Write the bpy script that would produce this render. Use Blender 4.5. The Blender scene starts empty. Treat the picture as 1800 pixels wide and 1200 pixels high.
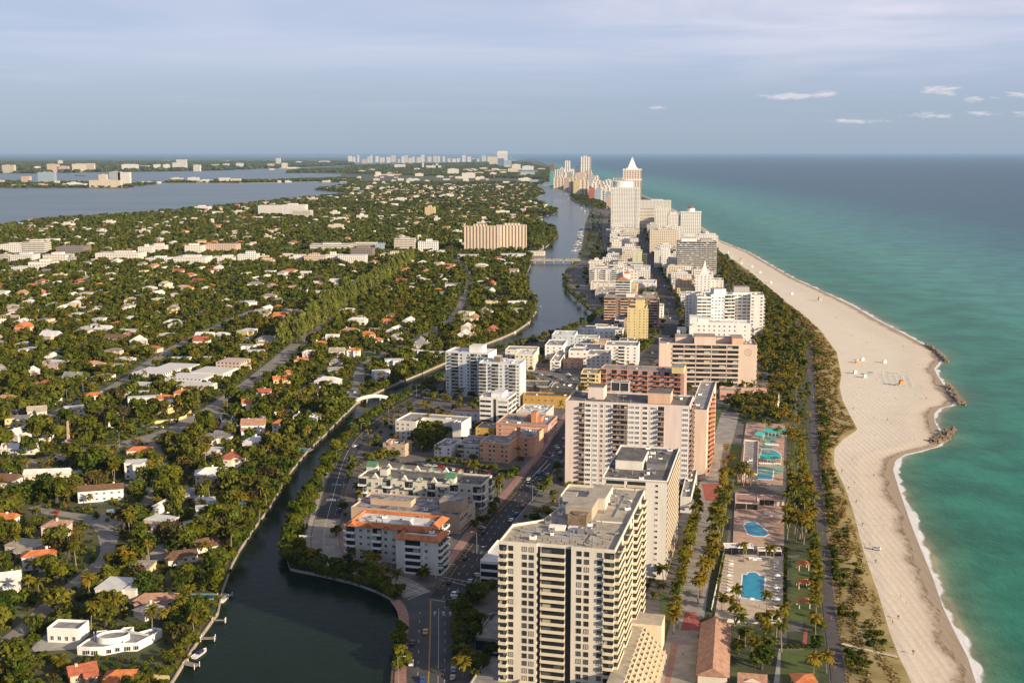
import bpy, math, random
import numpy as np
from mathutils import Vector
from mathutils.geometry import tessellate_polygon
random.seed(7); rng = np.random.default_rng(7)
R = math.radians
sc = bpy.context.scene
COL = sc.collection
# ------------------------------------------------------------------ camera
CAMZ = 190.0; F = 2080.0; PITCH = math.atan(328 / F)
cd = bpy.data.cameras.new('camera'); cam = bpy.data.objects.new('camera', cd); COL.objects.link(cam)
cd.sensor_width = 36; cd.lens = 36 * F / 1800; cd.clip_start = 5; cd.clip_end = 500000
cam.location = (0, 0, CAMZ); cam.rotation_euler = (R(90) - PITCH, 0, 0); sc.camera = cam
sc.cycles.use_denoising = True
sc.cycles.max_bounces = 5; sc.cycles.diffuse_bounces = 2; sc.cycles.glossy_bounces = 2
sc.cycles.transmission_bounces = 2; sc.cycles.transparent_max_bounces = 6; sc.cycles.volume_bounces = 1
sc.view_settings.view_transform = 'Standard'; sc.view_settings.look = 'None'
sc.view_settings.exposure = 0.68; sc.view_settings.gamma = 1
# ------------------------------------------------------------------ sun + sky
SUN_EL, SUN_AZ = 18.0, 127.0          # azimuth clockwise from +Y
sd = bpy.data.lights.new('sun', 'SUN'); sd.energy = 5.0; sd.angle = R(0.5); sd.color = (1.0, 0.80, 0.56)
so = bpy.data.objects.new('sun', sd); COL.objects.link(so)
sdir = Vector((math.sin(R(SUN_AZ)) * math.cos(R(SUN_EL)), math.cos(R(SUN_AZ)) * math.cos(R(SUN_EL)), math.sin(R(SUN_EL))))
so.rotation_euler = sdir.to_track_quat('Z', 'Y').to_euler()
world = bpy.data.worlds.new('World'); sc.world = world; world.use_nodes = True
wn = world.node_tree; wn.nodes.clear()
def N(nt, t, **kw):
    n = nt.nodes.new(t)
    for k, v in kw.items():
        if k.startswith('i_'): n.inputs[k[2:].replace('_', ' ')].default_value = v
        else: setattr(n, k, v)
    return n
def mth(nt, op, a, b=None, c=None, clamp=False):
    n = nt.nodes.new('ShaderNodeMath'); n.operation = op; n.use_clamp = clamp
    for i, x in enumerate((a, b, c)):
        if x is None: continue
        if isinstance(x, (int, float)): n.inputs[i].default_value = x
        else: nt.links.new(x, n.inputs[i])
    return n.outputs[0]
def ramp(nt, fac, stops, interp='LINEAR'):
    n = nt.nodes.new('ShaderNodeValToRGB'); r = n.color_ramp; r.interpolation = interp
    while len(r.elements) < len(stops): r.elements.new(0.5)
    for e, (p, c) in zip(r.elements, stops):
        e.position = p
        e.color = (c, c, c, 1) if isinstance(c, (int, float)) else (*c, 1)
    if fac is not None: nt.links.new(fac, n.inputs[0])
    return n.outputs[0]
def mixc(nt, fac, a, b, mode='MIX'):
    n = nt.nodes.new('ShaderNodeMix'); n.data_type = 'RGBA'; n.blend_type = mode; n.clamp_factor = True
    for i, x in ((0, fac), (6, a), (7, b)):
        if isinstance(x, (int, float)): n.inputs[i].default_value = x
        elif isinstance(x, tuple): n.inputs[i].default_value = (*x, 1)
        else: nt.links.new(x, n.inputs[i])
    return n.outputs[2]
def noise(nt, vec, scale, detail=3, rough=.55, dist=0):
    n = nt.nodes.new('ShaderNodeTexNoise'); n.inputs['Scale'].default_value = scale; n.inputs['Detail'].default_value = detail
    n.inputs['Roughness'].default_value = rough; n.inputs['Distortion'].default_value = dist
    if vec is not None: nt.links.new(vec, n.inputs['Vector'])
    return n.outputs[0]
def mapping(nt, vec, scale=(1, 1, 1), rot=(0, 0, 0), loc=(0, 0, 0)):
    n = nt.nodes.new('ShaderNodeMapping'); n.inputs['Scale'].default_value = scale; n.inputs['Rotation'].default_value = rot
    n.inputs['Location'].default_value = loc
    nt.links.new(vec, n.inputs['Vector']); return n.outputs[0]
sky = N(wn, 'ShaderNodeTexSky', sky_type='NISHITA', sun_disc=False, sun_elevation=R(SUN_EL), sun_rotation=R(SUN_AZ),
        air_density=1.2, dust_density=1.6, ozone_density=1.5, altitude=190)
tc = wn.nodes.new('ShaderNodeTexCoord')
sep = wn.nodes.new('ShaderNodeSeparateXYZ'); wn.links.new(tc.outputs['Generated'], sep.inputs[0])
elev = sep.outputs[2]
gen = tc.outputs['Generated']
base = ramp(wn, elev, [(0.0, (2.3, 2.95, 3.8)), (0.035, (2.35, 3.0, 4.05)), (0.09, (2.6, 3.2, 4.7)), (0.2, (2.0, 2.5, 3.7)), (0.5, (.9, 1.2, 2.0)), (1.0, (.6, .85, 1.6))])
# ramp colours above 1 are allowed by scaling: keep the ramp below 1 and multiply
for nd in wn.nodes:
    if nd.bl_idname == 'ShaderNodeValToRGB':
        for e in nd.color_ramp.elements: e.color = tuple(c / 10 for c in e.color[:3]) + (1,)
bs = wn.nodes.new('ShaderNodeVectorMath'); bs.operation = 'SCALE'; bs.inputs['Scale'].default_value = 10; wn.links.new(base, bs.inputs[0])
veil = mixc(wn, 0.86, sky.outputs[0], bs.outputs[0])                     # thin overcast veil over the clear sky
n1 = noise(wn, mapping(wn, gen, (1.6, 1.6, 16), (0, R(7), 0)), 1.3, 5, .55, .6)
m1 = ramp(wn, n1, [(.42, 0.0), (.68, 1.0)], 'EASE')
hi = ramp(wn, elev, [(0.045, 0.0), (0.125, 1.0)])
right = mth(wn, 'MULTIPLY_ADD', sep.outputs[0], 0.9, 0.62, clamp=True)
f1 = mth(wn, 'MULTIPLY', mth(wn, 'MULTIPLY', mth(wn, 'MULTIPLY_ADD', m1, .75, .25), hi), right)
cl1 = mixc(wn, mth(wn, 'MULTIPLY', f1, 0.95), veil, (6.2, 5.8, 6.3))
n2 = noise(wn, mapping(wn, gen, (2.2, 2.2, 30), (0, R(-4), 0), (3.1, 0, 0)), 2.2, 4, .6, .3)
f2 = mth(wn, 'MULTIPLY', ramp(wn, n2, [(.5, 0.0), (.72, 1.0)], 'EASE'), ramp(wn, elev, [(.02, 0.0), (.05, .55), (.2, .4)]))
cl2 = mixc(wn, mth(wn, 'MULTIPLY', f2, .35), cl1, (4.2, 4.3, 5.2))
cu_u = mth(wn, 'DIVIDE', sep.outputs[0], sep.outputs[1]); cu_e = mth(wn, 'DIVIDE', sep.outputs[2], sep.outputs[1]); front = mth(wn, 'GREATER_THAN', sep.outputs[1], .1); mx = None
for (cx_, cy_, a_, b_) in ((1385, 174, 95, 8), (1440, 168, 30, 8), (1645, 165, 46, 15), (1690, 178, 26, 8), (1762, 172, 50, 9), (1625, 206, 60, 10), (1500, 214, 70, 6), (1745, 201, 75, 8), (1150, 192, 26, 4)):
    u_ = mth(wn, 'DIVIDE', mth(wn, 'SUBTRACT', cu_u, (cx_ - 900) / F), a_ / F); e_ = mth(wn, 'DIVIDE', mth(wn, 'SUBTRACT', cu_e, (272 - cy_) / F), b_ / F)
    d_ = mth(wn, 'SUBTRACT', 1.0, mth(wn, 'ADD', mth(wn, 'MULTIPLY', u_, u_), mth(wn, 'MULTIPLY', e_, e_))); mx = d_ if mx is None else mth(wn, 'MAXIMUM', mx, d_)
n3 = noise(wn, mapping(wn, gen, (30, 30, 110)), 1.6, 7, .68, .4)
f3 = mth(wn, 'MULTIPLY', ramp(wn, mth(wn, 'ADD', mth(wn, 'MAXIMUM', mx, -.8), mth(wn, 'MULTIPLY_ADD', n3, 4.6, -2.6)), [(.1, 0.0), (1.25, .75)], 'EASE'), front)
cl3 = mixc(wn, mth(wn, 'MULTIPLY', f3, .62), cl2, (6.4, 5.7, 5.6))
bg = wn.nodes.new('ShaderNodeBackground'); bg.inputs['Strength'].default_value = 0.1
wn.links.new(cl3, bg.inputs['Color'])
wo = wn.nodes.new('ShaderNodeOutputWorld'); wn.links.new(bg.outputs[0], wo.inputs[0])

# ------------------------------------------------------------------ pixel survey -> metres on the ground
cP, sP = math.cos(PITCH), math.sin(PITCH)
def G(px, py, z=0.0):
    u = (px - 900) / F; v = (600 - py) / F
    t = (z - CAMZ) / (-sP + v * cP)
    return (u * t, (cP + v * sP) * t)
def Q(x, y, z=0.0):
    zz = z - CAMZ; f = y * cP - zz * sP; up = y * sP + zz * cP
    return (900 + F * x / f, 600 - F * up / f)
def ztop(px, pyb, pyt):
    """height of a wall whose foot is at (px,pyb) and whose top is at row pyt"""
    x, y = G(px, pyb); v = (600 - pyt) / F
    return CAMZ + y * (-sP + v * cP) / (cP + v * sP)
# ------------------------------------------------------------------ mesh builder
class MB:
    def __init__(s): s.v = []; s.f = []; s.m = []
    def add(s, vs, fs, mi=0):
        o = len(s.v); s.v += [tuple(p) for p in vs]
        for f in fs: s.f.append(tuple(o + i for i in f)); s.m.append(mi)
    def quad(s, a, b, c, d, mi=0): s.add([a, b, c, d], [(0, 1, 2, 3)], mi)
    def box(s, x0, y0, z0, x1, y1, z1, mi=0, top=None, bot=True):
        s.add([(x0, y0, z0), (x1, y0, z0), (x1, y1, z0), (x0, y1, z0), (x0, y0, z1), (x1, y0, z1), (x1, y1, z1), (x0, y1, z1)],
              [(0, 1, 5, 4), (1, 2, 6, 5), (2, 3, 7, 6), (3, 0, 4, 7)], mi)
        o = len(s.v) - 8
        s.f.append((o + 4, o + 5, o + 6, o + 7)); s.m.append(mi if top is None else top)
        if bot: s.f.append((o + 3, o + 2, o + 1, o)); s.m.append(mi)
    def prism(s, poly, z0, z1, mi=0, top=None, bot=False):
        n = len(poly); o = len(s.v)
        s.v += [(p[0], p[1], z0) for p in poly] + [(p[0], p[1], z1) for p in poly]
        for i in range(n):
            j = (i + 1) % n; s.f.append((o + i, o + j, o + n + j, o + n + i)); s.m.append(mi)
        s.cap(poly, z1, mi if top is None else top)
    def cap(s, poly, z, mi=0):
        t = tessellate_polygon([[Vector((p[0], p[1], 0)) for p in poly]])
        o = len(s.v); s.v += [(p[0], p[1], z) for p in poly]
        for a, b, c in t:
            A, B_, C = poly[a], poly[b], poly[c]
            cr = (B_[0] - A[0]) * (C[1] - A[1]) - (B_[1] - A[1]) * (C[0] - A[0])
            s.f.append((o + a, o + b, o + c) if cr > 0 else (o + a, o + c, o + b)); s.m.append(mi)
    def cyl(s, x, y, z0, z1, r0, r1=None, n=10, mi=0, cap=True):
        r1 = r0 if r1 is None else r1; o = len(s.v)
        for z, r in ((z0, r0), (z1, r1)):
            for i in range(n): a = 2 * math.pi * i / n; s.v.append((x + r * math.cos(a), y + r * math.sin(a), z))
        for i in range(n):
            j = (i + 1) % n; s.f.append((o + i, o + j, o + n + j, o + n + i)); s.m.append(mi)
        if cap: s.f.append(tuple(o + n + i for i in range(n))); s.m.append(mi)
    def tube(s, pts, rs, n=6, mi=0):
        prev = None
        for k, p in enumerate(pts):
            p = Vector(p); d = (Vector(pts[min(k + 1, len(pts) - 1)]) - Vector(pts[max(k - 1, 0)])).normalized()
            a = d.orthogonal().normalized() if abs(d.z) < .99 else Vector((1, 0, 0)); a = (a - d * a.dot(d)).normalized(); b = d.cross(a)
            o = len(s.v); r = rs[k] if isinstance(rs, (list, tuple)) else rs
            for i in range(n):
                t = 2 * math.pi * i / n; q = p + a * r * math.cos(t) + b * r * math.sin(t); s.v.append(tuple(q))
            if prev is not None:
                for i in range(n):
                    j = (i + 1) % n; s.f.append((prev + i, prev + j, o + j, o + i)); s.m.append(mi)
            prev = o
        s.f.append(tuple(prev + i for i in range(n))); s.m.append(mi)
    def hip(s, x0, y0, x1, y1, z, h, over=.5, mi=0, gable=False):
        x0 -= over; y0 -= over; x1 += over; y1 += over; w, d = x1 - x0, y1 - y0
        if w >= d:
            k = 0 if gable else d / 2; A, B_ = (x0 + k, (y0 + y1) / 2, z + h), (x1 - k, (y0 + y1) / 2, z + h)
            s.add([(x0, y0, z), (x1, y0, z), (x1, y1, z), (x0, y1, z), A, B_], [(0, 1, 5, 4), (1, 2, 5), (2, 3, 4, 5), (3, 0, 4)], mi)
        else:
            k = 0 if gable else w / 2; A, B_ = ((x0 + x1) / 2, y0 + k, z + h), ((x0 + x1) / 2, y1 - k, z + h)
            s.add([(x0, y0, z), (x1, y0, z), (x1, y1, z), (x0, y1, z), A, B_], [(0, 1, 4), (1, 2, 5, 4), (2, 3, 5), (3, 0, 4, 5)], mi)
        o = len(s.v) - 6; s.f.append((o + 3, o + 2, o + 1, o)); s.m.append(mi)
    def mesh(s, name, mats, smooth=False):
        me = bpy.data.meshes.new(name); me.from_pydata(s.v, [], s.f)
        for m in (mats if isinstance(mats, (list, tuple)) else [mats]): me.materials.append(m)
        me.polygons.foreach_set('material_index', s.m)
        if smooth: me.polygons.foreach_set('use_smooth', [True] * len(me.polygons))
        me.update(); return me
    def build(s, name, mats, parent=None, smooth=False, loc=None, rz=0):
        return link(name, s.mesh(name, mats, smooth), parent, loc, rz)
def link(name, data, parent=None, loc=None, rz=0):
    o = bpy.data.objects.new(name, data); COL.objects.link(o)
    if parent is not None: o.parent = parent
    if loc is not None: o.location = loc
    if rz: o.rotation_euler = (0, 0, rz)
    return o
def tag(o, label=None, cat=None, group=None, kind=None):
    if label: o['label'] = label
    if cat: o['category'] = cat
    if group: o['group'] = group
    if kind: o['kind'] = kind
    return o
def empty(name, loc, rz=0): return link(name, None, None, loc, rz)
def copy_tree(o, parent=None):
    c = o.copy(); COL.objects.link(c)
    if parent is not None: c.parent = parent
    for ch in [k for k in KIDS.get(o.name, [])]: copy_tree(ch, c)
    return c
KIDS = {}
def reg(root, *ch): KIDS.setdefault(root.name, []).extend(ch); return root
# ------------------------------------------------------------------ materials
MATS = {}
def mat(name, col=(.5, .5, .5), rough=.8, var=.0, scale=.4, col2=None, bump=0, metal=0, streak=False, spec=None):
    if name in MATS: return MATS[name]
    m = bpy.data.materials.new(name); m.use_nodes = True; nt = m.node_tree; p = nt.nodes['Principled BSDF']
    p.inputs['Base Color'].default_value = (*col, 1); p.inputs['Roughness'].default_value = rough; p.inputs['Metallic'].default_value = metal
    if spec is not None: p.inputs['Specular IOR Level'].default_value = spec
    if var or col2:
        t = nt.nodes.new('ShaderNodeTexCoord'); g = nt.nodes.new('ShaderNodeNewGeometry')
        v = g.outputs['Position']
        if streak: v = mapping(nt, v, (1, 1, .12))
        n = noise(nt, v, scale, 4, .6)
        c2 = col2 or tuple(c * (1 - var) for c in col)
        c = mixc(nt, ramp(nt, n, [(.36, 0.0), (.64, 1.0)]), col, c2)
        nt.links.new(c, p.inputs['Base Color'])
        if bump:
            b = nt.nodes.new('ShaderNodeBump'); b.inputs['Strength'].default_value = bump; b.inputs['Distance'].default_value = .3
            nt.links.new(noise(nt, g.outputs['Position'], scale * 8, 3), b.inputs['Height']); nt.links.new(b.outputs[0], p.inputs['Normal'])
    MATS[name] = m; return m
def wallm(name, col): return mat('wall_' + name, col, .85, .13, .35, streak=True)
def roofm(name, col, v=.45): return mat('roof_' + name, col, .9, v, .22)
glass = mat('glass_dark', (.025, .03, .035), .12); glass2 = mat('glass_grey', (.09, .11, .12), .15); glass3 = mat('curtain', (.42, .38, .30), .5)
glassb = mat('glass_blue', (.16, .26, .30), .15)
whitep = mat('white_paint', (.78, .77, .74), .6); frame_m = mat('frame_white', (.62, .61, .58), .6)
metal = mat('galvanised', (.35, .36, .37), .45, metal=.6); dark = mat('dark_rubber', (.03, .03, .03), .7)
asphalt = mat('asphalt', (.045, .046, .048), .9, .35, .15); asphalt_old = mat('asphalt_old', (.16, .15, .14), .9, .35, .12)
asphalt_new = mat('asphalt_new', (.022, .023, .026), .85, .25, .1)
concrete = mat('concrete', (.38, .36, .32), .9, .25, .2); paver = mat('paver_pink', (.36, .19, .15), .9, .3, .5)
brick_red = mat('paver_red', (.38, .10, .07), .9, .3, .5)
line_w = mat('line_white', (.65, .65, .62), .7, .35, .8); line_y = mat('line_yellow', (.62, .36, .05), .7, .25, .8)
bark = mat('bark', (.09, .07, .05), .95, .4, 1.5); palmbark = mat('palm_bark', (.25, .21, .16), .95, .3, 2)
tile_o = mat('tile_orange', (.58, .19, .06), .8, .35, .5); tile_r = mat('tile_red', (.40, .12, .06), .85, .35, .5)
tile_b = mat('tile_brown', (.16, .085, .05), .9, .35, .5); tile_p = mat('tile_pale', (.42, .24, .16), .85, .35, .5)
roofw = mat('roof_white', (.66, .65, .62), .8, .22, .3); roofg = mat('roof_grey', (.30, .29, .28), .9, .45, .25)
roofd = mat('roof_dark', (.15, .14, .13), .9, .5, .3); roofc = mat('roof_cream', (.42, .37, .29), .9, .35, .25)
green_roof = mat('roof_green', (.08, .22, .13), .7, .25, .4)
grass = mat('lawn', (.045, .085, .015), .95, .4, .12, col2=(.09, .11, .02)); hedge_m = mat('hedge', (.02, .05, .012), .95, .5, .8)
poolm = mat('pool_water', (.006, .27, .42), .2, .25, .3, spec=.15)
def foliage(name, dk, lt, warm, trans=.25):
    m = bpy.data.materials.new(name); m.use_nodes = True; nt = m.node_tree; nt.nodes.clear()
    g = nt.nodes.new('ShaderNodeNewGeometry'); oi = nt.nodes.new('ShaderNodeObjectInfo')
    c = mixc(nt, g.outputs['Random Per Island'], dk, lt)
    ns = noise(nt, g.outputs['Position'], .045, 2, .5)
    f = mth(nt, 'ADD', mth(nt, 'MULTIPLY', oi.outputs['Random'], .55), mth(nt, 'MULTIPLY_ADD', ns, 2.4, -1.05), clamp=True)
    c = mixc(nt, mth(nt, 'MULTIPLY', f, .75), c, warm)
    ns2 = noise(nt, g.outputs['Position'], .13, 1, .5)
    c = mixc(nt, .8, c, ramp(nt, ns2, [(.35, .45), (.65, 1.0)]), 'MULTIPLY')
    d = nt.nodes.new('ShaderNodeBsdfDiffuse'); t = nt.nodes.new('ShaderNodeBsdfTranslucent'); x = nt.nodes.new('ShaderNodeMixShader')
    x.inputs[0].default_value = trans; o = nt.nodes.new('ShaderNodeOutputMaterial')
    nt.links.new(c, d.inputs[0]); nt.links.new(c, t.inputs[0]); nt.links.new(d.outputs[0], x.inputs[1]); nt.links.new(t.outputs[0], x.inputs[2])
    nt.links.new(x.outputs[0], o.inputs[0]); MATS[name] = m; return m
leaf = foliage('foliage_broad', (.022, .05, .006), (.12, .17, .022), (.21, .19, .03))
leafb = foliage('foliage_brown', (.06, .05, .015), (.15, .12, .04), (.17, .13, .04))
leafp = foliage('foliage_palm', (.035, .065, .008), (.16, .17, .02), (.36, .23, .025), .3)
leafc = foliage('foliage_casuarina', (.16, .20, .035), (.32, .36, .08), (.36, .36, .09), .3)
leafm = foliage('foliage_shore', (.02, .048, .005), (.105, .15, .015), (.24, .22, .02))
leafd = foliage('foliage_dune', (.15, .13, .03), (.36, .27, .09), (.40, .26, .10), .15)

# ------------------------------------------------------------------ shore lines (survey pixels)
SH = [(1790, 1330), (1755, 1260), (1718, 1200), (1702, 1150), (1676, 1100), (1657, 1060), (1640, 1010), (1619, 960), (1603, 920), (1589, 880), (1577, 845),
      (1570, 822), (1574, 806), (1590, 795), (1618, 789), (1648, 781), (1660, 770), (1652, 755), (1643, 738), (1642, 724), (1652, 714), (1672, 710), (1680, 700), (1672, 688),
      (1658, 672), (1648, 658), (1642, 645), (1650, 636), (1656, 628), (1645, 615), (1624, 603), (1590, 585), (1541, 560), (1500, 536), (1450, 512), (1400, 490),
      (1350, 462), (1318, 443), (1282, 429), (1262, 421), (1240, 404), (1205, 380), (1160, 355), (1115, 338), (1070, 325), (1030, 311), (985, 299), (945, 290), (915, 284.5), (898, 280)]
DU = [(1640, 1330), (1618, 1260), (1600, 1200), (1580, 1160), (1560, 1110), (1543, 1050), (1525, 1000), (1512, 960), (1497, 900), (1483, 860), (1462, 815), (1463, 790),
      (1480, 772), (1507, 755), (1496, 735), (1480, 705), (1474, 680), (1478, 660), (1470, 620), (1455, 600), (1440, 580), (1412, 555), (1385, 535), (1350, 505),
      (1320, 480), (1290, 458), (1262, 436), (1248, 424), (1225, 404)]
SHW = np.array([G(*p) for p in SH]); DUW = np.array([G(*p) for p in DU])
def xs(Y): return np.interp(Y, SHW[:, 1], SHW[:, 0])
def xd(Y):
    a = np.interp(Y, DUW[:, 1], DUW[:, 0]); return np.where(Y > DUW[-1, 1], xs(Y) - 14, np.minimum(a, xs(Y) - 10))
WL = -1.3
WESTBANK = [(225, 1350), (300, 1200), (330, 1152), (352, 1118), (383, 1075), (390, 1040), (408, 990), (421, 965), (448, 925), (474, 890), (490, 862), (505, 835),
            (540, 792), (566, 768), (600, 733), (626, 708), (660, 690), (700, 672), (742, 655), (790, 634), (848, 606), (880, 594), (905, 583), (930, 566), (941, 548),
            (940, 530), (928, 505), (925, 483), (934, 462), (936, 446), (962, 432), (978, 416), (978, 402), (960, 394), (940, 388), (945, 382), (975, 376),
            (978, 370), (962, 362), (942, 354), (940, 348), (955, 342), (955, 336), (946, 331), (942, 326), (958, 321)]
EASTBANK = [(985, 321), (975, 328), (985, 333), (1003, 340), (1002, 350), (1012, 357), (1035, 361), (1037, 372), (1028, 395), (1026, 415), (1024, 430), (1020, 443),
            (1014, 457), (995, 472), (990, 485), (993, 505), (1012, 522), (1028, 535), (1045, 548), (1040, 560), (1000, 578), (960, 592), (918, 602), (870, 618),
            (818, 640), (782, 662), (742, 680), (690, 706), (645, 738), (600, 775), (570, 812), (550, 850), (528, 885), (505, 925), (498, 965), (510, 998),
            (560, 1008), (620, 1022), (665, 1038), (690, 1052), (706, 1070), (708, 1090), (697, 1120), (690, 1160), (686, 1200), (680, 1350)]
BAYSHORE = [(940, 279), (905, 283), (860, 285.5), (800, 287.5), (700, 289.5), (620, 291), (560, 294), (505, 298), (515, 303), (600, 306), (600, 313), (480, 317), (380, 317.5), (290, 318.5), (280, 322),
            (420, 322), (560, 319.5), (615, 321), (612, 324), (560, 328), (553, 334), (600, 338), (612, 343), (520, 350), (430, 360), (330, 369), (230, 377), (120, 383), (50, 390), (-20, 402), (-250, 425), (-900, 475)]
def W(pl, z=0): return [G(x, y, z) for x, y in pl]
coast = [(float(xs(y) - (26 if y < 2600 else 12)), float(y)) for y in SHW[::1, 1]][:-3]
GROUND = W([(-1500, 1350)]) + W(WESTBANK) + W(EASTBANK) + [(float(SHW[0, 0]) - 26, G(0, 1350)[1])] + coast + W(BAYSHORE)
suburb = GROUND; land_poly = W([(-1500, 1350)]) + W(WESTBANK) + W([(985, 321), (985, 318), (940, 300), (640, 300), (612, 325), (553, 334), (600, 338), (612, 343), (520, 350), (430, 360), (330, 369), (230, 377), (120, 383), (50, 390), (-20, 402), (-250, 425), (-900, 475)])
gm = bpy.data.materials.new('ground'); gm.use_nodes = True
nt = gm.node_tree; p = nt.nodes['Principled BSDF']; p.inputs['Roughness'].default_value = .95
g = nt.nodes.new('ShaderNodeNewGeometry')
c = mixc(nt, ramp(nt, noise(nt, g.outputs['Position'], .03, 5, .65), [(.4, 0.0), (.62, 1.0)]), (.035, .055, .014), (.10, .09, .045))
c = mixc(nt, ramp(nt, noise(nt, g.outputs['Position'], .11, 3, .6), [(.6, 0.0), (.72, .6)]), c, (.22, .20, .15))
nt.links.new(c, p.inputs['Base Color'])
mb = MB(); mb.prism(GROUND, -4, 0, 1, 0); gr = mb.build('ground', [gm, concrete]); tag(gr, kind='structure')
def sheet(name, pl, z, m, kind='structure', world_=False):
    b = MB(); b.cap(pl if world_ else W(pl), z); o = b.build(name, m); tag(o, kind=kind); return o
# far lands across the bay
farland = mat('far_land', (.045, .06, .03), .95, .5, .01)
LZ = [0.0]
def land(name, pl):
    LZ[0] -= .25; b = MB(); b.prism(W(pl), -4, LZ[0], 0); tag(b.build(name, gm), kind='structure')
land('causeway_island', [(-60, 330), (80, 330.5), (225, 331), (232, 326), (275, 324), (275, 321.5), (160, 321), (60, 320), (-60, 319)])
land('mainland', [(-400, 306), (60, 305), (170, 303), (270, 302), (390, 300), (440, 297), (505, 295.5), (620, 290.5), (620, 277.5), (300, 274.8), (-400, 274.8)])
land('small_isle', [(130, 309.5), (150, 310), (152, 308.4), (132, 308)])
land('north_isle', [(500, 304.5), (600, 304), (700, 300), (690, 296), (600, 297), (520, 299)])
# water
def water(name, col, rough=.2, bump=.25, sc_=.12, stretch=(1, 1, 1), build_=None, spec=.3, ior=1.25):
    m = bpy.data.materials.new(name); m.use_nodes = True; nt = m.node_tree; p = nt.nodes['Principled BSDF']
    p.inputs['Base Color'].default_value = (*col, 1); p.inputs['Roughness'].default_value = rough; p.inputs['IOR'].default_value = ior; p.inputs['Specular IOR Level'].default_value = spec
    g = nt.nodes.new('ShaderNodeNewGeometry')
    v = mapping(nt, g.outputs['Position'], stretch, (0, 0, R(25)))
    h = mth(nt, 'ADD', noise(nt, v, sc_, 3, .6), mth(nt, 'MULTIPLY', noise(nt, v, sc_ * 5, 2, .6), .35))
    b = nt.nodes.new('ShaderNodeBump'); b.inputs['Strength'].default_value = bump; b.inputs['Distance'].default_value = 1.5
    nt.links.new(h, b.inputs['Height']); nt.links.new(b.outputs[0], p.inputs['Normal'])
    if build_: build_(nt, p, g)
    return m
def baycol(nt, p, g):
    n = noise(nt, mapping(nt, g.outputs['Position'], (.25, 1, 1), (0, 0, R(20))), .004, 4, .6)
    nt.links.new(mixc(nt, ramp(nt, n, [(.35, 0.0), (.65, 1.0)]), (.08, .11, .12), (.13, .165, .17)), p.inputs['Base Color'])
sheetm = water('bay_water', (.03, .05, .06), .28, .25, .05, (1, 1, 1), baycol)
b = MB(); b.quad((-160000, 1400, WL - .15), (160000, 1400, WL - .15), (160000, 160000, WL - .15), (-160000, 160000, WL - .15))
tag(b.build('bay_water', sheetm), kind='structure')
def creekcol(nt, p, g):
    n = noise(nt, g.outputs['Position'], .012, 3, .5)
    nt.links.new(mixc(nt, n, (.006, .014, .009), (.013, .026, .016)), p.inputs['Base Color'])
cw = water('creek_water', (.01, .02, .015), .12, .12, .25, (1, 1, 1), creekcol, .3, 1.13)
b = MB(); b.quad((-260, 250, WL), (330, 250, WL), (330, 5200, WL), (-260, 5200, WL)); tag(b.build('creek_water', cw), kind='structure')
# ocean: curvilinear sheet following the coast, attribute 'off' = metres from the water's edge
def curv(name, rows, offs, zf, xf, m):
    Y = np.array(rows)[:, None]; O = np.array(offs)[None, :]
    X = xf(Y, O); Z = zf(Y, O) + 0 * X; YY = Y + 0 * X
    v = np.stack([X, YY, Z], -1).reshape(-1, 3); nr, nc = X.shape
    i = np.arange(nr - 1)[:, None] * nc + np.arange(nc - 1)[None, :]
    f = np.stack([i, i + 1, i + nc + 1, i + nc], -1).reshape(-1, 4)
    me = bpy.data.meshes.new(name); me.vertices.add(len(v)); me.vertices.foreach_set('co', v.ravel().astype(np.float32))
    me.loops.add(f.size); me.loops.foreach_set('vertex_index', f.ravel().astype(np.int32)); me.polygons.add(len(f))
    me.polygons.foreach_set('loop_start', np.arange(0, f.size, 4, dtype=np.int32)); me.materials.append(m); me.update(calc_edges=True)
    return me, v, (O + 0 * X).ravel()
def addattr(me, name, vals):
    a = me.attributes.new(name, 'FLOAT', 'POINT'); a.data.foreach_set('value', np.asarray(vals, np.float32))
rowsY = np.concatenate([np.arange(330, 1600, 6.0), np.geomspace(1606, 30000, 160), [45000, 70000, 100000, 160000]])
offs = np.concatenate([[-30, -6, 0, 2, 4, 6, 9, 13, 20, 30, 45, 65, 90, 130, 180, 250, 350, 500, 700], np.geomspace(1000, 160000, 24)])
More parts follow.
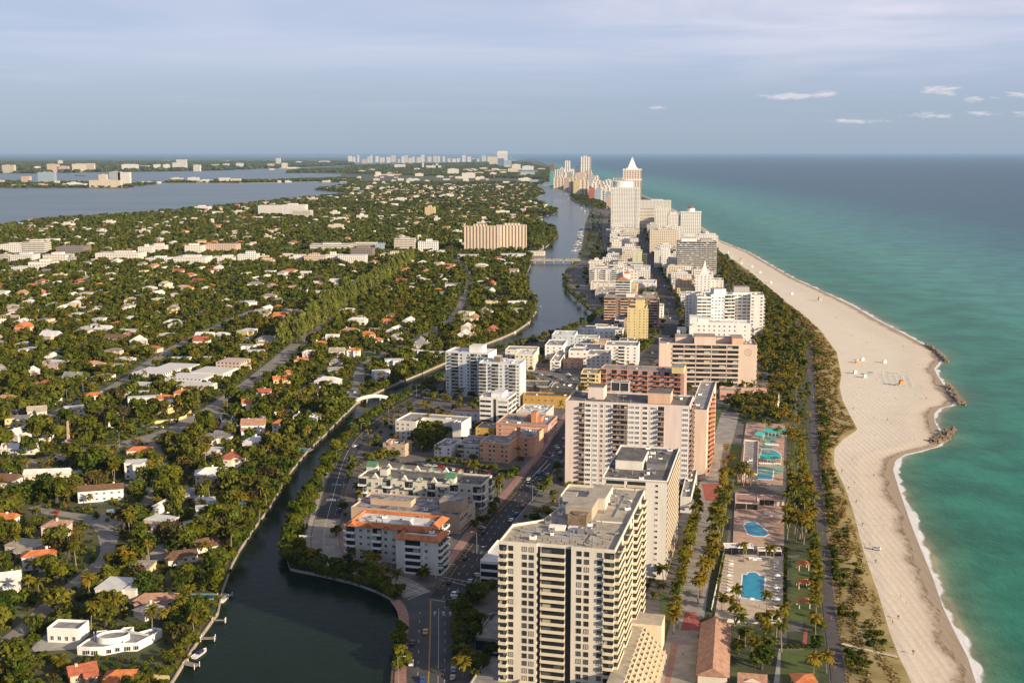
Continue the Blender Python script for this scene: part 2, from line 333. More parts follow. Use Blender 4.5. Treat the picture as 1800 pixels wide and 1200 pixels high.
def ocol(nt, p, g):
    a = nt.nodes.new('ShaderNodeAttribute'); a.attribute_name = 'off'; off = a.outputs['Fac']
    big = noise(nt, mapping(nt, g.outputs['Position'], (1, .45, 1), (0, 0, R(-25))), .006, 5, .6)
    o2 = mth(nt, 'ADD', off, mth(nt, 'MULTIPLY', mth(nt, 'SUBTRACT', big, .5), mth(nt, 'MULTIPLY_ADD', off, .5, 40)))
    lg = mth(nt, 'DIVIDE', mth(nt, 'LOGARITHM', mth(nt, 'MAXIMUM', o2, 1.0), 10.0), 4.0)       # 1m->0, 10m->.25, 100m->.5, 1km->.75
    c = ramp(nt, lg, [(0.0, (.32, .31, .20)), (.2, (.10, .20, .12)), (.34, (.03, .175, .115)), (.5, (.020, .175, .12)), (.6, (.048, .235, .185)), (.66, (.034, .19, .18)), (.74, (.008, .08, .125)), (.9, (.005, .055, .105))])
    patch = ramp(nt, noise(nt, g.outputs['Position'], .02, 5, .65), [(.40, .66), (.62, 1.12)])
    c = mixc(nt, .9, c, patch, 'MULTIPLY')
    # a little white surf right at the edge
    v = mapping(nt, g.outputs['Position'], (1, .35, 1), (0, 0, R(-10)))
    fo = noise(nt, v, .28, 6, .7, .4)
    wob = mth(nt, 'ADD', off, mth(nt, 'MULTIPLY_ADD', noise(nt, g.outputs['Position'], .035, 2), -14, 7))
    e1 = ramp(nt, mth(nt, 'DIVIDE', wob, 6.5), [(0.0, 1.0), (.2, .95), (.45, .55), (.7, .28), (1.0, 0.0)])
    fm = ramp(nt, mth(nt, 'ADD', mth(nt, 'MULTIPLY', e1, .62), mth(nt, 'MULTIPLY', fo, .5)), [(.55, 0.0), (.72, 1.0)])
    c = mixc(nt, fm, c, (.72, .72, .70))
    nt.links.new(c, p.inputs['Base Color'])
    nt.links.new(mth(nt, 'MULTIPLY_ADD', fm, .4, .3), p.inputs['Roughness'])
om = water('ocean_water', (.02, .1, .1), .3, .35, .10, (1, .6, 1), ocol, .3, 1.12)
me, v, oo = curv('ocean', rowsY, offs, lambda Y, O: WL + .02 + 0 * Y, lambda Y, O: xs(Y) + O, om)
addattr(me, 'off', oo); tag(link('ocean', me), kind='structure')
# beach sand: attribute off = metres inland from the water's edge
def sandm():
    m = bpy.data.materials.new('sand'); m.use_nodes = True; nt = m.node_tree; p = nt.nodes['Principled BSDF']; p.inputs['Roughness'].default_value = .95
    a = nt.nodes.new('ShaderNodeAttribute'); a.attribute_name = 'off'; off = a.outputs['Fac']; g = nt.nodes.new('ShaderNodeNewGeometry'); P = g.outputs['Position']
    s = mixc(nt, noise(nt, P, .05, 5, .6), (.63, .56, .44), (.74, .67, .54))
    trk = nt.nodes.new('ShaderNodeTexWave'); trk.inputs['Scale'].default_value = .09; trk.inputs['Distortion'].default_value = 7; trk.inputs['Detail'].default_value = 3
    trk.inputs['Detail Scale'].default_value = .3
    nt.links.new(mapping(nt, P, (1, .12, 1), (0, 0, R(14))), trk.inputs[0])
    s = mixc(nt, mth(nt, 'MULTIPLY', ramp(nt, trk.outputs[1], [(.55, 0.0), (.9, 1.0)]), .22), s, (.42, .34, .26))
    mot = ramp(nt, noise(nt, P, .22, 6, .7), [(.5, 0.0), (.75, .5)]); s = mixc(nt, mot, s, (.50, .42, .32))
    wob = mth(nt, 'ADD', off, mth(nt, 'MULTIPLY_ADD', noise(nt, P, .03, 3), 14, -7))
    wet = ramp(nt, mth(nt, 'DIVIDE', wob, 50.0), [(0.0, 1.0), (.10, .95), (.22, .35), (.6, .12), (1.0, 0.0)])
    s = mixc(nt, wet, s, (.30, .235, .165))
    wr = ramp(nt, mth(nt, 'DIVIDE', wob, 50.0), [(.05, 0.0), (.10, 1.0), (.17, .8), (.25, .25), (.45, .18), (.7, 0.0)])
    wk = ramp(nt, mth(nt, 'MULTIPLY', wr, noise(nt, mapping(nt, P, (1, .3, 1)), .45, 6, .75)), [(.40, 0.0), (.55, 1.0)])
    s = mixc(nt, mth(nt, 'MULTIPLY', wk, .8), s, (.13, .085, .035))
    nt.links.new(s, p.inputs['Base Color'])
    b = nt.nodes.new('ShaderNodeBump'); b.inputs['Strength'].default_value = .5; b.inputs['Distance'].default_value = .5
    nt.links.new(mth(nt, 'ADD', noise(nt, P, .35, 5, .7), mth(nt, 'MULTIPLY', trk.outputs[1], .12)), b.inputs['Height']); nt.links.new(b.outputs[0], p.inputs['Normal'])
    return m
def sx(Y, O): return xs(Y) + (xd(Y) - 4 - xs(Y)) * O
so_ = np.linspace(-.12, 1, 22)
rowsS = np.concatenate([np.arange(330, 1900, 5.0), np.geomspace(1900, 9000, 60)])
def sz(Y, O):
    d = (xs(Y) - xd(Y)) * O; return np.clip(WL + d * .075, WL - 1.2, .22) + 0.02
sm = sandm(); me, v, oo = curv('beach', rowsS, so_[::-1], sz, sx, sm)
addattr(me, 'off', xs(v[:, 1]) - v[:, 0]); tag(link('beach_sand', me), kind='structure')
# dune belt between promenade and beach
BWALK = [(1483, 1330), (1475, 1190), (1462, 1110), (1450, 1000), (1441, 900), (1433, 800), (1428, 700), (1424, 620), (1400, 560), (1360, 520), (1310, 480), (1270, 447)]
BW = np.array(W(BWALK))
dm = mat('dune_ground', (.34, .26, .11), .95, .0, .06, col2=(.20, .16, .05))
def dz(Y, O): return .26 + .9 * np.sin(np.clip(O, 0, 1) * math.pi) ** .7
me, v, oo = curv('dune', np.arange(330, 2150, 6.0), np.linspace(0, 1, 8), lambda Y, O: .10 + .8 * np.sin(np.clip(O, 0, 1) * math.pi),
                 lambda Y, O: np.interp(Y, BW[:, 1], BW[:, 0]) + 2 + (xd(Y) - np.interp(Y, BW[:, 1], BW[:, 0])) * O, dm)
tag(link('dune_ground', me), kind='structure')

# ------------------------------------------------------------------ occupancy mask for planting
MX0, MY0, MC = -2600, 340, 3.0; MASK = np.zeros((1200, 1300), bool)      # [y,x]
def inpoly(P, poly):
    x, y = P[:, 0], P[:, 1]; r = np.zeros(len(P), bool); n = len(poly); j = n - 1
    for i in range(n):
        xi, yi = poly[i]; xj, yj = poly[j]
        if yi != yj:
            c = ((yi > y) != (yj > y)) & (x < (xj - xi) * (y - yi) / (yj - yi) + xi); r ^= c
        j = i
    return r
def mark(poly, pad=0):
    a = np.array(poly); x0, y0 = a.min(0) - pad - MC; x1, y1 = a.max(0) + pad + MC
    i0 = max(0, int((x0 - MX0) / MC)); i1 = min(1300, int((x1 - MX0) / MC) + 1); j0 = max(0, int((y0 - MY0) / MC)); j1 = min(1200, int((y1 - MY0) / MC) + 1)
    if i1 <= i0 or j1 <= j0: return
    gx, gy = np.meshgrid(MX0 + (np.arange(i0, i1) + .5) * MC, MY0 + (np.arange(j0, j1) + .5) * MC)
    P = np.stack([gx.ravel(), gy.ravel()], 1); r = inpoly(P, poly).reshape(gx.shape)
    if pad:
        for _ in range(max(1, int(round(pad / MC)))):
            q = r.copy(); q[1:] |= r[:-1]; q[:-1] |= r[1:]; q[:, 1:] |= r[:, :-1]; q[:, :-1] |= r[:, 1:]; r = q
    MASK[j0:j1, i0:i1] |= r
LOW = np.zeros((1200, 1300), bool)
def low(x, y, w, d=24):
    global MASK, LOW
    keep = MASK; MASK = LOW; mark([(x - w / 2, y - d), (x + w / 2, y - d), (x + w / 2, y), (x - w / 2, y)]); MASK = keep
def islow(x, y):
    i = int((x - MX0) / MC); j = int((y - MY0) / MC); return 0 <= i < 1300 and 0 <= j < 1200 and bool(LOW[j, i])
def masked(x, y):
    i = ((np.asarray(x) - MX0) / MC).astype(int); j = ((np.asarray(y) - MY0) / MC).astype(int)
    ok = (i >= 0) & (i < 1300) & (j >= 0) & (j < 1200)
    return np.where(ok, MASK[np.clip(j, 0, 1199), np.clip(i, 0, 1299)], False)
def offset_line(pts, d):
    out = []
    for k, p in enumerate(pts):
        a = Vector(pts[max(k - 1, 0)]); b = Vector(pts[min(k + 1, len(pts) - 1)]); t = (b - a).normalized(); out.append((p[0] - t.y * d, p[1] + t.x * d))
    return out
def smooth_line(pts, it=2):
    for _ in range(it):
        q = [pts[0]]
        for a, b in zip(pts[:-1], pts[1:]):
            q += [(a[0] * .75 + b[0] * .25, a[1] * .75 + b[1] * .25), (a[0] * .25 + b[0] * .75, a[1] * .25 + b[1] * .75)]
        pts = q + [pts[-1]]
    return pts
def strip(name, pts, w, z, m, off=0, kind='structure', msk=True, thick=0):
    L = offset_line(pts, off + w / 2); Rr = offset_line(pts, off - w / 2); b = MB()
    for i in range(len(pts) - 1):
        b.quad((*Rr[i], z), (*Rr[i + 1], z), (*L[i + 1], z), (*L[i], z))
        if thick:
            b.quad((*Rr[i], z - thick), (*Rr[i + 1], z - thick), (*Rr[i + 1], z), (*Rr[i], z)); b.quad((*L[i + 1], z - thick), (*L[i], z - thick), (*L[i], z), (*L[i + 1], z))
    o = b.build(name, m); tag(o, kind=kind)
    if msk:
        for i in range(len(pts) - 1): mark([Rr[i], Rr[i + 1], L[i + 1], L[i]])
    return o
def dashes(b, pts, off, w, z, on, gap, start=0):
    L = offset_line(pts, off); seg = 0; acc = start
    for a, c in zip(L[:-1], L[1:]):
        a = Vector(a); c = Vector(c); d = (c - a); ln = d.length; d.normalize(); n = Vector((-d.y, d.x)) * w / 2; s = 0
        while s < ln:
            ph = (acc + s) % (on + gap)
            if ph < on:
                e = min(ln, s + on - ph); p0 = a + d * s; p1 = a + d * e
                b.quad((p0.x - n.x, p0.y - n.y, z), (p1.x - n.x, p1.y - n.y, z), (p1.x + n.x, p1.y + n.y, z), (p0.x + n.x, p0.y + n.y, z)); s = e + .001
            else: s += (on + gap) - ph
        acc += ln
# ------------------------------------------------------------------ city ground, roads and paths
city = W([(690, 1350), (696, 1200), (706, 1130), (716, 1090), (712, 1068), (695, 1046), (668, 1032), (620, 1015), (565, 1003), (520, 992), (512, 960), (530, 905), (555, 860), (585, 805), (612, 770), (652, 738),
          (700, 706), (750, 682), (800, 655), (860, 628), (925, 604), (1000, 583), (1042, 566), (1052, 548), (1020, 520), (1000, 500), (1002, 480), (1022, 458), (1032, 430), (1036, 395), (1042, 368), (1060, 352), (1120, 352), (1180, 380)]) + \
    [(float(x) - 2, float(y)) for x, y in BW[::-1]]
sheet('city_pavement', city, .03, mat('city_ground', (.15, .135, .12), .95, .4, .07), world_=True)
def polyroad(name, pl, m, z=.06): sheet(name, pl, z, m); mark(W(pl))
polyroad('near_road', [(716, 1330), (716, 1200), (718, 1120), (720, 1085), (714, 1065), (700, 1045), (692, 1036), (765, 1030), (775, 1010), (790, 1012), (838, 1022), (806, 1052), (800, 1090), (795, 1140), (793, 1200), (793, 1330)], mat('asphalt_mid', (.075, .072, .07), .9, .3, .12))
avl = smooth_line(W([(786, 1052), (820, 1000), (848, 957), (882, 912), (922, 868), (952, 828), (975, 800), (1005, 752), (1040, 700)]))
strip('avenue', avl, 15.5, .075, asphalt_new)
av2 = smooth_line(W([(1120, 650), (1150, 618), (1172, 594), (1184, 565), (1180, 540), (1166, 515), (1152, 480), (1138, 448), (1130, 425), (1124, 405)]))
strip('avenue_north', av2, 17, .06, mat('asphalt_aven', (.055, .055, .058), .9, .4, .08))
drive = smooth_line(W([(735, 1045), (700, 1022), (640, 1006), (600, 994), (578, 978), (570, 955), (574, 920), (588, 870), (603, 815), (618, 783), (650, 748), (692, 716), (745, 690), (800, 664), (860, 638)]))
strip('drive_bend', drive[:len(drive) * 9 // 20], 13.5, .068, mat('road_concrete', (.30, .27, .22), .9, .3, .12))
strip('creek_drive', drive[len(drive) * 9 // 20 - 1:], 12.5, .068, asphalt)
sd_ = strip('creek_sidewalk', offset_line(drive[6:], 8.6), 2.6, .2, mat('pave_light', (.38, .33, .28), .9, .25, .3), thick=.2, msk=False)
strip('avenue_sidewalk', offset_line(avl[6:], 10.6), 4.4, .2, mat('pave_pink', (.34, .20, .17), .9, .3, .5), thick=.2)
strip('near_sidewalk', smooth_line(W([(700, 1330), (703, 1200), (706, 1130), (711, 1090), (706, 1070), (694, 1055)])), 4.2, .2, paver, thick=.2)
strip('bend_sidewalk', offset_line(drive[8:26], -9.2), 4.5, .2, mat('pave_pink', (.3, .1, .1)), thick=.2)
north_drive = smooth_line(W([(860, 638), (930, 612), (1008, 590), (1050, 572), (1062, 552), (1045, 530), (1018, 505), (1016, 480), (1030, 455), (1044, 425), (1050, 395), (1050, 370)]))
strip('creek_drive_north', north_drive, 15, .06, mat('asphalt_far', (.13, .12, .12), .9, .3, .1))
strip('north_carriageway', smooth_line(W([(1066, 447), (1062, 425), (1060, 395), (1064, 372), (1070, 360)])), 16, .06, mat('asphalt_far', (0, 0, 0)))
cross = W([(608, 800), (690, 806), (800, 812), (880, 826), (960, 838)]); strip('side_street', cross, 9, .062, asphalt_old)
strip('side_street_north', W([(935, 640), (1000, 643), (1040, 652)]), 9, .06, asphalt_old)
strip('parking_lane', W([(640, 822), (720, 824), (800, 833), (880, 846)]), 16, .055, mat('parking_lot', (.19, .18, .165), .9, .25, .1))
sheet('car_park', [(924, 668), (1015, 684), (1030, 650), (1010, 642), (952, 645)], .05, asphalt_old); mark(W([(924, 668), (1015, 684), (1030, 650), (1010, 642), (952, 645)]))
# road markings
b = MB()
dashes(b, avl, 2.0, .18, .10, 3, 7); dashes(b, avl, -1.9, .18, .10, 3, 7); dashes(b, avl, -7.2, .22, .10, 500, 0)
dashes(b, drive[20:], 0.6, .2, .10, 700, 0); dashes(b, drive[20:], -3.2, .15, .10, 3, 6)
dashes(b, W([(733, 1330), (734, 1200), (736, 1130), (738, 1075)]), 0, .2, .10, 3, 7)
for x in (773, 784): dashes(b, W([(x - 4, 1330), (x - 3, 1200), (x - 2, 1130), (x - 2, 1060)]), 0, .16, .10, 60 if x == 773 else 3, 6)
for q in ([(703, 1038), (736, 1026)], [(708, 1046), (742, 1034)], [(716, 1054), (750, 1040)], [(755, 1053), (806, 1060)], [(776, 1013), (832, 1024)], [(772, 1018), (828, 1030)], [(690, 1022), (738, 1042)], [(700, 1017), (745, 1036)]):
    dashes(b, W(q), 0, .35, .10, 500, 0)
for q in ([(935, 838), (962, 810)], [(940, 842), (967, 814)], [(925, 852), (968, 862)], [(928, 856), (970, 866)], [(950, 800), (998, 812)]): dashes(b, W(q), 0, .4, .10, 500, 0)
for x, y in ((764, 1078), (779, 1078), (791, 1079)):                                     # arrows on the approach lanes
    X, Y = G(x, y); b.quad((X - .15, Y - 2, .1), (X + .15, Y - 2, .1), (X + .15, Y + 1, .1), (X - .15, Y + 1, .1)); b.add([(X - .7, Y + 1, .1), (X + .7, Y + 1, .1), (X, Y + 2.6, .1)], [(0, 1, 2)])
    if x == 791: b.quad((X, Y - .6, .1), (X + 1.5, Y - .6, .1), (X + 1.5, Y - .3, .1), (X, Y - .3, .1)); b.add([(X + 1.5, Y - 1, .1), (X + 2.6, Y - .45, .1), (X + 1.5, Y + .1, .1)], [(0, 1, 2)])
tag(b.build('road_markings', line_w), kind='structure')
b = MB(); dashes(b, W([(752, 1330), (753, 1200), (756, 1120), (757, 1055)]), -.15, .16, .10, 700, 0); dashes(b, W([(752, 1330), (753, 1200), (756, 1120), (757, 1055)]), .15, .16, .10, 700, 0)
# yellow boxed kerb bays along the avenue
L0 = offset_line(avl, 7.3); L1 = offset_line(avl, 5.0)
def bays(A, B_, s0, s1, step):
    def at(Ln, s):
        for p, q in zip(Ln[:-1], Ln[1:]):
            d = math.dist(p, q)
            if s <= d: return (p[0] + (q[0] - p[0]) * s / d, p[1] + (q[1] - p[1]) * s / d)
            s -= d
        return Ln[-1]
    tot = sum(math.dist(p, q) for p, q in zip(A[:-1], A[1:])); s = s0
    for Z in (A, B_): dashes(b, [at(Z, s0 + (s1 - s0) * k / 10) for k in range(11)], 0, .16, .10, 500, 0)
    while s <= s1:
        dashes(b, [at(A, s), at(B_, s - 1.5)], 0, .16, .10, 500, 0); s += step
for s0, s1 in ((12, 42), (50, 74), (86, 118), (128, 168), (176, 214), (225, 250)): bays(L0, L1, s0, s1, 4.2)
bays(offset_line(drive, -6.2), offset_line(drive, -4.0), 165, 195, 2.2)
tag(b.build('yellow_markings', line_y), kind='structure')
def text_mesh(name, s, size, m, parent, loc, rot, ext=.0):
    cu = bpy.data.curves.new(name, 'FONT'); cu.body = s; cu.size = size; cu.extrude = ext; cu.align_x = 'CENTER'
    o = bpy.data.objects.new(name, cu); COL.objects.link(o); bpy.context.view_layer.update()
    me = bpy.data.meshes.new_from_object(o.evaluated_get(bpy.context.evaluated_depsgraph_get())); bpy.data.objects.remove(o); me.materials.clear(); me.materials.append(m)
    k = link(name, me, parent, loc); k.rotation_euler = rot; return k
for px, py in ((594, 853), (584, 880)):
    x, y = G(px, py); t = text_mesh('lane_lettering', 'ONLY', 3.2, line_w, None, (x, y, .1), (0, 0, R(-8))); tag(t, kind='structure')
    t.scale = (.9, 1.6, 1)
# residential roads
RES = [('pine_road', [(-20, 826), (139, 798), (250, 774), (318, 752), (372, 722), (433, 680), (470, 652), (505, 622), (545, 585), (585, 545), (640, 508), (700, 468)], 17, (.24, .22, .20)),
       ('market_street', [(-20, 772), (40, 752), (72, 737), (145, 707), (217, 675), (262, 640), (296, 618), (350, 590), (400, 566), (450, 545)], 14, (.24, .23, .21)),
       ('link_street', [(245, 745), (320, 738), (400, 728)], 15, (.27, .25, .22)), ('left_street', [(-20, 642), (50, 640), (110, 612), (200, 590)], 9, (.22, .2, .18)),
       ('island_street', [(622, 700), (630, 672), (632, 648), (652, 632), (675, 622), (736, 596), (782, 571), (808, 545), (816, 515), (831, 489), (816, 468), (800, 455)], 9, (.20, .19, .17)),
       ('garden_street', [(-20, 1150), (30, 1115), (64, 1086), (107, 1045), (139, 1022), (165, 1000), (193, 975), (190, 950), (180, 925), (150, 908), (95, 902), (60, 890)], 8, (.26, .24, .21)),
       ('slope_street', [(262, 778), (280, 800), (292, 822), (282, 850), (262, 880), (238, 905), (195, 925)], 7, (.22, .2, .18)),
       ('side_lane', [(420, 480), (380, 530), (340, 560)], 8, (.22, .2, .18)), ('bay_lane', [(100, 500), (200, 470), (330, 455), (420, 440)], 8, (.22, .2, .18)),
       ('bridge_street', [(-20, 455), (300, 457), (560, 470), (700, 464), (820, 458), (925, 458)], 16, (.22, .21, .2)), ('canal_lane', [(600, 640), (560, 668), (520, 700)], 7, (.22, .2, .18))]
for k_, (n_, pl, w_, c_) in enumerate(RES):
    strip(n_, smooth_line(W(pl)), w_, .03 + .013 * k_, mat('res_' + n_, c_, .92, .3, .12, streak=False))
for k_ in (0, 1, 2, 4, 5):
    for (x_, y_) in smooth_line(W(RES[k_][1]), 3): low(x_, y_, RES[k_][2] * 1.25, 12 + RES[k_][2] * .5 + y_ / 90)
b = MB(); pr = smooth_line(W(RES[0][1])); dashes(b, pr, 0.2, .22, .2, 900, 0); dashes(b, pr, -.3, .22, .2, 900, 0); tag(b.build('pine_road_line', line_y), kind='structure')
sheet('cul_de_sac', [(150, 905), (205, 900), (212, 935), (200, 965), (185, 968), (178, 930), (150, 920)], .054, MATS['res_garden_street'])
for i, pl in enumerate(([(232, 962), (290, 955), (300, 985), (262, 985), (245, 978)], [(55, 1138), (80, 1115), (135, 1120), (138, 1140), (60, 1145)], [(372, 762), (395, 735), (420, 745), (400, 770)])):
    sheet('driveway', pl, .05, concrete); mark(W(pl))
# promenade and resort paths
strip('beach_promenade', smooth_line(W(BWALK)), 5.2, .16, mat('asphalt_walk', (.085, .075, .075), .9, .25, .2), thick=.16)
bwl = smooth_line(W(BWALK)); plm = mat('planting', (.03, .05, .012), .95, .4, .25, col2=(.07, .075, .03)); strip('planting_strip', bwl, 8, .085, plm, off=7.2, msk=False); strip('planting_strip', bwl, 2.4, .11, dm, off=-3.6, msk=False)
prom = W([(1180, 1330), (1187, 1180), (1212, 1073), (1226, 997), (1239, 915), (1249, 852), (1262, 800), (1276, 755), (1284, 725)])
strip('palm_walk', prom, 13, .10, mat('paver_grey', (.34, .31, .27), .9, .35, .15))
for pl in ([(1196, 1108), (1240, 1108), (1222, 1075), (1205, 1075)], [(1233, 850), (1264, 850), (1268, 880), (1240, 880)], [(1168, 1200), (1240, 1200), (1240, 1130), (1180, 1130)]):
    sheet('red_paving', pl, .12, brick_red if pl[0][1] != 1200 else paver)
sheet('paving_inset', [(1178, 1200), (1222, 1200), (1226, 1132), (1192, 1132)], .14, MATS['paver_grey'])
strip('beach_path', smooth_line(W([(1480, 1134), (1500, 1140), (1545, 1150), (1578, 1158)])), 1.8, .93, mat('path_sand', (.58, .50, .38), .95, .2, .3), msk=False)
for pl in ([(1374, 1200), (1374, 1142), (1432, 1142), (1440, 1200)], [(1387, 1092), (1387, 980), (1423, 980), (1426, 1092)], [(1238, 800), (1262, 712), (1276, 712), (1236, 852), (1226, 852)],
           [(1272, 860), (1285, 780), (1310, 780), (1302, 860)], [(1384, 868), (1420, 868), (1416, 760), (1398, 760)], [(1210, 1200), (1170, 1200), (1160, 1040), (1172, 1040)], [(1450, 1330), (1378, 1330), (1374, 1205), (1444, 1205)]):
    sheet('lawn', pl, .09, grass)
for pl in ([(1330, 1200), (1330, 1120), (1368, 1105), (1370, 1200)], [(1384, 1110), (1430, 1110), (1432, 1138), (1384, 1138)]): sheet('garden_bed', pl, .09, mat('bed', (.05, .06, .02), .95, .4, .3))
for pl in ([(1379, 975), (1428, 975), (1418, 850), (1396, 745), (1384, 745)], [(1262, 742), (1395, 742), (1398, 648), (1372, 648), (1350, 690), (1290, 705)], [(1186, 1128), (1200, 1060), (1213, 1004), (1228, 925), (1222, 925), (1205, 990), (1192, 1050), (1178, 1128)], [(1250, 1098), (1270, 1000), (1290, 870), (1276, 862), (1258, 950), (1236, 1098)], [(1284, 1200), (1286, 1100), (1380, 1100), (1328, 1122), (1328, 1200)], [(1340, 652), (1420, 648), (1412, 590), (1345, 520), (1342, 600)], [(1022, 457), (1034, 425), (1041, 395), (1045, 370), (1053, 372), (1049, 400), (1045, 430), (1038, 457)], [(1052, 445), (1055, 420), (1054, 395), (1060, 374), (1064, 374), (1058, 395), (1060, 420), (1062, 445)]):
    sheet('planting', pl, .075, mat('planting', (.03, .05, .012), .95, .4, .25, col2=(.07, .075, .03)))
sheet('paths', [(1360, 1200), (1369, 1140), (1373, 1140), (1370, 1200)], .13, concrete)
sheet('red_path', [(1410, 1134), (1414, 1106), (1420, 1106), (1418, 1134)], .13, brick_red)
mark([*W([(1160, 1330), (1165, 1040)]), *W([(1215, 850), (1250, 712)]), *[(float(x) + 3, float(y)) for x, y in BW[::-1] if y < 850]])
# ------------------------------------------------------------------ buildings
WINC = {}
def win_mesh(w, h, kind=0, fr=frame_m, mull=1):
    k = (round(w, 1), round(h, 1), kind, fr.name, mull)
    if k in WINC: return WINC[k]
    w, h = k[0], k[1]; m = MB(); t = .09
    m.quad((-w / 2 + t, -.05, t), (w / 2 - t, -.05, t), (w / 2 - t, -.05, h - t), (-w / 2 + t, -.05, h - t), 1)
    for x0, x1, z0, z1 in ((-w / 2, w / 2, 0, t), (-w / 2, w / 2, h - t, h), (-w / 2, -w / 2 + t, t, h - t), (w / 2 - t, w / 2, t, h - t)): m.box(x0, -.14, z0, x1, 0, z1, 0)
    for i in range(mull): x = -w / 2 + w * (i + 1) / (mull + 1); m.box(x - .04, -.12, t, x + .04, -.05, h - t, 0)
    WINC[k] = (m, m.mesh('window', [fr, (glass, glass2, glass3, glassb)[kind]])); return WINC[k]
def balc_mesh(w, d, bm, rail=None, sh=1.0):
    k = ('b', round(w, 1), round(d, 1), bm.name, rail.name if rail else '', sh)
    if k in WINC: return WINC[k]
    m = MB(); w, d = k[1], k[2]
    m.box(-w / 2, -d, -.18, w / 2, -.02, 0, 0)
    if sh > 0:
        for x0, y0, x1, y1 in ((-w / 2, -d, w / 2, -d + .12), (-w / 2, -d + .12, -w / 2 + .12, -.02), (w / 2 - .12, -d + .12, w / 2, -.02)): m.box(x0, y0, 0, x1, y1, sh, 1)
    WINC[k] = (m, m.mesh('balcony', [bm, rail or bm])); return WINC[k]
def parse(s):
    out = []
    for t in s.split():
        k = t[0]; n = float(t[1:]) if len(t) > 1 else 1; out.append((k, n))
    return out
def inset(poly, d):
    out = []; n = len(poly)
    for i in range(n):
        p0, p1, p2 = Vector(poly[i - 1]), Vector(poly[i]), Vector(poly[(i + 1) % n]); a = (p1 - p0).normalized(); c = (p2 - p1).normalized()
        na = Vector((-a.y, a.x)); nc = Vector((-c.y, c.x)); bi = na + nc; k = bi.length_squared
        out.append(tuple(p1 + bi * (d * 2 / k if k > .2 else d)))
    return out
LAND = []          # landmarks for the labeller: (screen x, screen y, phrase)
def landmark(x, y, ph): q = Q(x, y); LAND.append((q[0], q[1], ph))
LIMIT = 100
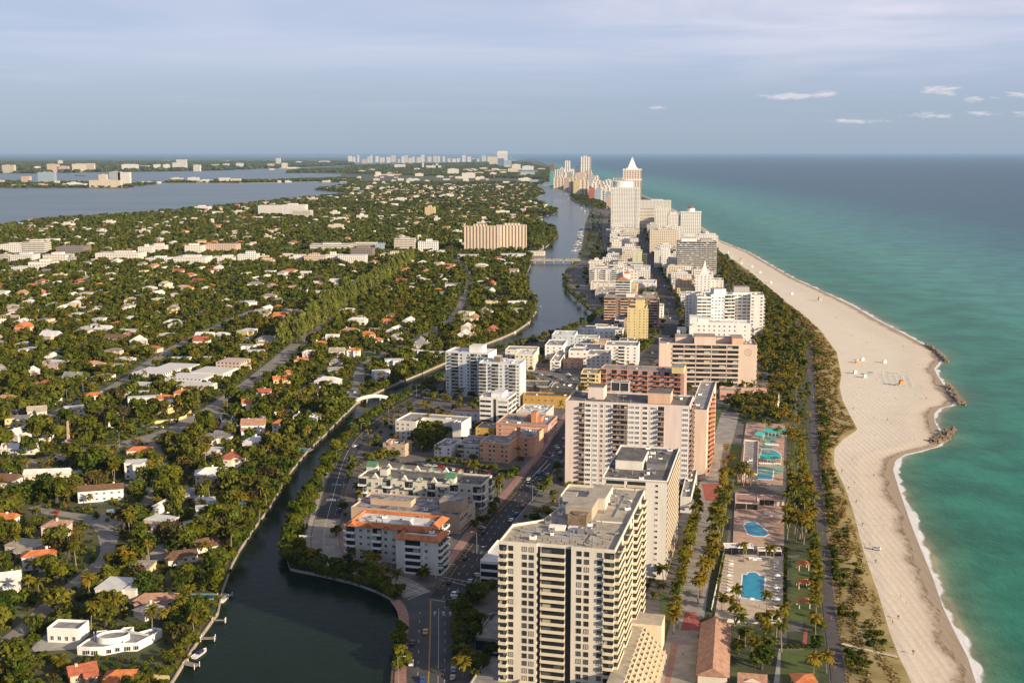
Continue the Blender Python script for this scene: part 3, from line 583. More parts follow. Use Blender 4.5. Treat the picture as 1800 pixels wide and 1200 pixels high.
def building(name, label, cat, base, ang, w, dep, h, floors, wall, roof=roofg, pats=None, poly=None, bm=None, rail=None, win=frame_m, kinds=(0, 0, 0, 1, 2), parapet=.9,
             boxes=(), units=6, ww=1.5, wh=1.5, sill=.85, z0=0.0, lm=None, group=None, padm=4, mull=1, bd=1.4, cornice=None, bsh=1.0, groundf=0, seed=None, ledges=False, panel=None):
    panel = panel or whitep
    rnd = random.Random(seed if seed is not None else len(LAND) * 7 + int(base[0] * 3 + base[1]))
    root = empty(name, (base[0], base[1], 0), ang); tag(root, label, cat, group)
    poly = poly or [(0, 0), (w, 0), (w, dep), (0, dep)]
    ca, sa = math.cos(ang), math.sin(ang); wp = [(base[0] + x * ca - y * sa, base[1] + x * sa + y * ca) for x, y in poly]; mark(wp, padm)
    cxy = (sum(p[0] for p in wp) / len(wp), sum(p[1] for p in wp) / len(wp))
    if lm: landmark(*cxy, lm)
    m = MB(); n = len(poly); zr = h - parapet
    o = len(m.v); inn = inset(poly, .35)
    m.v += [(p[0], p[1], -.5 if z0 == 0 else z0) for p in poly] + [(p[0], p[1], h) for p in poly] + [(p[0], p[1], h) for p in inn] + [(p[0], p[1], zr) for p in inn]
    for i in range(n):
        j = (i + 1) % n
        m.f += [(i, j, n + j, n + i), (n + i, n + j, 2 * n + j, 2 * n + i), (2 * n + i, 2 * n + j, 3 * n + j, 3 * n + i)]; m.m += [0, 0, 0]
    if cornice:
        for i in range(n):
            j = (i + 1) % n; a = Vector(poly[i]); c = Vector(poly[j]); d = (c - a).normalized(); nn = Vector((d.y, -d.x)) * .35
            m.add([(a.x, a.y, h - 1.2), (c.x, c.y, h - 1.2), (c.x + nn.x, c.y + nn.y, h - .4), (a.x + nn.x, a.y + nn.y, h - .4), (a.x, a.y, h - .38), (c.x, c.y, h - .38)], [(0, 1, 2, 3), (3, 2, 5, 4)], 1)
    m.build('wall', [wall, cornice or wall], root)
    r = MB(); r.cap(inn, zr - .01); r.build('roof', roof, root)
    fh = (h - parapet - .3 - groundf - z0) / floors
    cand = []; glz = []
    for i in range(n):
        pt = (pats or {}).get(i)
        if not pt: continue
        a = Vector(poly[i]); c = Vector(poly[(i + 1) % n]); L = (c - a).length; d = (c - a).normalized(); rz = math.atan2(d.y, d.x)
        toks = parse(pt); U = L / sum(k[1] for k in toks); u = 0; nn = Vector((d.y, -d.x))
        for k, q in toks:
            bw = U * q; uc = u + bw / 2; u += bw
            if k == 'O': continue
            if k == 'Q': glz.append((a + d * (uc - bw * .49), a + d * (uc + bw * .49), nn, z0 + .2, h - parapet - .2, k)); k = 'P'
            if k in 'BGRSF':
                z_b = z0 + groundf + (.0 if k != 'G' else .3); P0 = a + d * (uc - bw * .47); P1 = a + d * (uc + bw * .47)
                glz.append((P0, P1, nn, z_b, h - parapet - .3, k))
            for fl in range(floors):
                z = z0 + groundf + fl * fh; P = a + d * uc
                wx = ca * P.x - sa * P.y + base[0]; wy = sa * P.x + ca * P.y + base[1]
                wn = (nn.x * ca - nn.y * sa, nn.x * sa + nn.y * ca)
                facing = -(wx * wn[0] + wy * wn[1]) / math.hypot(wx, wy); sc_ = facing * 1000 / math.hypot(wx, wy) + (0.05 if z > 5 else 0)
                if k in 'WPVT':
                    w_ = {'W': min(ww, bw * .7), 'P': bw * .78, 'V': bw * .5, 'T': bw * .9}[k]
                    cand.append((sc_, win_mesh(w_, min(wh, fh * .62) if k != 'T' else fh * .5, rnd.choice(kinds), win, mull if k != 'P' else 2), P, z + min(sill, fh * .3), rz, 'window'))
                elif k in 'BRS' or (k == 'F'):
                    mm = balc_mesh(bw * .98, {'B': bd, 'R': .25, 'S': bd, 'F': .5}[k], bm or wall, rail, 0 if k == 'S' else bsh)
                    cand.append((sc_, mm, P, z + .02, rz, 'balcony'))
                    if k in 'BF' and rnd.random() < .75 and bsh > .5:      # curtains, doors and frames behind the balcony
                        cand.append((sc_ - 5, win_mesh(bw * .36, fh * .68, rnd.choice((1, 2, 1, 0)), win, 0), P + d * (bw * rnd.choice((-.25, .22))) + nn * .02, z + .1, rz, 'window'))
    gq_ = [g_ for g_ in glz if g_[5] == 'Q']; glz = [g_ for g_ in glz if g_[5] != 'Q']
    if gq_:
        gm_ = MB()
        for P0, P1, nn, za, zb, k in gq_: A, B_ = P0 + nn * .05, P1 + nn * .05; gm_.quad((A.x, A.y, za), (B_.x, B_.y, za), (B_.x, B_.y, zb), (A.x, A.y, zb))
        gm_.build('bay_panels', panel, root)
    if ledges:
        lg = MB()
        for i in range(n):
            a = Vector(poly[i]); c = Vector(poly[(i + 1) % n]); d = (c - a).normalized(); nn = Vector((d.y, -d.x)) * .3
            for fl in range(1, floors + 1):
                z = z0 + groundf + fl * fh - .1; lg.add([(a.x, a.y, z), (c.x, c.y, z), (c.x + nn.x, c.y + nn.y, z), (a.x + nn.x, a.y + nn.y, z), (a.x, a.y, z + .22), (c.x, c.y, z + .22), (c.x + nn.x, c.y + nn.y, z + .22), (a.x + nn.x, a.y + nn.y, z + .22)], [(0, 1, 2, 3), (3, 2, 6, 7), (7, 6, 5, 4)])
        lg.build('string_courses', wall, root)
    if glz:
        gm_ = MB()
        for P0, P1, nn, za, zb, k in glz:
            A, B_ = P0 + nn * .06, P1 + nn * .06
            gm_.quad((A.x, A.y, za), (B_.x, B_.y, za), (B_.x, B_.y, zb), (A.x, A.y, zb))
        gm_.build('glazing', glass if not kinds or 3 not in kinds else glassb, root)
    for nm in ('window', 'balcony'):
        cs = sorted([c_ for c_ in cand if c_[5] == nm], key=lambda t: -t[0])
        for c_ in cs[:LIMIT]: link(nm, c_[1][1], root, (c_[2].x, c_[2].y, c_[3]), c_[4])
        if cs[LIMIT:]:
            big = MB(); ms = []; idx = {}
            for c_ in cs[LIMIT:]:
                M, me_ = c_[1]; co, si = math.cos(c_[4]), math.sin(c_[4]); o = len(big.v)
                big.v += [(x * co - y * si + c_[2].x, x * si + y * co + c_[2].y, z + c_[3]) for x, y, z in M.v]
                sl = []
                for q_ in me_.materials:
                    if q_.name not in idx: idx[q_.name] = len(ms); ms.append(q_)
                    sl.append(idx[q_.name])
                big.f += [tuple(o + k_ for k_ in f) for f in M.f]; big.m += [sl[k_] for k_ in M.m]
            tag(big.build(nm, ms, root), kind='stuff')
    for bx in boxes:      # (x0,y0,x1,y1 fractions, height, material, name)
        bb = MB(); X0, Y0, X1, Y1 = bx[0] * w, bx[1] * dep, bx[2] * w, bx[3] * dep; bb.box(X0, Y0, zr - .1, X1, Y1, h + bx[4], 0, 1)
        bb.box(X0 - .15, Y0 - .15, h + bx[4] + .003, X1 + .15, Y1 + .15, h + bx[4] + .25, 0, 1)
        bb.build(bx[6] if len(bx) > 6 else 'penthouse', [bx[5], roof], root)
    rx = [p[0] for p in inn]; ry = [p[1] for p in inn]
    for k in range(units):
        for _ in range(20):
            x = rnd.uniform(min(rx) + 2, max(rx) - 2); y = rnd.uniform(min(ry) + 2, max(ry) - 2)
            if bool(inpoly(np.array([[x, y]]), inset(inn, 1.5))[0]) and not any(b_[0] * w - 1 < x < b_[2] * w + 1 and b_[1] * dep - 1 < y < b_[3] * dep + 1 for b_ in boxes): break
        else: continue
        u_ = MB(); s = rnd.uniform(.6, 1.3); hh = rnd.uniform(.7, 1.3)
        if rnd.random() < .6:
            u_.box(-s, -s * .7, .12, s, s * .7, hh + .12); u_.cyl(0, 0, hh + .12, hh + .3, s * .5, n=8, mi=1); u_.box(-s * 1.1, -s * .8, -.05, s * 1.1, s * .8, .115, 1)
            u_.build('air_conditioner', [whitep if rnd.random() < .5 else metal, dark], root, loc=(x, y, zr), rz=rnd.uniform(0, .4))
        else:
            u_.cyl(0, 0, -.05, hh * 1.3, .25, n=8); u_.cyl(0, 0, hh * 1.3, hh * 1.3 + .3, .45, .1, n=8); u_.build('roof_vent', metal, root, loc=(x, y, zr))
    return root
def fb(x1, x2, y1, h, roofpx=False, y2=None):
    """front-left base point, width, angle from survey pixels: left/right front corners"""
    z = h if roofpx else 0; a = G(x1, y1, z); c = G(x2, y2 if y2 is not None else y1, z)
    return a, math.dist(a, c), math.atan2(c[1] - a[1], c[0] - a[0])
ANG = R(-13)
def bl(name, label, cat, x1, x2, yt, h, dep, floors, wall, ang=ANG, **k):
    """roof front edge between pixels (x1,yt)-(x2,...) at height h; orientation ang"""
    a = G(x1, yt, h)
    # width so that the right corner lands on column x2
    lo, hi = 1, 300
    for _ in range(30):
        mid = (lo + hi) / 2; q = Q(a[0] + mid * math.cos(ang), a[1] + mid * math.sin(ang), h)
        if q[0] < x2: lo = mid
        else: hi = mid
    return building(name, label, cat, a, ang, lo, dep, h, floors, wall, **k)
cream = wallm('cream', (.67, .61, .50)); white = wallm('white', (.78, .77, .74)); pinkw = wallm('pink', (.72, .61, .55)); pinkt = wallm('pink_tan', (.66, .53, .44))
salmon = wallm('salmon', (.58, .36, .28)); coral = wallm('coral', (.80, .45, .27)); coral2 = wallm('coral_dark', (.60, .33, .24)); yellow = wallm('yellow', (.68, .55, .26))
tan = wallm('tan', (.50, .37, .26)); ltblue = wallm('pale_blue', (.56, .62, .66)); ochre = wallm('ochre', (.50, .30, .07)); offw = wallm('off_white', (.72, .69, .62))
greyw = wallm('grey', (.42, .41, .39)); brown = wallm('brown', (.28, .19, .14)); dkpink = wallm('dark_pink', (.46, .29, .25)); terra = wallm('terracotta', (.58, .24, .12)); peach = wallm('peach', (.66, .44, .30)); teal = mat('teal_canvas', (.03, .42, .36), .7, .15, .5); whitem = white

# --- foreground cream tower
TH = 55.0; tb = G(877, 950, TH); ta = R(-14)
tw = 41.5
tower = building('apartment_tower', 'tall cream apartment tower with stacked balconies, nearest building at the bottom of the view', 'apartment tower', tb, ta, tw, 78, TH, 19, cream, roofc,
    {0: 'B1.3 W1.3 O1 W1.1 W1.1 O.3', 2: 'G.6 B4.4 G1.1', 4: 'O.7 W1.2 W1.2 O.8 W1.3 B1.7', 5: 'B3 B3 O1.5 B3 B3 O2 W1 O1 B3 B3 O2 B3 O1.5', 11: 'W O W', 10: 'B2 W2 B2', 8: 'W2 W2'},
    poly=[(0, 0), (13.8, 0), (13.8, .9), (26.1, .9), (26.1, 0), (tw, 0), (tw, 78), (9.5, 78), (9.5, 58), (12.5, 44), (9.5, 28), (0, 20)],
    bm=wallm('cream_balc', (.65, .57, .41)), boxes=[(.42, .42, .66, .60, 4, wallm('tank', (.40, .35, .26)), 'penthouse'), (.55, .62, .72, .86, 3.5, cream, 'lift_house'), (.30, .66, .42, .74, 2.5, greyw, 'plant_room')], units=46, ww=1.7, wh=1.75,
    win=mat('frame_bronze', (.10, .08, .06), .5), lm='cream foreground tower', mull=1, bd=1.5)
zr_ = TH - .9
for (x0, y0, x1, y1, hh, mt, nm) in ((20, 24, 27, 30, 4.5, mat('tank_rust', (.24, .17, .11), .9, .5, .5), 'cooling_tower'), (14, 19, 20, 21.5, 1.6, whitep, 'duct'), (21, 19.5, 26, 22, 1.4, whitep, 'duct'), (25, 17, 27.5, 19, 2.2, metal, 'air_handler'), (28.5, 17, 31, 19.2, 2.2, metal, 'air_handler'), (24, 62, 27, 66, 1.8, metal, 'air_handler'), (30, 60, 33, 64, 2.0, metal, 'air_handler'),
                                     (12, 46, 20, 46.3, .5, whitep, 'pipe_run'), (29, 33, 39, 33.3, .4, whitep, 'pipe_run'), (30, 8, 30.3, 30, .35, metal, 'pipe_run'), (6, 14, 28, 14.3, .3, mat('pipe_blue', (.10, .22, .42), .6), 'pipe_run'), (15, 56, 34, 56.3, .35, MATS['pipe_blue'], 'pipe_run'), (34.5, 40, 34.9, 70, .4, metal, 'pipe_run')):
    m = MB(); m.box(0, 0, 0, x1 - x0, y1 - y0, hh)
    if nm in ('cooling_tower', 'air_handler'): m.cyl((x1 - x0) / 2, (y1 - y0) / 2, hh + .002, hh + .35, (x1 - x0) * .33, n=10)
    m.build(nm, mt, tower, loc=(x0, y0, zr_))
for k in range(22):
    m = MB(); m.cyl(0, 0, 0, random.uniform(.8, 1.5), .12, n=6); m.build('vent_pipe', dark, tower, loc=(3 + k * 1.65, 4 + (k % 3) * 1.6, zr_))
# --- white tower with lattice side
hw = ztop(1169, 1035, 858)
bl('white_tower', 'tall white tower with one column of small windows and a lattice east side', 'apartment tower', 1058, 1173, 838, hw, 62, 17, offw, roof=roofd,
   pats={0: 'O1 R5 O.5 R5 O2 W1.6 O1.8', 1: 'R1 R1 R1 R1 R1 R1 R1 R1 R1 R1', 3: 'W W W W W W'}, bm=wallm('lattice', (.62, .52, .38)), boxes=[(.12, .30, .55, .62, 3.2, offw), (.6, .35, .9, .5, 1.5, metal, 'chiller')], units=30,
   ww=1.3, wh=1.1, lm='white lattice-sided tower', mull=0, cornice=offw)
# --- big pink tower
hp = ztop(1000, 852, 702)
bl('pink_tower', 'wide pale pink apartment tower with glazed bays and rooftop boxes', 'apartment tower', 994, 1212, 703, hp, 30, 17, pinkw, roof=roofd,
   panel=mat('panel_white', (.74, .73, .71), .7), pats={0: 'O2.6 B1.1 Q1.3 O.15 Q1.1 O.3 W.8 O.2 Q1.4 O.1 B1.4 B1.4 Q1.3 Q1.0 O.4 Q1.1 O.3 Q1.5 B1.2 O3.2 Q1.4', 1: 'B2 P1.5 B2 P1.5 B2 P1', 3: 'P O P O P'},
   bm=mat('balc_brown', (.30, .22, .18), .8, .2, .5), win=whitep, kinds=(2, 1, 0, 1, 0), ww=1.5, wh=1.7, boxes=[(.16, .35, .29, .75, 6, pinkw, 'lift_house'), (.66, .2, .84, .7, 5, peach, 'lift_house')], units=18, lm='wide pale pink tower', seed=5)
# open cooling tower on its roof
PT = G(1092, 690, hp); r_ = empty('cooling_tower', (PT[0], PT[1] + 6, hp - .9), ANG); tag(r_, 'dark louvred cooling tower in a white frame on the pink tower roof', 'cooling tower')
m = MB(); m.box(-5, -2.5, 1.2, 5, 2.5, 6.2); m.build('louvres', mat('louvre_dark', (.03, .035, .04), .6), r_)
m = MB()
for x in (-5.2, 0, 5.2):
    for y in (-2.7, 2.7): m.box(x - .15, y - .15, -.1, x + .15, y + .15, 6.6)
for z in (.9, 6.3): m.box(-5.6, -3.1, z, 5.6, -2.72, z + .3); m.box(-5.6, 2.72, z, 5.6, 3.1, z + .3); m.box(-5.6, -2.7, z, -5.36, 2.7, z + .3); m.box(5.36, -2.7, z, 5.6, 2.7, z + .3)
m.build('frame', whitep, r_)
# --- salmon slab with orange balconies
hs = ztop(1236, 842, 719)
bl('salmon_slab', 'salmon slab tower with orange balconies down its sunlit east side', 'apartment tower', 1212, 1243, 719, hs, 92, 14, pinkt, roof=roofg,
   pats={1: 'O1.2 B.7 O.5 B.7 O.5 B.7 O.5 B.7 O2.2', 3: 'W W W W W W W'}, bm=peach, rail=terra, units=5, lm='salmon slab with orange balconies', bd=1.3, padm=0)
# --- dark pink fins hotel
hd = 33
bl('fin_building', 'long rose pink block with deep fins and terracotta balconies', 'apartment block', 1056, 1203, 646, hd, 17, 9, dkpink, roof=roofg, ang=R(-15),
   pats={0: 'B1 O1 B1 O.7 B1.2 O1 B1 O.7 B1 O1 B1.2 O.8 B1 O.8 B1.2 O.6', 3: 'W W', 1: 'W W W'}, bm=mat('balc_terr', (.50, .17, .10), .8, .2, .5), boxes=[(.86, -.25, 1.0, .6, 3.5, yellow, 'stair_tower')], units=10, lm='rose pink finned block')
# --- pink tan hotel with clock-like emblem
hh_ = 36
hotel = bl('clock_hotel', 'pink tan hotel with seven dark ribbon floors and a ring emblem', 'hotel', 1159, 1331, 603, hh_, 30, 9, pinkt, roof=mat('roof_rose', (.36, .28, .24), .9, .4, .25), ang=R(-6),
   pats={0: 'O2.2 F2 F2 F2.6 F2.6 F2 O3', 1: 'F3 F3 F3', 3: 'O'}, bm=mat('slab_tan', (.66, .54, .44), .85, .15, .3), bsh=1.25, boxes=[(.17, .35, .35, .95, 3.5, pinkt), (.36, .05, .58, .7, 5.5, pinkt), (.75, .1, .86, .8, 4.5, peach), (.6, .6, .75, .9, 2.5, pinkt)], units=14, lm='pink tan hotel with ring emblem', bd=.6)
em = MB(); wid = 60
for i in range(12):
    a = i * math.pi / 6; em.box(-.18, -.14, 2.1, .18, 0, 3.1); k = len(em.v) - 8
    for j in range(k, k + 8):
        x, y, z = em.v[j]; em.v[j] = (x * math.cos(a) + z * math.sin(a), y, z * math.cos(a) - x * math.sin(a))
for a in np.linspace(0, 2 * math.pi, 8, endpoint=False): em.box(.8 * math.cos(a) - .15, -.14, .8 * math.sin(a) - .15, .8 * math.cos(a) + .15, 0, .8 * math.sin(a) + .15)
hw_ = next(o for o in COL.objects if o.parent == hotel and o.name.startswith('wall')); wmax = max(v.co.x for v in hw_.data.vertices)
em.build('emblem', mat('emblem_red', (.35, .05, .04), .6), hotel, loc=(wmax * .91, 0, hh_ - 6.5))
# curved podium of that hotel
x, y = G(1265, 702); poly = [(0, 0), (22, 0)] + [(22 + 5 * math.sin(t), 5 - 5 * math.cos(t)) for t in np.linspace(.2, 1.5, 6)] + [(27, 14), (0, 14)]
building('podium_pavilion', 'curved salmon entrance pavilion at the foot of the hotel', 'pavilion', (x, y), R(-8), 27, 14, 7.5, 1, salmon, roofc, {0: 'O1 P1 P1 P1 O.5', 3: 'P'}, poly=poly, units=2, groundf=1.5, wh=3, lm='curved salmon pavilion')
x, y = G(1313, 712); rp = empty('courtyard_arcade', (x, y + 25, 0), R(-6)); tag(rp, 'pink arcade with an arched opening behind the hotel court', 'arcade')
m = MB(); m.box(0, 0, 0, 4, 6, 6); m.box(16, 0, 0, 20, 6, 6); m.box(0, 0, 6.003, 20, 6, 8)
for i in range(8):
    a0, a1 = math.pi * i / 8, math.pi * (i + 1) / 8; m.quad((10 - 6 * math.cos(a0), 0, 2 + 4 * math.sin(a0)), (10 - 6 * math.cos(a1), 0, 2 + 4 * math.sin(a1)), (10 - 6 * math.cos(a1), 0, 6), (10 - 6 * math.cos(a0), 0, 6))
m.build('arcade_wall', salmon, rp)
m = MB(); [m.box(4.5 + i * 1.6, 1, 0, 5.6 + i * 1.6, 5, 2.2) for i in range(7)]; m.build('canopies', mat('canopy_green', (.03, .08, .04), .8), rp)
# --- white corner tower by the footbridge
hc = ztop(862, 705, 626)
bl('corner_tower', 'tall white apartment block with many small balconies beside the creek', 'apartment tower', 783, 858, 617, 36, 22, 13, wallm('bluewhite', (.66, .69, .70)), roof=roofw, ang=R(-17),
   pats={0: 'V1 O.3 B1.8 O.2 V1 O.6 W1 B1.6 W1 B1.6', 3: 'W W W', 1: 'W O W'}, rail=mat('rail_grey', (.35, .35, .33), .5), boxes=[(.5, .3, .8, .8, 4, white)], units=6, lm='white creekside tower', bd=1.3)
bl('corner_tower_wing', 'lower east wing of the white creekside block with stacked balconies', 'apartment tower', 842, 914, 636, 33, 20, 12, MATS['wall_bluewhite'], roof=roofw, ang=R(-14),
   pats={0: 'B1.5 W1 B1.5 W1 W1 B1.5 W.8', 1: 'V O W V O W', 3: 'W'}, rail=MATS['rail_grey'], boxes=[(.3, .4, .45, .8, 3, mat('vent_dark', (.16, .13, .1), .9), 'cooling_box')], units=8, lm='wing of the white creekside tower', bd=1.3, padm=1)
bl('white_midrise', 'small bright white seven storey block with ribbon balconies and grey stair strip', 'apartment block', 843, 893, 697, 22, 22, 6, white, roof=roofw, ang=R(-15),
   pats={0: 'T3 O.4 G.7 O.4 T2.5', 1: 'F2 F2 F2 F2'}, boxes=[(.35, .2, .75, .8, 2.2, white)], units=10, lm='small white seven storey block')
bl('lshaped_block', 'cream four storey block around a big dark tree near the drive', 'apartment block', 695, 742, 738, 13, 34, 4, offw, roof=roofg, ang=R(-18),
   pats={0: 'W W W O', 3: 'W W W W W'}, poly=[(0, 0), (15, 0), (15, 14), (39, 14), (39, 6), (45, 6), (45, 26), (0, 26)], units=9, boxes=[], lm='cream L-shaped block')
bl('little_tan_house', 'small tan two storey flats with round stair drum by the drive', 'flats', 673, 712, 778, 8, 12, 2, tan, roof=roofg, ang=R(-16), pats={0: 'W O P O W', 1: 'W W'}, boxes=[(.25, -.05, .38, .25, 1.5, salmon, 'stair_drum')], units=4, lm='small tan flats by the drive')
bl('white_flats', 'small white flats with flat grey roof facing the side street', 'flats', 763, 792, 782, 8.5, 20, 3, white, roof=roofg, ang=R(-18), pats={0: 'W V O W', 1: 'W W W'}, units=7, lm='small white side-street flats')
ab = bl('arch_flats', 'white flats with an arched window and steep brown front roof', 'flats', 805, 842, 778, 10, 22, 3, wallm('greywhite', (.60, .58, .55)), roof=roofg, ang=R(-16), pats={0: 'B1.4 O.4 W W W'}, units=8, lm='white flats with brown front roof')
m = MB(); m.add([(3, -.3, 7.2), (14, -.3, 7.2), (14, 2.5, 10.1), (3, 2.5, 10.1), (3, 2.5, 7.2), (14, 2.5, 7.2)], [(0, 1, 2, 3), (0, 3, 4), (1, 5, 2)]); m.build('front_roof', tile_b, ab)
bl('coral_hotel', 'bright coral hotel with rounded corner and orange pylon at the crossroads', 'hotel', 843, 894, 776, 12.5, 20, 4, coral, roof=roofg, ang=R(-17), pats={0: 'V O W W O W W', 1: 'O'}, cornice=coral, ledges=True, units=12, lm='coral corner hotel', padm=2)
rc = [(0, 0), (14, 0)] + [(14 + 3.5 * math.sin(t), 3.5 - 3.5 * math.cos(t)) for t in np.linspace(.2, 1.57, 6)] + [(17.5, 26), (0, 26)]
bl('coral_hotel_wing', 'rounded coral wing with orange sign pylon facing the avenue', 'hotel', 892, 950, 765, 13, 26, 4, coral, roof=roofg, ang=R(-15), poly=rc, pats={0: 'W W O V', 8: 'W W W W W'}, cornice=coral, ledges=True, boxes=[(.28, .0, .36, .12, 5, terra, 'sign_pylon')], units=10, lm='rounded coral wing', padm=2)
bl('rose_hotel', 'darker coral hotel with brick red rooftop block behind the coral one', 'hotel', 872, 963, 742, 12, 30, 4, coral2, roof=roofg, ang=R(-14), pats={0: 'W O W O W W', 1: 'T2 T2 T2'}, cornice=coral2, ledges=True, boxes=[(.62, .3, .72, .55, 6, terra, 'pylon'), (.5, .4, .8, .7, 2, terra)], units=14, lm='dark coral hotel')
bl('ochre_shop', 'low ochre building with flat grey roof beside the coral hotels', 'shop', 836, 869, 751, 7, 18, 2, ochre, roof=roofg, ang=R(-15), pats={0: 'W O W'}, units=3)
bl('redroof_villa', 'white villa with long red tiled roof behind the cream block', 'villa', 793, 842, 722, 8, 9, 2, white, roof=tile_r, ang=R(-12), pats={0: 'W W W W'}, units=0, parapet=.3)
bl('grey_court', 'low grey U-shaped block with rows of rooftop air conditioners', 'apartment block', 907, 960, 722, 11, 26, 3, wallm('grey_lt', (.52, .49, .44)), roof=roofw, ang=R(-14), pats={0: 'W W W W W', 1: 'W W W'}, units=24, lm='grey court with rooftop units')
bl('shop_row', 'long ochre low-rise with dark flat roof north of the coral hotels', 'shop row', 919, 1000, 694, 9, 14, 2, ochre, roof=roofd, ang=R(-10), pats={0: 'W W W W W W W'}, units=5, lm='long ochre row')
bl('shop_row', 'second ochre low-rise with pale coping behind the long ochre row', 'shop row', 949, 1004, 686, 9, 10, 2, wallm('ochre2', (.56, .40, .14)), roof=roofg, ang=R(-10), pats={0: 'W W W W W'}, units=3)
bl('grey_store', 'low store with stained dark grey roof below the car park', 'store', 917, 965, 677, 7, 24, 1, greyw, roof=roofd, ang=R(-10), units=4)
bl('grey_store_east', 'low store with dark ridged roof beside the car park, east one', 'store', 967, 1012, 681, 7, 24, 1, wallm('grey2', (.46, .42, .36)), roof=roofd, ang=R(-10), units=5)
# --- green gabled block, tan block, orange roofed block
gb = bl('gabled_block', 'cream three storey block with green gable roofs and awnings', 'apartment block', 630, 846, 836, 13.5, 21, 3, wallm('cream_lt', (.66, .62, .52)), roof=roofd, ang=R(-15),
   pats={0: 'B1.2 W W O.3 B1.2 W W B1.2 W W B1.2 W W B1.2 W W B1.2', 1: 'B1 W B1', 3: 'W W'}, units=10, bm=whitep, lm='green-gabled cream block', boxes=[(.14, .35, .2, .6, 2.5, MATS['wall_cream_lt'], 'lift_house')])
gw = 62
for u in (.0, .9):
    m = MB(); m.box(0, 0, 12.6, 5.5, 5, 15.8); m.build('gable_box', MATS['wall_cream_lt'], gb, loc=(u * 56, .4 if u else 12, 0)); m = MB(); m.hip(0, 0, 5.5, 5, 15.85, 2.6, .3, 0, True); m.build('gable_roof', green_roof, gb, loc=(u * 56, .4 if u else 12, 0))
for i in range(6):
    for yy in (-.9, 20.2):
        m = MB(); X = 10 + i * 8.6; m.add([(-1.8, 0, 13.2), (1.8, 0, 13.2), (0, 0, 15.6), (-1.8, 1.6, 13.2), (1.8, 1.6, 13.2), (0, 1.6, 15.6)], [(0, 1, 2), (4, 3, 5)]); m.build('gable', MATS['wall_cream_lt'], gb, loc=(X, yy, 0))
        m = MB(); m.add([(-2, -.1, 13), (2, -.1, 13), (0, -.1, 15.8), (-2, 1.7, 13), (2, 1.7, 13), (0, 1.7, 15.8)], [(0, 2, 5, 3), (2, 1, 4, 5)]); m.build('gable_roof', green_roof if i % 2 else MATS['wall_cream_lt'], gb, loc=(X, yy, 0))
    if True:
        m = MB(); m.add([(-1.7, 0, 9.3), (1.7, 0, 9.3), (1.7, -1.5, 8.3), (-1.7, -1.5, 8.3)], [(0, 1, 2, 3), (3, 2, 1, 0)]); m.build('awning', mat('awning_green', (.05, .17, .15), .8), gb, loc=(X - 4, -.1, 0))
m = MB(); m.box(0, 0, 0, 1.2, 3.4, 10.5); m.build('yellow_pier', mat('wall_sunyellow', (.75, .42, .04), .8), gb, loc=(60.6, 6, 0)); m = MB(); m.box(0, 0, 0, 1.2, 3.4, 9.5); m.build('yellow_pier', MATS['wall_sunyellow'], gb, loc=(60.6, 14, 0))
bl('tan_block', 'long tan two storey block with stained roofs and raised plant rooms', 'apartment block', 617, 808, 890, 10, 27, 3, wallm('tan_lt', (.52, .38, .27)), roof=mat('roof_stain', (.35, .33, .33), .9, .8, .3, streak=False), ang=R(-15),
   pats={0: 'O W W W W W W O W W O', 1: 'T1 T1 T1 T1'}, boxes=[(.12, .35, .5, .62, 2.2, MATS['wall_tan_lt']), (.78, .25, .98, .65, 5, MATS['wall_tan_lt'], 'plant_room'), (.74, .7, .84, .95, 3, MATS['wall_tan_lt'], 'stair_head')], units=8, lm='long tan block', padm=2)
ob = bl('orange_roof_block', 'white five storey block with bright orange mansard roof at the road bend', 'apartment block', 608, 760, 921, 17, 22, 5, wallm('pale_grey', (.56, .54, .49)), roof=roofw, ang=R(-15),
   pats={0: 'B1.2 O.2 W W B1.2 W W B1.2 W B1.2 W', 1: 'B1.4 O.3 B1.4 O.3 B1.4', 3: 'W B'}, bm=whitep, units=16, lm='orange-roofed block at the bend', boxes=[(.62, .2, .7, .45, 2.5, offw, 'lift_house')], parapet=.3)
ow = max(v.co.x for c in COL.objects if c.parent == ob and c.name.startswith('wall') for v in c.data.vertices)
def mansard(parent, poly, z, out=.9, inn=1.9, hgt=1.7, m_=tile_o):
    A = inset(poly, -out); B_ = inset(poly, inn); n = len(poly); mb_ = MB()
    for i in range(n):
        j = (i + 1) % n; mb_.quad((*A[i], z), (*A[j], z), (*B_[j], z + hgt), (*B_[i], z + hgt)); mb_.quad((*B_[i], z + hgt), (*B_[j], z + hgt), (*B_[j], z + .1), (*B_[i], z + .1)); mb_.quad((*A[i], z), (*A[i], z - .3), (*A[j], z - .3), (*A[j], z))
    mb_.build('mansard_roof', m_, parent)
mansard(ob, [(0, 0), (ow, 0), (ow, 22), (0, 22)], 16.8)
for i in range(5):
    m = MB(); m.add([(-2.6, -1.4, 16.6), (2.6, -1.4, 16.6), (0, -1.4, 18.8), (0, 2.6, 18.9)], [(0, 1, 2), (0, 2, 3), (1, 3, 2)]); m.build('dormer', tile_o, ob, loc=(3.5 + i * (ow - 6) / 4.2, 0, 0))
wg = bl('orange_roof_wing', 'front wing of the orange roofed block with white balconies, nearest the junction', 'apartment block', 696, 770, 944, 16.4, 14, 5, offw, roof=roofw, ang=R(-15), pats={0: 'O.8 B1.5 W O.6', 1: 'B1.2 B1.2'}, bm=whitep, units=3, padm=1, parapet=.3, lm='front wing of the orange-roofed block')
ow2 = max(v.co.x for c in COL.objects if c.parent == wg and c.name.startswith('wall') for v in c.data.vertices); mansard(wg, [(0, 0), (ow2, 0), (ow2, 14), (0, 14)], 16.2)
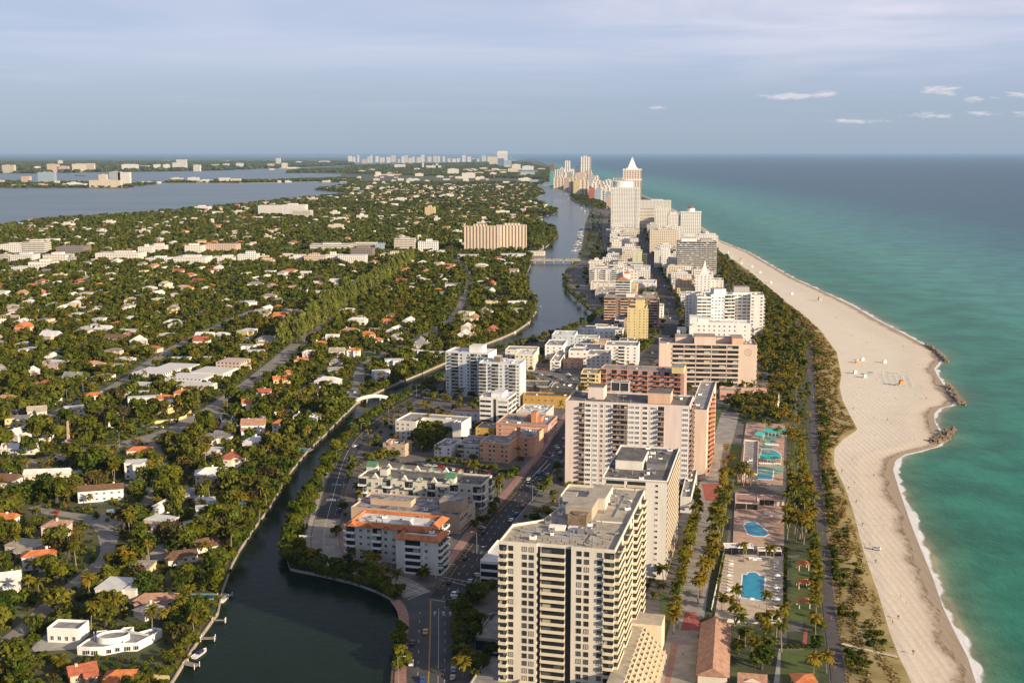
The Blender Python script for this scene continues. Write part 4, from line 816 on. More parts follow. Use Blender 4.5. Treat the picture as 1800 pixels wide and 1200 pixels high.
bl('white_lowrise', 'low white ribbed building tucked left of the foreground tower', 'office', 844, 892, 985, 11.5, 30, 3, offw, roof=roofw, ang=R(-14), pats={0: 'R3 O1', 3: 'W W W'}, units=4, lm='low white building by the tower')
bl('dark_annex', 'small flat-roofed annex with pale coping beside the tower', 'annex', 898, 935, 930, 12, 12, 3, offw, roof=roofg, ang=R(-14), units=2, padm=0)
# parking decks left of the tower
x, y = G(835, 1140); pg = building('parking_deck', 'two level concrete parking deck with yellow bays left of the foreground tower', 'parking garage', (x, y), R(-14) + R(0), 20, 26, 5, 1, wallm('deck', (.34, .31, .22)), roofg, {0: 'R3 O1 R3'}, units=0, parapet=1.0, bsh=.01)
b = MB(); [b.quad((2, 3 + i * 2.8, 4.06), (7, 3 + i * 2.8, 4.06), (7, 3.15 + i * 2.8, 4.06), (2, 3.15 + i * 2.8, 4.06)) for i in range(8)]; b.build('bay_lines', line_y, pg)
x, y = G(815, 1235); pg2 = building('parking_ramp', 'lower parking ramp with yellow bay lines at the bottom edge beside the tower', 'parking garage', (x, y), R(-14), 17, 34, 4, 1, MATS['wall_deck'], roofg, {}, units=0, parapet=1.0)
b = MB(); [b.quad((2, 3 + i * 2.8, 3.06), (7, 3 + i * 2.8, 3.06), (7, 3.15 + i * 2.8, 3.06), (2, 3.15 + i * 2.8, 3.06)) for i in range(11)]; b.build('bay_lines', line_y, pg2)
# stepped terrace flats right of the tower
x, y = G(1092, 1262); st = empty('terrace_flats', (x, y, 0), R(-14)); st.scale = (.72, .95, .72); tag(st, 'stepped cream terrace flats with zigzag parapets right of the foreground tower', 'terrace flats'); landmark(x + 12, y + 25, 'stepped terrace flats')
m = MB(); m.box(-8, 0, 0, 0, 70, 15, 0, 1); m.box(-8, 58, 0, 9.5, 70, 16.5, 0, 1); m.build('wall', [MATS['wall_cream_balc'], roofc], st)
for i in range(11):
    Y = 3 + i * 5.0; m = MB()
    for k in range(6):
        X = .003 + k * 2.0; z = 13.5 - k * 2.2; m.box(X, Y, 0, X + 1.99, Y + 4.7, z, 1, 1); m.box(X + 1.7, Y, z, X + 1.98, Y + 4.7, z + 1, 0)
    m.build('terrace', [MATS['wall_cream_balc'], roofc], st)
    m = MB(); m.add([(0, Y - .3, 0), (13.5, Y - .3, 0), (13.5, Y - .3, 3.5), (0, Y - .3, 16.5), (0, Y, 0), (13.5, Y, 0), (13.5, Y, 3.5), (0, Y, 16.5)], [(0, 1, 2, 3), (7, 6, 5, 4), (3, 2, 6, 7), (1, 5, 6, 2)]); m.build('party_wall', MATS['wall_cream_balc'], st)
mark([(x - 8, y - 5), (x + 18, y - 8), (x + 32, y + 66), (x + 8, y + 72)])
# base slabs under the white tower and pink tower (low podium with white walls)
bl('white_podium', 'long low white podium on the east side of the white tower', 'podium', 1196, 1215, 872, 9, 58, 2, offw, roof=roofg, ang=R(-12), pats={1: 'W W W W W W W W'}, units=5, padm=0)
# --- middle blocks between creek and avenue
def mid(name, label, cat, x1, x2, yt, h, dep, fl, wl, **k): return bl(name, label, cat, x1, x2, yt, h, dep, fl, wl, ang=k.pop('ang', R(-9)), **k)
mid('striped_block', 'brown and cream striped apartment block with strong horizontal balconies', 'apartment block', 1062, 1156, 522, 34, 28, 11, brown, roof=roofc, pats={0: 'B2 B1 O1.2 B2 O.5 B2 B2 O1 B2', 1: 'B2 B2 B2'}, bm=peach, boxes=[(.4, .4, .55, .8, 3, offw)], units=10, lm='brown striped block')
mid('yellow_tower', 'slim pale yellow tower in front of the brown striped block', 'apartment tower', 1103, 1136, 541, 40, 30, 14, yellow, roof=roofc, pats={0: 'W O.3 W O.3 W W', 1: 'B1 W B1 W'}, boxes=[(.4, .25, .85, .7, 7, yellow)], units=6, lm='slim yellow tower', wh=1.3, ww=1.2)
rt = mid('teal_tower', 'white and sea green tower with red hipped roof', 'apartment tower', 1082, 1108, 493, 33, 20, 10, wallm('aqua', (.42, .62, .56)), roof=tile_o, pats={0: 'B1 B1', 3: 'W W'}, bm=whitep, units=0, lm='sea green tower with red roof')
m = MB(); m.hip(0, 0, 17, 20, 33.05, 4, .5); m.build('hipped_roof', tile_o, rt); m = MB(); m.box(10, 12, 33, 17, 19, 41); m.build('turret', white, rt); m = MB(); m.hip(10, 12, 17, 19, 41.05, 3, .4); m.build('turret_roof', tile_o, rt)
MIDS = [('cream balconied hotel block behind the drive', 'hotel', 1036, 1094, 473, 24, 24, 8, offw, 'B1 W B1 W B1 W'), ('white cube block with dark square windows', 'apartment block', 1114, 1142, 468, 20, 24, 6, ltblue, 'W W W W'),
        ('low white block with blue grey windows', 'apartment block', 1098, 1114, 470, 17, 20, 5, white, 'W W W'), ('pale green stepped tower by the avenue', 'apartment tower', 1112, 1128, 441, 38, 30, 12, wallm('palegreen', (.58, .58, .40)), 'O1 W O1'),
        ('yellow green striped flats by the avenue', 'apartment block', 1127, 1136, 447, 32, 26, 10, wallm('yelgreen', (.62, .60, .28)), 'B1 B1'), ('grey flat-roofed blocks beside the avenue', 'apartment block', 1108, 1152, 497, 13, 50, 4, offw, 'W W W W W'),
        ('cream flats with low stepped roof beside the drive', 'apartment block', 1038, 1084, 497, 14, 30, 4, offw, 'W W W W W'), ('long low grey building along the drive', 'apartment block', 1046, 1080, 512, 10, 60, 3, greyw, 'W W W W'),
        ('pale blue hotel with flat roofs at the creek mouth', 'hotel', 970, 1010, 588, 15, 30, 4, ltblue, 'W W W W'), ('long pale blue wing behind the drive', 'hotel', 1008, 1052, 592, 13, 16, 4, ltblue, 'W W W W W W'),
        ('white courtyard flats by the creek with small orange turret', 'apartment block', 888, 942, 614, 12, 22, 4, offw, 'W W W W'), ('white block with plain gable end near the creek', 'apartment block', 958, 990, 606, 14, 34, 4, white, 'W W W'),
        ('cream flats behind the white creekside tower', 'apartment block', 905, 938, 622, 15, 30, 5, cream, 'W W W W'), ('long narrow block with ridged white roof', 'apartment block', 967, 984, 634, 9, 48, 3, white, 'W B'),
        ('small orange-roofed peach villa by the car park', 'villa', 990, 1022, 634, 7, 18, 2, peach, 'W W W'), ('cream flats with square dark windows', 'apartment block', 1031, 1072, 622, 17, 26, 5, offw, 'W W W W W'),
        ('white stepped block with square tower', 'apartment block', 1063, 1122, 606, 19, 26, 6, white, 'W W B1 W W'), ('yellow flats with deep balconies beside the finned block', 'apartment block', 1021, 1054, 655, 17, 22, 5, yellow, 'B1.5 O.3 B1.5 W'),
        ('white flats east of the brown striped block', 'apartment block', 1156, 1166, 538, 14, 26, 4, white, 'W W'), ('low rust and white hotel roofscape', 'hotel', 1068, 1112, 452, 14, 40, 4, tan, 'W W W W W'),
        ('white low blocks north of the cube block', 'apartment block', 1075, 1112, 462, 12, 26, 3, white, 'W W W W'), ('cream corner building near the road bridge', 'apartment block', 1034, 1062, 462, 14, 26, 4, tan, 'W W W')]
for lb, ct, x1, x2, yt, h, dep, fl, wl, p0 in MIDS:
    o = mid('villa' if ct == 'villa' else 'hotel' if ct == 'hotel' else 'apartment_block', lb, ct, x1, x2, yt, h, dep, fl, wl, pats={0: p0, 1: 'W W W', 3: 'W W'}, units=6, ledges=random.random() < .5, roof=tile_o if ct == 'villa' else random.choice((roofw, roofg, roofc)), padm=2)
landmark(*G(1040, 640), 'cream flats with dark windows'); landmark(*G(975, 620), 'long narrow ridged block'); landmark(*G(980, 660), 'open car park')
# --- white hotels east of the avenue
mid('white_hotel', 'wide white six storey hotel with stepped end balconies', 'hotel', 1212, 1320, 566, 26, 22, 6, white, roof=roofw, ang=R(-7), pats={0: 'O1.4 W W W W W W W W O1 W O.6', 1: 'B B'}, boxes=[(.0, -.3, .12, .4, 6, white, 'stair_tower'), (.14, .2, .3, .9, 3, white)], units=8, lm='wide white six storey hotel')
mid('sign_hotel', 'white slab hotel with a small red name sign', 'hotel', 1206, 1228, 516, 42, 24, 12, white, roof=roofg, ang=R(-7), pats={0: 'W W O W'}, units=4, lm='white hotel with red sign')
sh = [o for o in COL.objects if o.name.startswith('sign_hotel')][-1]; text_mesh('sign_lettering', 'RIU', 4.2, mat('sign_red', (.55, .02, .02), .5), sh, (8, -.12, 10), (R(90), 0, 0), .06)
mid('crescent_hotel', 'large white crescent hotel with ribbon windows and glass top floor', 'hotel', 1226, 1251, 521, 44, 24, 12, white, roof=roofg, ang=R(-4), pats={0: 'T2 T2 T2', 1: 'W W W'}, units=6, lm='white crescent hotel', kinds=(0, 0, 3))
mid('crescent_middle', 'angled white middle wing of the crescent hotel with a square window grid', 'hotel', 1250, 1292, 518, 44.5, 20, 12, white, roof=roofg, ang=R(9), pats={0: 'W W W W B2 B1'}, boxes=[(.2, .3, .7, .9, 5, white)], units=8, padm=0, ww=2.2)
mid('crescent_east', 'recessed east wing of the crescent hotel with dark grid windows', 'hotel', 1288, 1322, 514, 45, 22, 12, white, roof=roofg, ang=R(-3), pats={0: 'P P P P'}, boxes=[(.1, .3, .9, .9, 5, greyw)], units=4, padm=0, ww=3)
mid('crescent_end', 'tall white end block of the crescent hotel facing the beach', 'hotel', 1320, 1343, 518, 44, 26, 12, white, roof=roofg, ang=R(-8), pats={0: 'V O V', 1: 'B B B B'}, units=3, padm=2, bd=1.6)
mid('cream_hotel', 'cream hotel beside the white deco spire building', 'hotel', 1187, 1220, 492, 20, 24, 6, peach, roof=roofc, pats={0: 'W W W W W'}, units=6, boxes=[(.4, .3, .6, .6, 5, peach)])
mid('yellow_annex', 'yellow low hotel front before the cream hotel', 'hotel', 1190, 1222, 506, 12, 14, 4, yellow, roof=roofc, pats={0: 'W W W W W'}, units=3)
dh = mid('spire_hotel', 'white art deco hotel with stepped spire', 'hotel', 1223, 1250, 482, 32, 24, 9, white, roof=roofw, pats={0: 'W W W W', 1: 'W W W'}, units=2, lm='white deco spire hotel')
m = MB(); [m.box(6 + k * 1.3, 4 + k, 31 + k * 3.4, 17 - k * 1.3, 14 - k, 34.4 + k * 3.4) for k in range(4)]; m.cyl(11.5, 9, 44, 50, 1.6, .3); m.build('spire', white, dh)
mid('white_annex', 'white annex east of the deco spire hotel', 'hotel', 1250, 1272, 492, 24, 30, 7, offw, roof=roofc, pats={0: 'W W W', 1: 'W W'}, units=3)
mid('glass_slab', 'broad glass and concrete slab with close horizontal floors', 'apartment tower', 1191, 1260, 424, 56, 26, 17, wallm('grey_warm', (.40, .38, .33)), roof=roofg, ang=R(-5), pats={0: 'B1 B1 B1 B1 B1 B1 O.15 B1 B1', 1: 'B B'}, bm=wallm('conc_lt', (.60, .58, .53)), bsh=1.0, boxes=[(.1, .2, .5, .8, 4, white), (.6, .2, .9, .8, 3, greyw)], units=8, lm='broad glass slab tower', bd=.8)
for lb, x1, x2, yt, h, wl in (('white slab between the avenue and the glass tower', 1162, 1177, 437, 36, white), ('pale block just left of the glass tower', 1174, 1192, 452, 26, offw), ('white flats on the east kerb of the avenue', 1150, 1166, 448, 20, offw), ('white stepped building near the lattice of palms', 1190, 1206, 580, 17, white)):
    mid('hotel', lb, 'hotel', x1, x2, yt, h, 24, int(h / 3.2), wl, pats={0: 'W W W', 3: 'W W'}, units=3, roof=roofw)
# ------------------------------------------------------------------ distant buildings (window rows are part of the wall material)
def facade(name, wall, gl=(.07, .08, .09), fz=3.3, fu=3.6, vert=.5, hor=.5):
    if 'fac_' + name in MATS: return MATS['fac_' + name]
    m = bpy.data.materials.new('facade_' + name); m.use_nodes = True; nt = m.node_tree; p = nt.nodes['Principled BSDF']; p.inputs['Roughness'].default_value = .7
    t = nt.nodes.new('ShaderNodeTexCoord'); s = nt.nodes.new('ShaderNodeSeparateXYZ'); nt.links.new(t.outputs['Object'], s.inputs[0])
    g = nt.nodes.new('ShaderNodeNewGeometry'); s2 = nt.nodes.new('ShaderNodeSeparateXYZ'); nt.links.new(t.outputs['Normal'], s2.inputs[0])
    z = mth(nt, 'FRACT', mth(nt, 'DIVIDE', s.outputs[2], fz)); u = mth(nt, 'FRACT', mth(nt, 'DIVIDE', mth(nt, 'ADD', s.outputs[0], s.outputs[1]), fu))
    a = mth(nt, 'GREATER_THAN', z, 1 - hor); b_ = mth(nt, 'GREATER_THAN', u, 1 - vert)
    w = mth(nt, 'MULTIPLY', mth(nt, 'MULTIPLY', a, b_), mth(nt, 'LESS_THAN', s2.outputs[2], .5))
    wv = mixc(nt, noise(nt, g.outputs['Position'], .08, 3), wall, tuple(c * .8 for c in wall))
    wv = mixc(nt, mth(nt, 'GREATER_THAN', s2.outputs[2], .5), wv, tuple(c * .75 + .04 for c in wall))
    nt.links.new(mixc(nt, w, wv, gl), p.inputs['Base Color']); MATS['fac_' + name] = m; return m
FC = {'w': facade('white', (.74, .72, .68)), 'c': facade('cream', (.68, .60, .46)), 'p': facade('pink', (.62, .46, .36)), 'g': facade('grey', (.42, .42, .42)), 'b': facade('blue', (.35, .45, .55)), 't': facade('teal', (.15, .42, .40)),
      'y': facade('yellow', (.68, .56, .28)), 'd': facade('dark', (.28, .22, .17), hor=.6, vert=.7), 'r': facade('red', (.5, .16, .1)), 'n': facade('navyglass', (.20, .28, .38), (.05, .08, .14), vert=.8, hor=.7),
      'v': facade('ribbed', (.66, .55, .42), (.12, .09, .07), 3.1, 6.5, .42, .95), 'h': facade('bands', (.72, .68, .60), (.10, .09, .08), 3.6, 9, .97, .5), 'k': facade('white_grid', (.78, .77, .74), (.10, .13, .13), 3.2, 4.2, .62, .58),
      'V': facade('far_ribs', (.76, .74, .70), (.13, .14, .16), 9, 15, .5, .78), 'C': facade('far_cream_ribs', (.68, .60, .47), (.14, .12, .10), 8, 18, .45, .72),
      'S': facade('sky_brown', (.66, .60, .54), (.26, .20, .16), 7, 8, .55, .8), 'l': facade('lowwall', (.70, .67, .60), (.25, .22, .18), 4.5, 5, .5, .35)}
FCN = {'w': 'white', 'c': 'cream', 'p': 'pinkish', 'g': 'grey', 'b': 'blue-grey', 't': 'teal', 'y': 'pale yellow', 'd': 'brown', 'r': 'red', 'n': 'dark blue glass', 'v': 'tan ribbed', 'h': 'banded', 'k': 'white gridded', 'l': 'pale', 'V': 'white ribbed', 'C': 'cream ribbed', 'S': 'brown'}
AUTO = []      # (object, phrase, x, y) -> labels written at the end
def farb(x1, x2, yb, yt, c='w', dep=None, label=None, cat=None, lm=None, steps=0, slabs=False, rz=None, ph=None, name=None):
    a = G(x1, yb); w = (x2 - x1) * a[1] / F; h = ztop(x1, yb, yt); dep = dep or max(14, min(w * .8, 40)); ang = R(-5) if rz is None else R(rz); m = MB()
    if steps:
        for k in range(steps): m.box(w * .12 * k, dep * .1 * k, -1 if k == 0 else h * (1 - .13 * (steps - k)) , w * (1 - .12 * k), dep * (1 - .1 * k), h * (1 - .13 * (steps - 1 - k)))
    else: m.box(0, 0, -1, w, dep, h)
    rnd = random.Random(int(x1 * 13 + yb * 7))
    if ph is None: ph = rnd.random() < .8
    if ph and h > 8: m.box(w * rnd.uniform(.15, .4), dep * .3, h - .2, w * rnd.uniform(.55, .85), dep * .75, h + rnd.uniform(2, 5))
    if slabs:
        fl = int(h / 3.3)
        for k in range(1, fl + 1): m.box(-.8, -.8, k * 3.3 - .35, w + .8, dep + .8, k * 3.3 + .1, 1)
    tall = h > 35; nm = name or ('tower_block' if tall else 'low_building' if h < 14 else 'building_block')
    o = m.build(nm, [FC[c], whitep]); o.location = (a[0], a[1], 0); o.rotation_euler = (0, 0, ang)
    kind = 'tower' if tall else 'low building' if h < 14 else 'block'
    tag(o, label or 'x', cat or ('tower block' if tall else 'building'))
    if not label: AUTO.append((o, ('distant ' if a[1] > 4000 else '') + FCN[c] + ' ' + kind, a[0] + w / 2, a[1])); o['group'] = 'distant city buildings' if a[1] > 4000 else 'mid-distance buildings'
    if yb > 330: mark([(a[0] - 3, a[1] - 3), (a[0] + w + 3, a[1] - 3), (a[0] + w + 3, a[1] + dep + 3), (a[0] - 3, a[1] + dep + 3)])
    if lm: landmark(a[0] + w / 2, a[1], lm)
    return o
# landmark towers on the far barrier strip
farb(816, 878, 443, 398, 'v', 30, 'broad tan ribbed apartment slab, west wing, beside the creek road bridge', 'apartment tower', 'tan ribbed slab by the creek', rz=-3)
farb(873, 926, 441, 396, 'v', 30, 'east wing of the tan ribbed apartment slab above the creek bridge', 'apartment tower', rz=2)
farb(926, 957, 449, 443, 'l', 30, ph=False)
o = farb(1074, 1123, 408, 329, 'k', 34, 'tall rounded white gridded tower standing on a white podium', 'hotel tower', 'tall rounded white gridded tower', slabs=False, ph=False, name='hotel_tower')
h_ = ztop(1074, 408, 329); w_ = 49 * G(1074, 408)[1] / F
m = MB(); m.prism([(w_ / 2 * .8 + w_ * .36 * math.cos(t), 17 + 15 * math.sin(t)) for t in np.linspace(0, 2 * math.pi, 20, endpoint=False)], h_ - .1, h_ + 14); m.build('crown_drum', whitep, o)
m = MB(); [m.box(-1.2, -1.5, 3.2 * k, 9, 10, 3.2 * k + 1.0) for k in range(1, int(h_ / 3.2))]; [m.box(w_ - 9, -1.5, 3.2 * k, w_ + 1.2, 10, 3.2 * k + 1.0) for k in range(1, int(h_ / 3.2))]; m.build('balcony_bands', whitep, o)
farb(1066, 1124, 417, 404, 'h', 40, 'white banded podium under the rounded white tower', 'podium', rz=-2)
o = farb(1094, 1126, 383, 297, 'S', 42, 'brown gridded skyscraper with a white pyramid spire top', 'skyscraper', 'pyramid-topped skyscraper', ph=False, name='skyscraper')
h_ = ztop(1094, 383, 297); w_ = 32 * G(1094, 383)[1] / F
m = MB(); m.hip(w_ * .3, 9, w_ * .7, 33, h_ + 6, 30, 1); m.box(w_ * .28, 8, h_ + 3, w_ * .72, 34, h_ + 6.1); m.box(w_ * .2, 6, h_ - .2, w_ * .8, 36, h_ + 3.1); m.box(-1.5, -1.5, h_ - 34, w_ + 1.5, 43, h_ - 31); m.box(-1, -1, h_ - 3, w_ + 1, 43, h_ - .3); m.build('pyramid_roof', whitep, o)
o = farb(1077, 1099, 385, 316, 'S', 40, 'twin brown skyscraper with crown of fins, behind the rounded white tower', 'skyscraper', ph=False, name='skyscraper')
m = MB(); h_ = ztop(1077, 385, 316); w_ = 22 * G(1077, 385)[1] / F; [m.box(i * w_ / 6, 0, h_ - 1, i * w_ / 6 + 3, 30, h_ + 6) for i in range(6)]; m.build('crown_fins', FC['S'], o)
farb(1124, 1178, 400, 352, 'w', 30, 'long curved white hotel with sweeping roofline', 'hotel', 'long curved white hotel', rz=-8)
farb(1123, 1150, 407, 366, 'h', 34, 'white banded hotel wing in front of the curved hotel', 'hotel')
farb(1147, 1175, 405, 366, 'k', 34, 'white framed hotel block with dark window grid', 'hotel')
farb(1174, 1192, 410, 372, 'w', 34, steps=2)
o = farb(1196, 1231, 424, 373, 'k', 26, 'white ribbed beach tower with small red dome on top', 'apartment tower', 'white domed beach tower', ph=False)
m = MB(); h_ = ztop(1196, 424, 373); wq = 35 * G(1196, 424)[1] / F; m.box(-1, -1, h_ - .1, wq + 1, 28, h_ + 1.2, 1); m.cyl(wq / 2, 13, h_ + 1.2, h_ + 8, 9, n=14, mi=1); m.cyl(wq / 2, 13, h_ + 8, h_ + 13, 9, 1, n=14); m.build('dome', [tile_r, whitep], o)
for q in ((1142, 1190, 445, 405, 'c'), (1180, 1197, 440, 398, 'w'), (1186, 1194, 437, 420, 'b'), (1196, 1228, 432, 415, 'w'), (1228, 1258, 428, 411, 'w'), (1150, 1175, 425, 404, 'y'), (1160, 1180, 458, 430, 'w'), (1072, 1122, 432, 420, 'w'), (1096, 1122, 440, 430, 'c'),
          (1070, 1108, 447, 440, 'p'), (1126, 1140, 402, 388, 'w'), (1255, 1262, 424, 414, 'c'), (1085, 1110, 436, 428, 'w'), (1150, 1166, 470, 440, 'w'), (1172, 1190, 478, 456, 'w')): farb(*q)
STR = [(967, 975, 322, 289, 'd'), (966, 973, 327, 301, 't'), (973, 991, 331, 312, 'c'), (975, 991, 324, 298, 'w'), (993, 1002, 318, 283, 'w'), (1011, 1020, 320, 291, 'n'), (1018, 1030, 320, 293, 'w'), (1021, 1038, 326, 275.5, 'w'), (991, 1000, 334, 313, 'p'),
       (1000, 1013, 337, 311, 'c'), (1008, 1020, 340, 318, 'y'), (1019, 1033, 343, 312, 'c'), (1033, 1045, 338, 308, 'g'), (1011, 1028, 331, 304, 'p'), (1042, 1056, 340, 317, 'w'), (1054, 1068, 341, 320, 'c'), (1060, 1076, 345, 316, 'w'), (1034, 1046, 352, 331, 'r'),
       (1045, 1058, 353, 332, 'b'), (1056, 1066, 356, 334, 'w'), (1064, 1074, 358, 337, 'b'), (985, 996, 316, 300, 'g'), (1000, 1010, 318, 297, 'w'), (1045, 1053, 331, 309, 'w'), (978, 986, 313, 303, 'b'), (1028, 1040, 331, 300, 'c'), (1058, 1075, 350, 326, 'w'), (1066, 1078, 366, 344, 'p'),
       (983, 992, 328, 306, 'w'), (996, 1006, 330, 303, 'g'), (1040, 1050, 347, 322, 'w'), (1048, 1062, 345, 324, 'c')]
random.seed(21)
for k_ in range(26):
    t_ = random.random(); x0 = 985 + 75 * t_ + random.uniform(-9, 9); yb = 318 + 34 * t_ + random.uniform(-3, 2); w_ = random.uniform(7, 12); STR.append((x0, x0 + w_, yb, yb - random.uniform(9, 24), random.choice('VVVVCCn')))
for q in STR: farb(*q[:4], {'w': 'V', 'c': 'C'}.get(q[4], q[4]), rz=random.uniform(-12, 0), steps=random.choice((0, 0, 2)))
landmark(*G(1030, 326), 'tallest far white tower'); landmark(*G(1050, 353), 'red and blue far blocks')
NORTH = [(874, 892, 290, 266, 'w'), (875, 886, 294, 279, 'n'), (886, 899, 295, 282, 'b'), (860, 876, 291, 276, 'c'), (900, 915, 299, 289, 'w'), (918, 938, 302, 292, 'w'), (911, 945, 306, 299, 'n'), (915, 940, 310, 302, 'b'), (893, 912, 305, 296, 'c'), (787, 806, 308, 297, 'w'), (812, 835, 313, 304, 'w'),
         (742, 745, 296, 286, 'w'), (766, 770, 297, 287, 'c'), (750, 775, 297, 291, 'w'), (693, 712, 297, 289, 'w'), (665, 720, 308, 306, 'c'), (835, 850, 307, 303, 'c'), (930, 946, 322, 316, 'b'), (916, 931, 320, 313, 'w'), (888, 920, 322, 320, 'l'), (850, 870, 303, 299, 'p'), (945, 958, 300, 296, 'c')]
for q in NORTH: farb(*q, rz=0)
landmark(*G(883, 290), 'far twin white towers'); landmark(*G(796, 308), 'far white office pair')
xx = 612
while xx < 872:                                         # far skyline to the north
    w_ = random.uniform(3, 8); yb = random.uniform(284.5, 287); farb(xx, xx + w_, yb, yb - random.uniform(5.5, 13), random.choice('wwcpVwc'), rz=0); xx += w_ + random.uniform(.5, 6)
for q in ((4, 26, 304, 290, 'c'), (83, 103, 303, 288.5, 'p'), (103, 120, 303, 292, 'p'), (127, 150, 302.5, 288.5, 'c'), (146, 166, 302, 287.5, 'c'), (60, 70, 300, 293, 'w'), (102, 109, 291, 282, 'w'), (214, 242, 301, 289, 'w'), (270, 281, 300, 289, 'w'), (287, 298, 300, 289, 'w'), (303, 328, 299, 286, 'w'), (340, 352, 301, 290, 'w'),
          (310, 328, 293, 280.5, 'w'), (485, 493, 291, 278, 'w'), (470, 482, 295, 288, 'p'), (495, 505, 296, 286.5, 'c'), (415, 427, 296, 287, 'w'), (372, 384, 295, 289, 'c'), (392, 402, 295, 288, 'w'), (520, 530, 289, 284, 'w'), (560, 580, 288, 283, 'c'), (240, 262, 296, 291, 'c'), (30, 44, 299, 294, 'c')): farb(*q, rz=random.uniform(-8, 8))
landmark(*G(145, 303), 'cream mainland towers'); landmark(*G(489, 291), 'lone white mainland tower'); landmark(*G(320, 299), 'white mainland blocks')
for i in range(46):                                     # low mainland roofs
    x0 = random.uniform(-10, 600); yb = random.uniform(284, 300); farb(x0, x0 + random.uniform(5, 16), yb, yb - random.uniform(1.2, 3), random.choice('wclwp'), rz=0, ph=False)
for q in ((67, 96, 322, 303, 'b'), (38, 52, 323, 310, 'p'), (50, 62, 323, 317, 'n'), (157, 212, 329.5, 317, 'c'), (174, 187, 328, 307, 'c'), (193, 212, 326, 302, 'g'), (208, 228, 326, 303, 'w'), (95, 103, 324, 318, 'w'), (-10, 4, 323, 317, 'c'), (110, 150, 328, 323, 'l'), (118, 135, 326, 321, 'l'), (330, 348, 320.5, 312, 'w'), (345, 372, 321, 316, 'w'),
          (385, 402, 321, 312.5, 'w'), (405, 422, 321, 314, 'c'), (60, 80, 328, 324, 'p'), (20, 40, 328.5, 325, 'l'), (300, 320, 318, 313, 'c'), (232, 280, 322.5, 319.5, 'l')): farb(*q, rz=0)
landmark(*G(82, 322), 'blue-grey island tower'); landmark(*G(205, 326), 'tall island towers'); landmark(*G(360, 321), 'white island flats')
for i in range(34):
    x0 = random.uniform(440, 600) if i % 2 else random.uniform(640, 940); yb = random.uniform(318, 321) if i % 2 else random.uniform(300, 318); farb(x0, x0 + random.uniform(4, 12), yb, yb - random.uniform(1.5, 3.5), random.choice('wclp'), rz=0, ph=False)
# commercial belt across the suburb
BELT = [(454, 500, 379, 361, 'w'), (497, 537, 382, 360, 'w'), (514, 546, 384, 370, 'h'), (747, 764, 381, 364, 'y'), (693, 729, 443, 420, 'h'), (735, 770, 442, 425, 'k'), (545, 613, 443, 430, 'h'), (612, 672, 441, 429, 'h'), (660, 675, 443, 428, 'b'), (617, 655, 456, 437, 'd'), (594, 642, 465, 450, 'w'),
        (668, 722, 455, 447, 'c'), (803, 840, 456, 449, 'w'), (880, 925, 455, 448, 'l'), (0, 40, 450, 430, 'w'), (40, 79, 450, 426, 'h'), (0, 16, 464, 447, 'h'), (18, 58, 464, 448, 'w'), (99, 148, 452, 434, 'd'), (76, 118, 466, 448, 'l'), (168, 246, 461, 445, 'l'), (20, 65, 478, 470, 'w'), (50, 92, 474, 461, 'l'), (0, 35, 481, 475, 'w'),
        (243, 268, 450, 434, 'w'), (262, 290, 446, 432, 'l'), (256, 295, 466, 454, 'w'), (305, 362, 467, 452, 'l'), (360, 415, 446, 430, 'p'), (325, 355, 448, 432, 'l'), (373, 415, 462, 452, 'l'), (418, 452, 462, 447, 'w'), (508, 540, 462, 452, 'l'), (535, 572, 464, 450, 'p'), (570, 600, 462, 448, 'w'), (453, 470, 458, 450, 'c'), (118, 130, 466, 452, 'g'), (455, 480, 466, 457, 'p'), (940, 956, 437, 432, 'w')]
for k_ in range(34):
    x0 = random.uniform(0, 900); yb = random.uniform(340, 430); 
    if inpoly(np.array([G(x0, yb), G(x0 + 20, yb)]), GROUND).all() and inpoly(np.array([G(x0, yb)]), W([(-50, 440), (-50, 395), (430, 362), (620, 338), (930, 338), (930, 440)]))[0]: BELT.append((x0, x0 + random.uniform(9, 26), yb, yb - random.uniform(4, 8), random.choice('wwlcl')))
for k_ in range(60):
    x0 = random.uniform(620, 925); yb = random.uniform(294, 336); BELT.append((x0, x0 + random.uniform(5, 15), yb, yb - random.uniform(2.5, 6), random.choice('wwlcw')))
for q in BELT: farb(*q, rz=random.uniform(-6, 2))
for q, ph_ in (((720, 443), 'white banded office with roof plant'), ((580, 443), 'long banded parking garage'), ((60, 450), 'banded cream office'), ((205, 461), 'long blank cream hall'), ((385, 446), 'pink roofed hall'), ((500, 380), 'big white hospital block'), ((755, 381), 'lone yellow tower in the trees'), ((640, 456), 'brown banded office'), ((430, 462), 'white shops by the junction')): landmark(*G(*q), ph_)
# white shops and flats beside the wide road
SHOPS = [(232, 294, 668, 655, 'w', 30), (273, 333, 656, 646, 'w', 26), (290, 360, 676, 664, 'w', 26), (335, 398, 667, 654, 'l', 30), (310, 368, 690, 678, 'l', 20), (216, 262, 684, 676, 'l', 16), (380, 426, 655, 636, 'p', 24)]
for q in SHOPS: farb(*q[:5], dep=q[5], rz=-12, ph=False, name='shop_building')
landmark(*G(300, 668), 'white shop blocks on the wide road'); landmark(*G(403, 655), 'pink corner building')
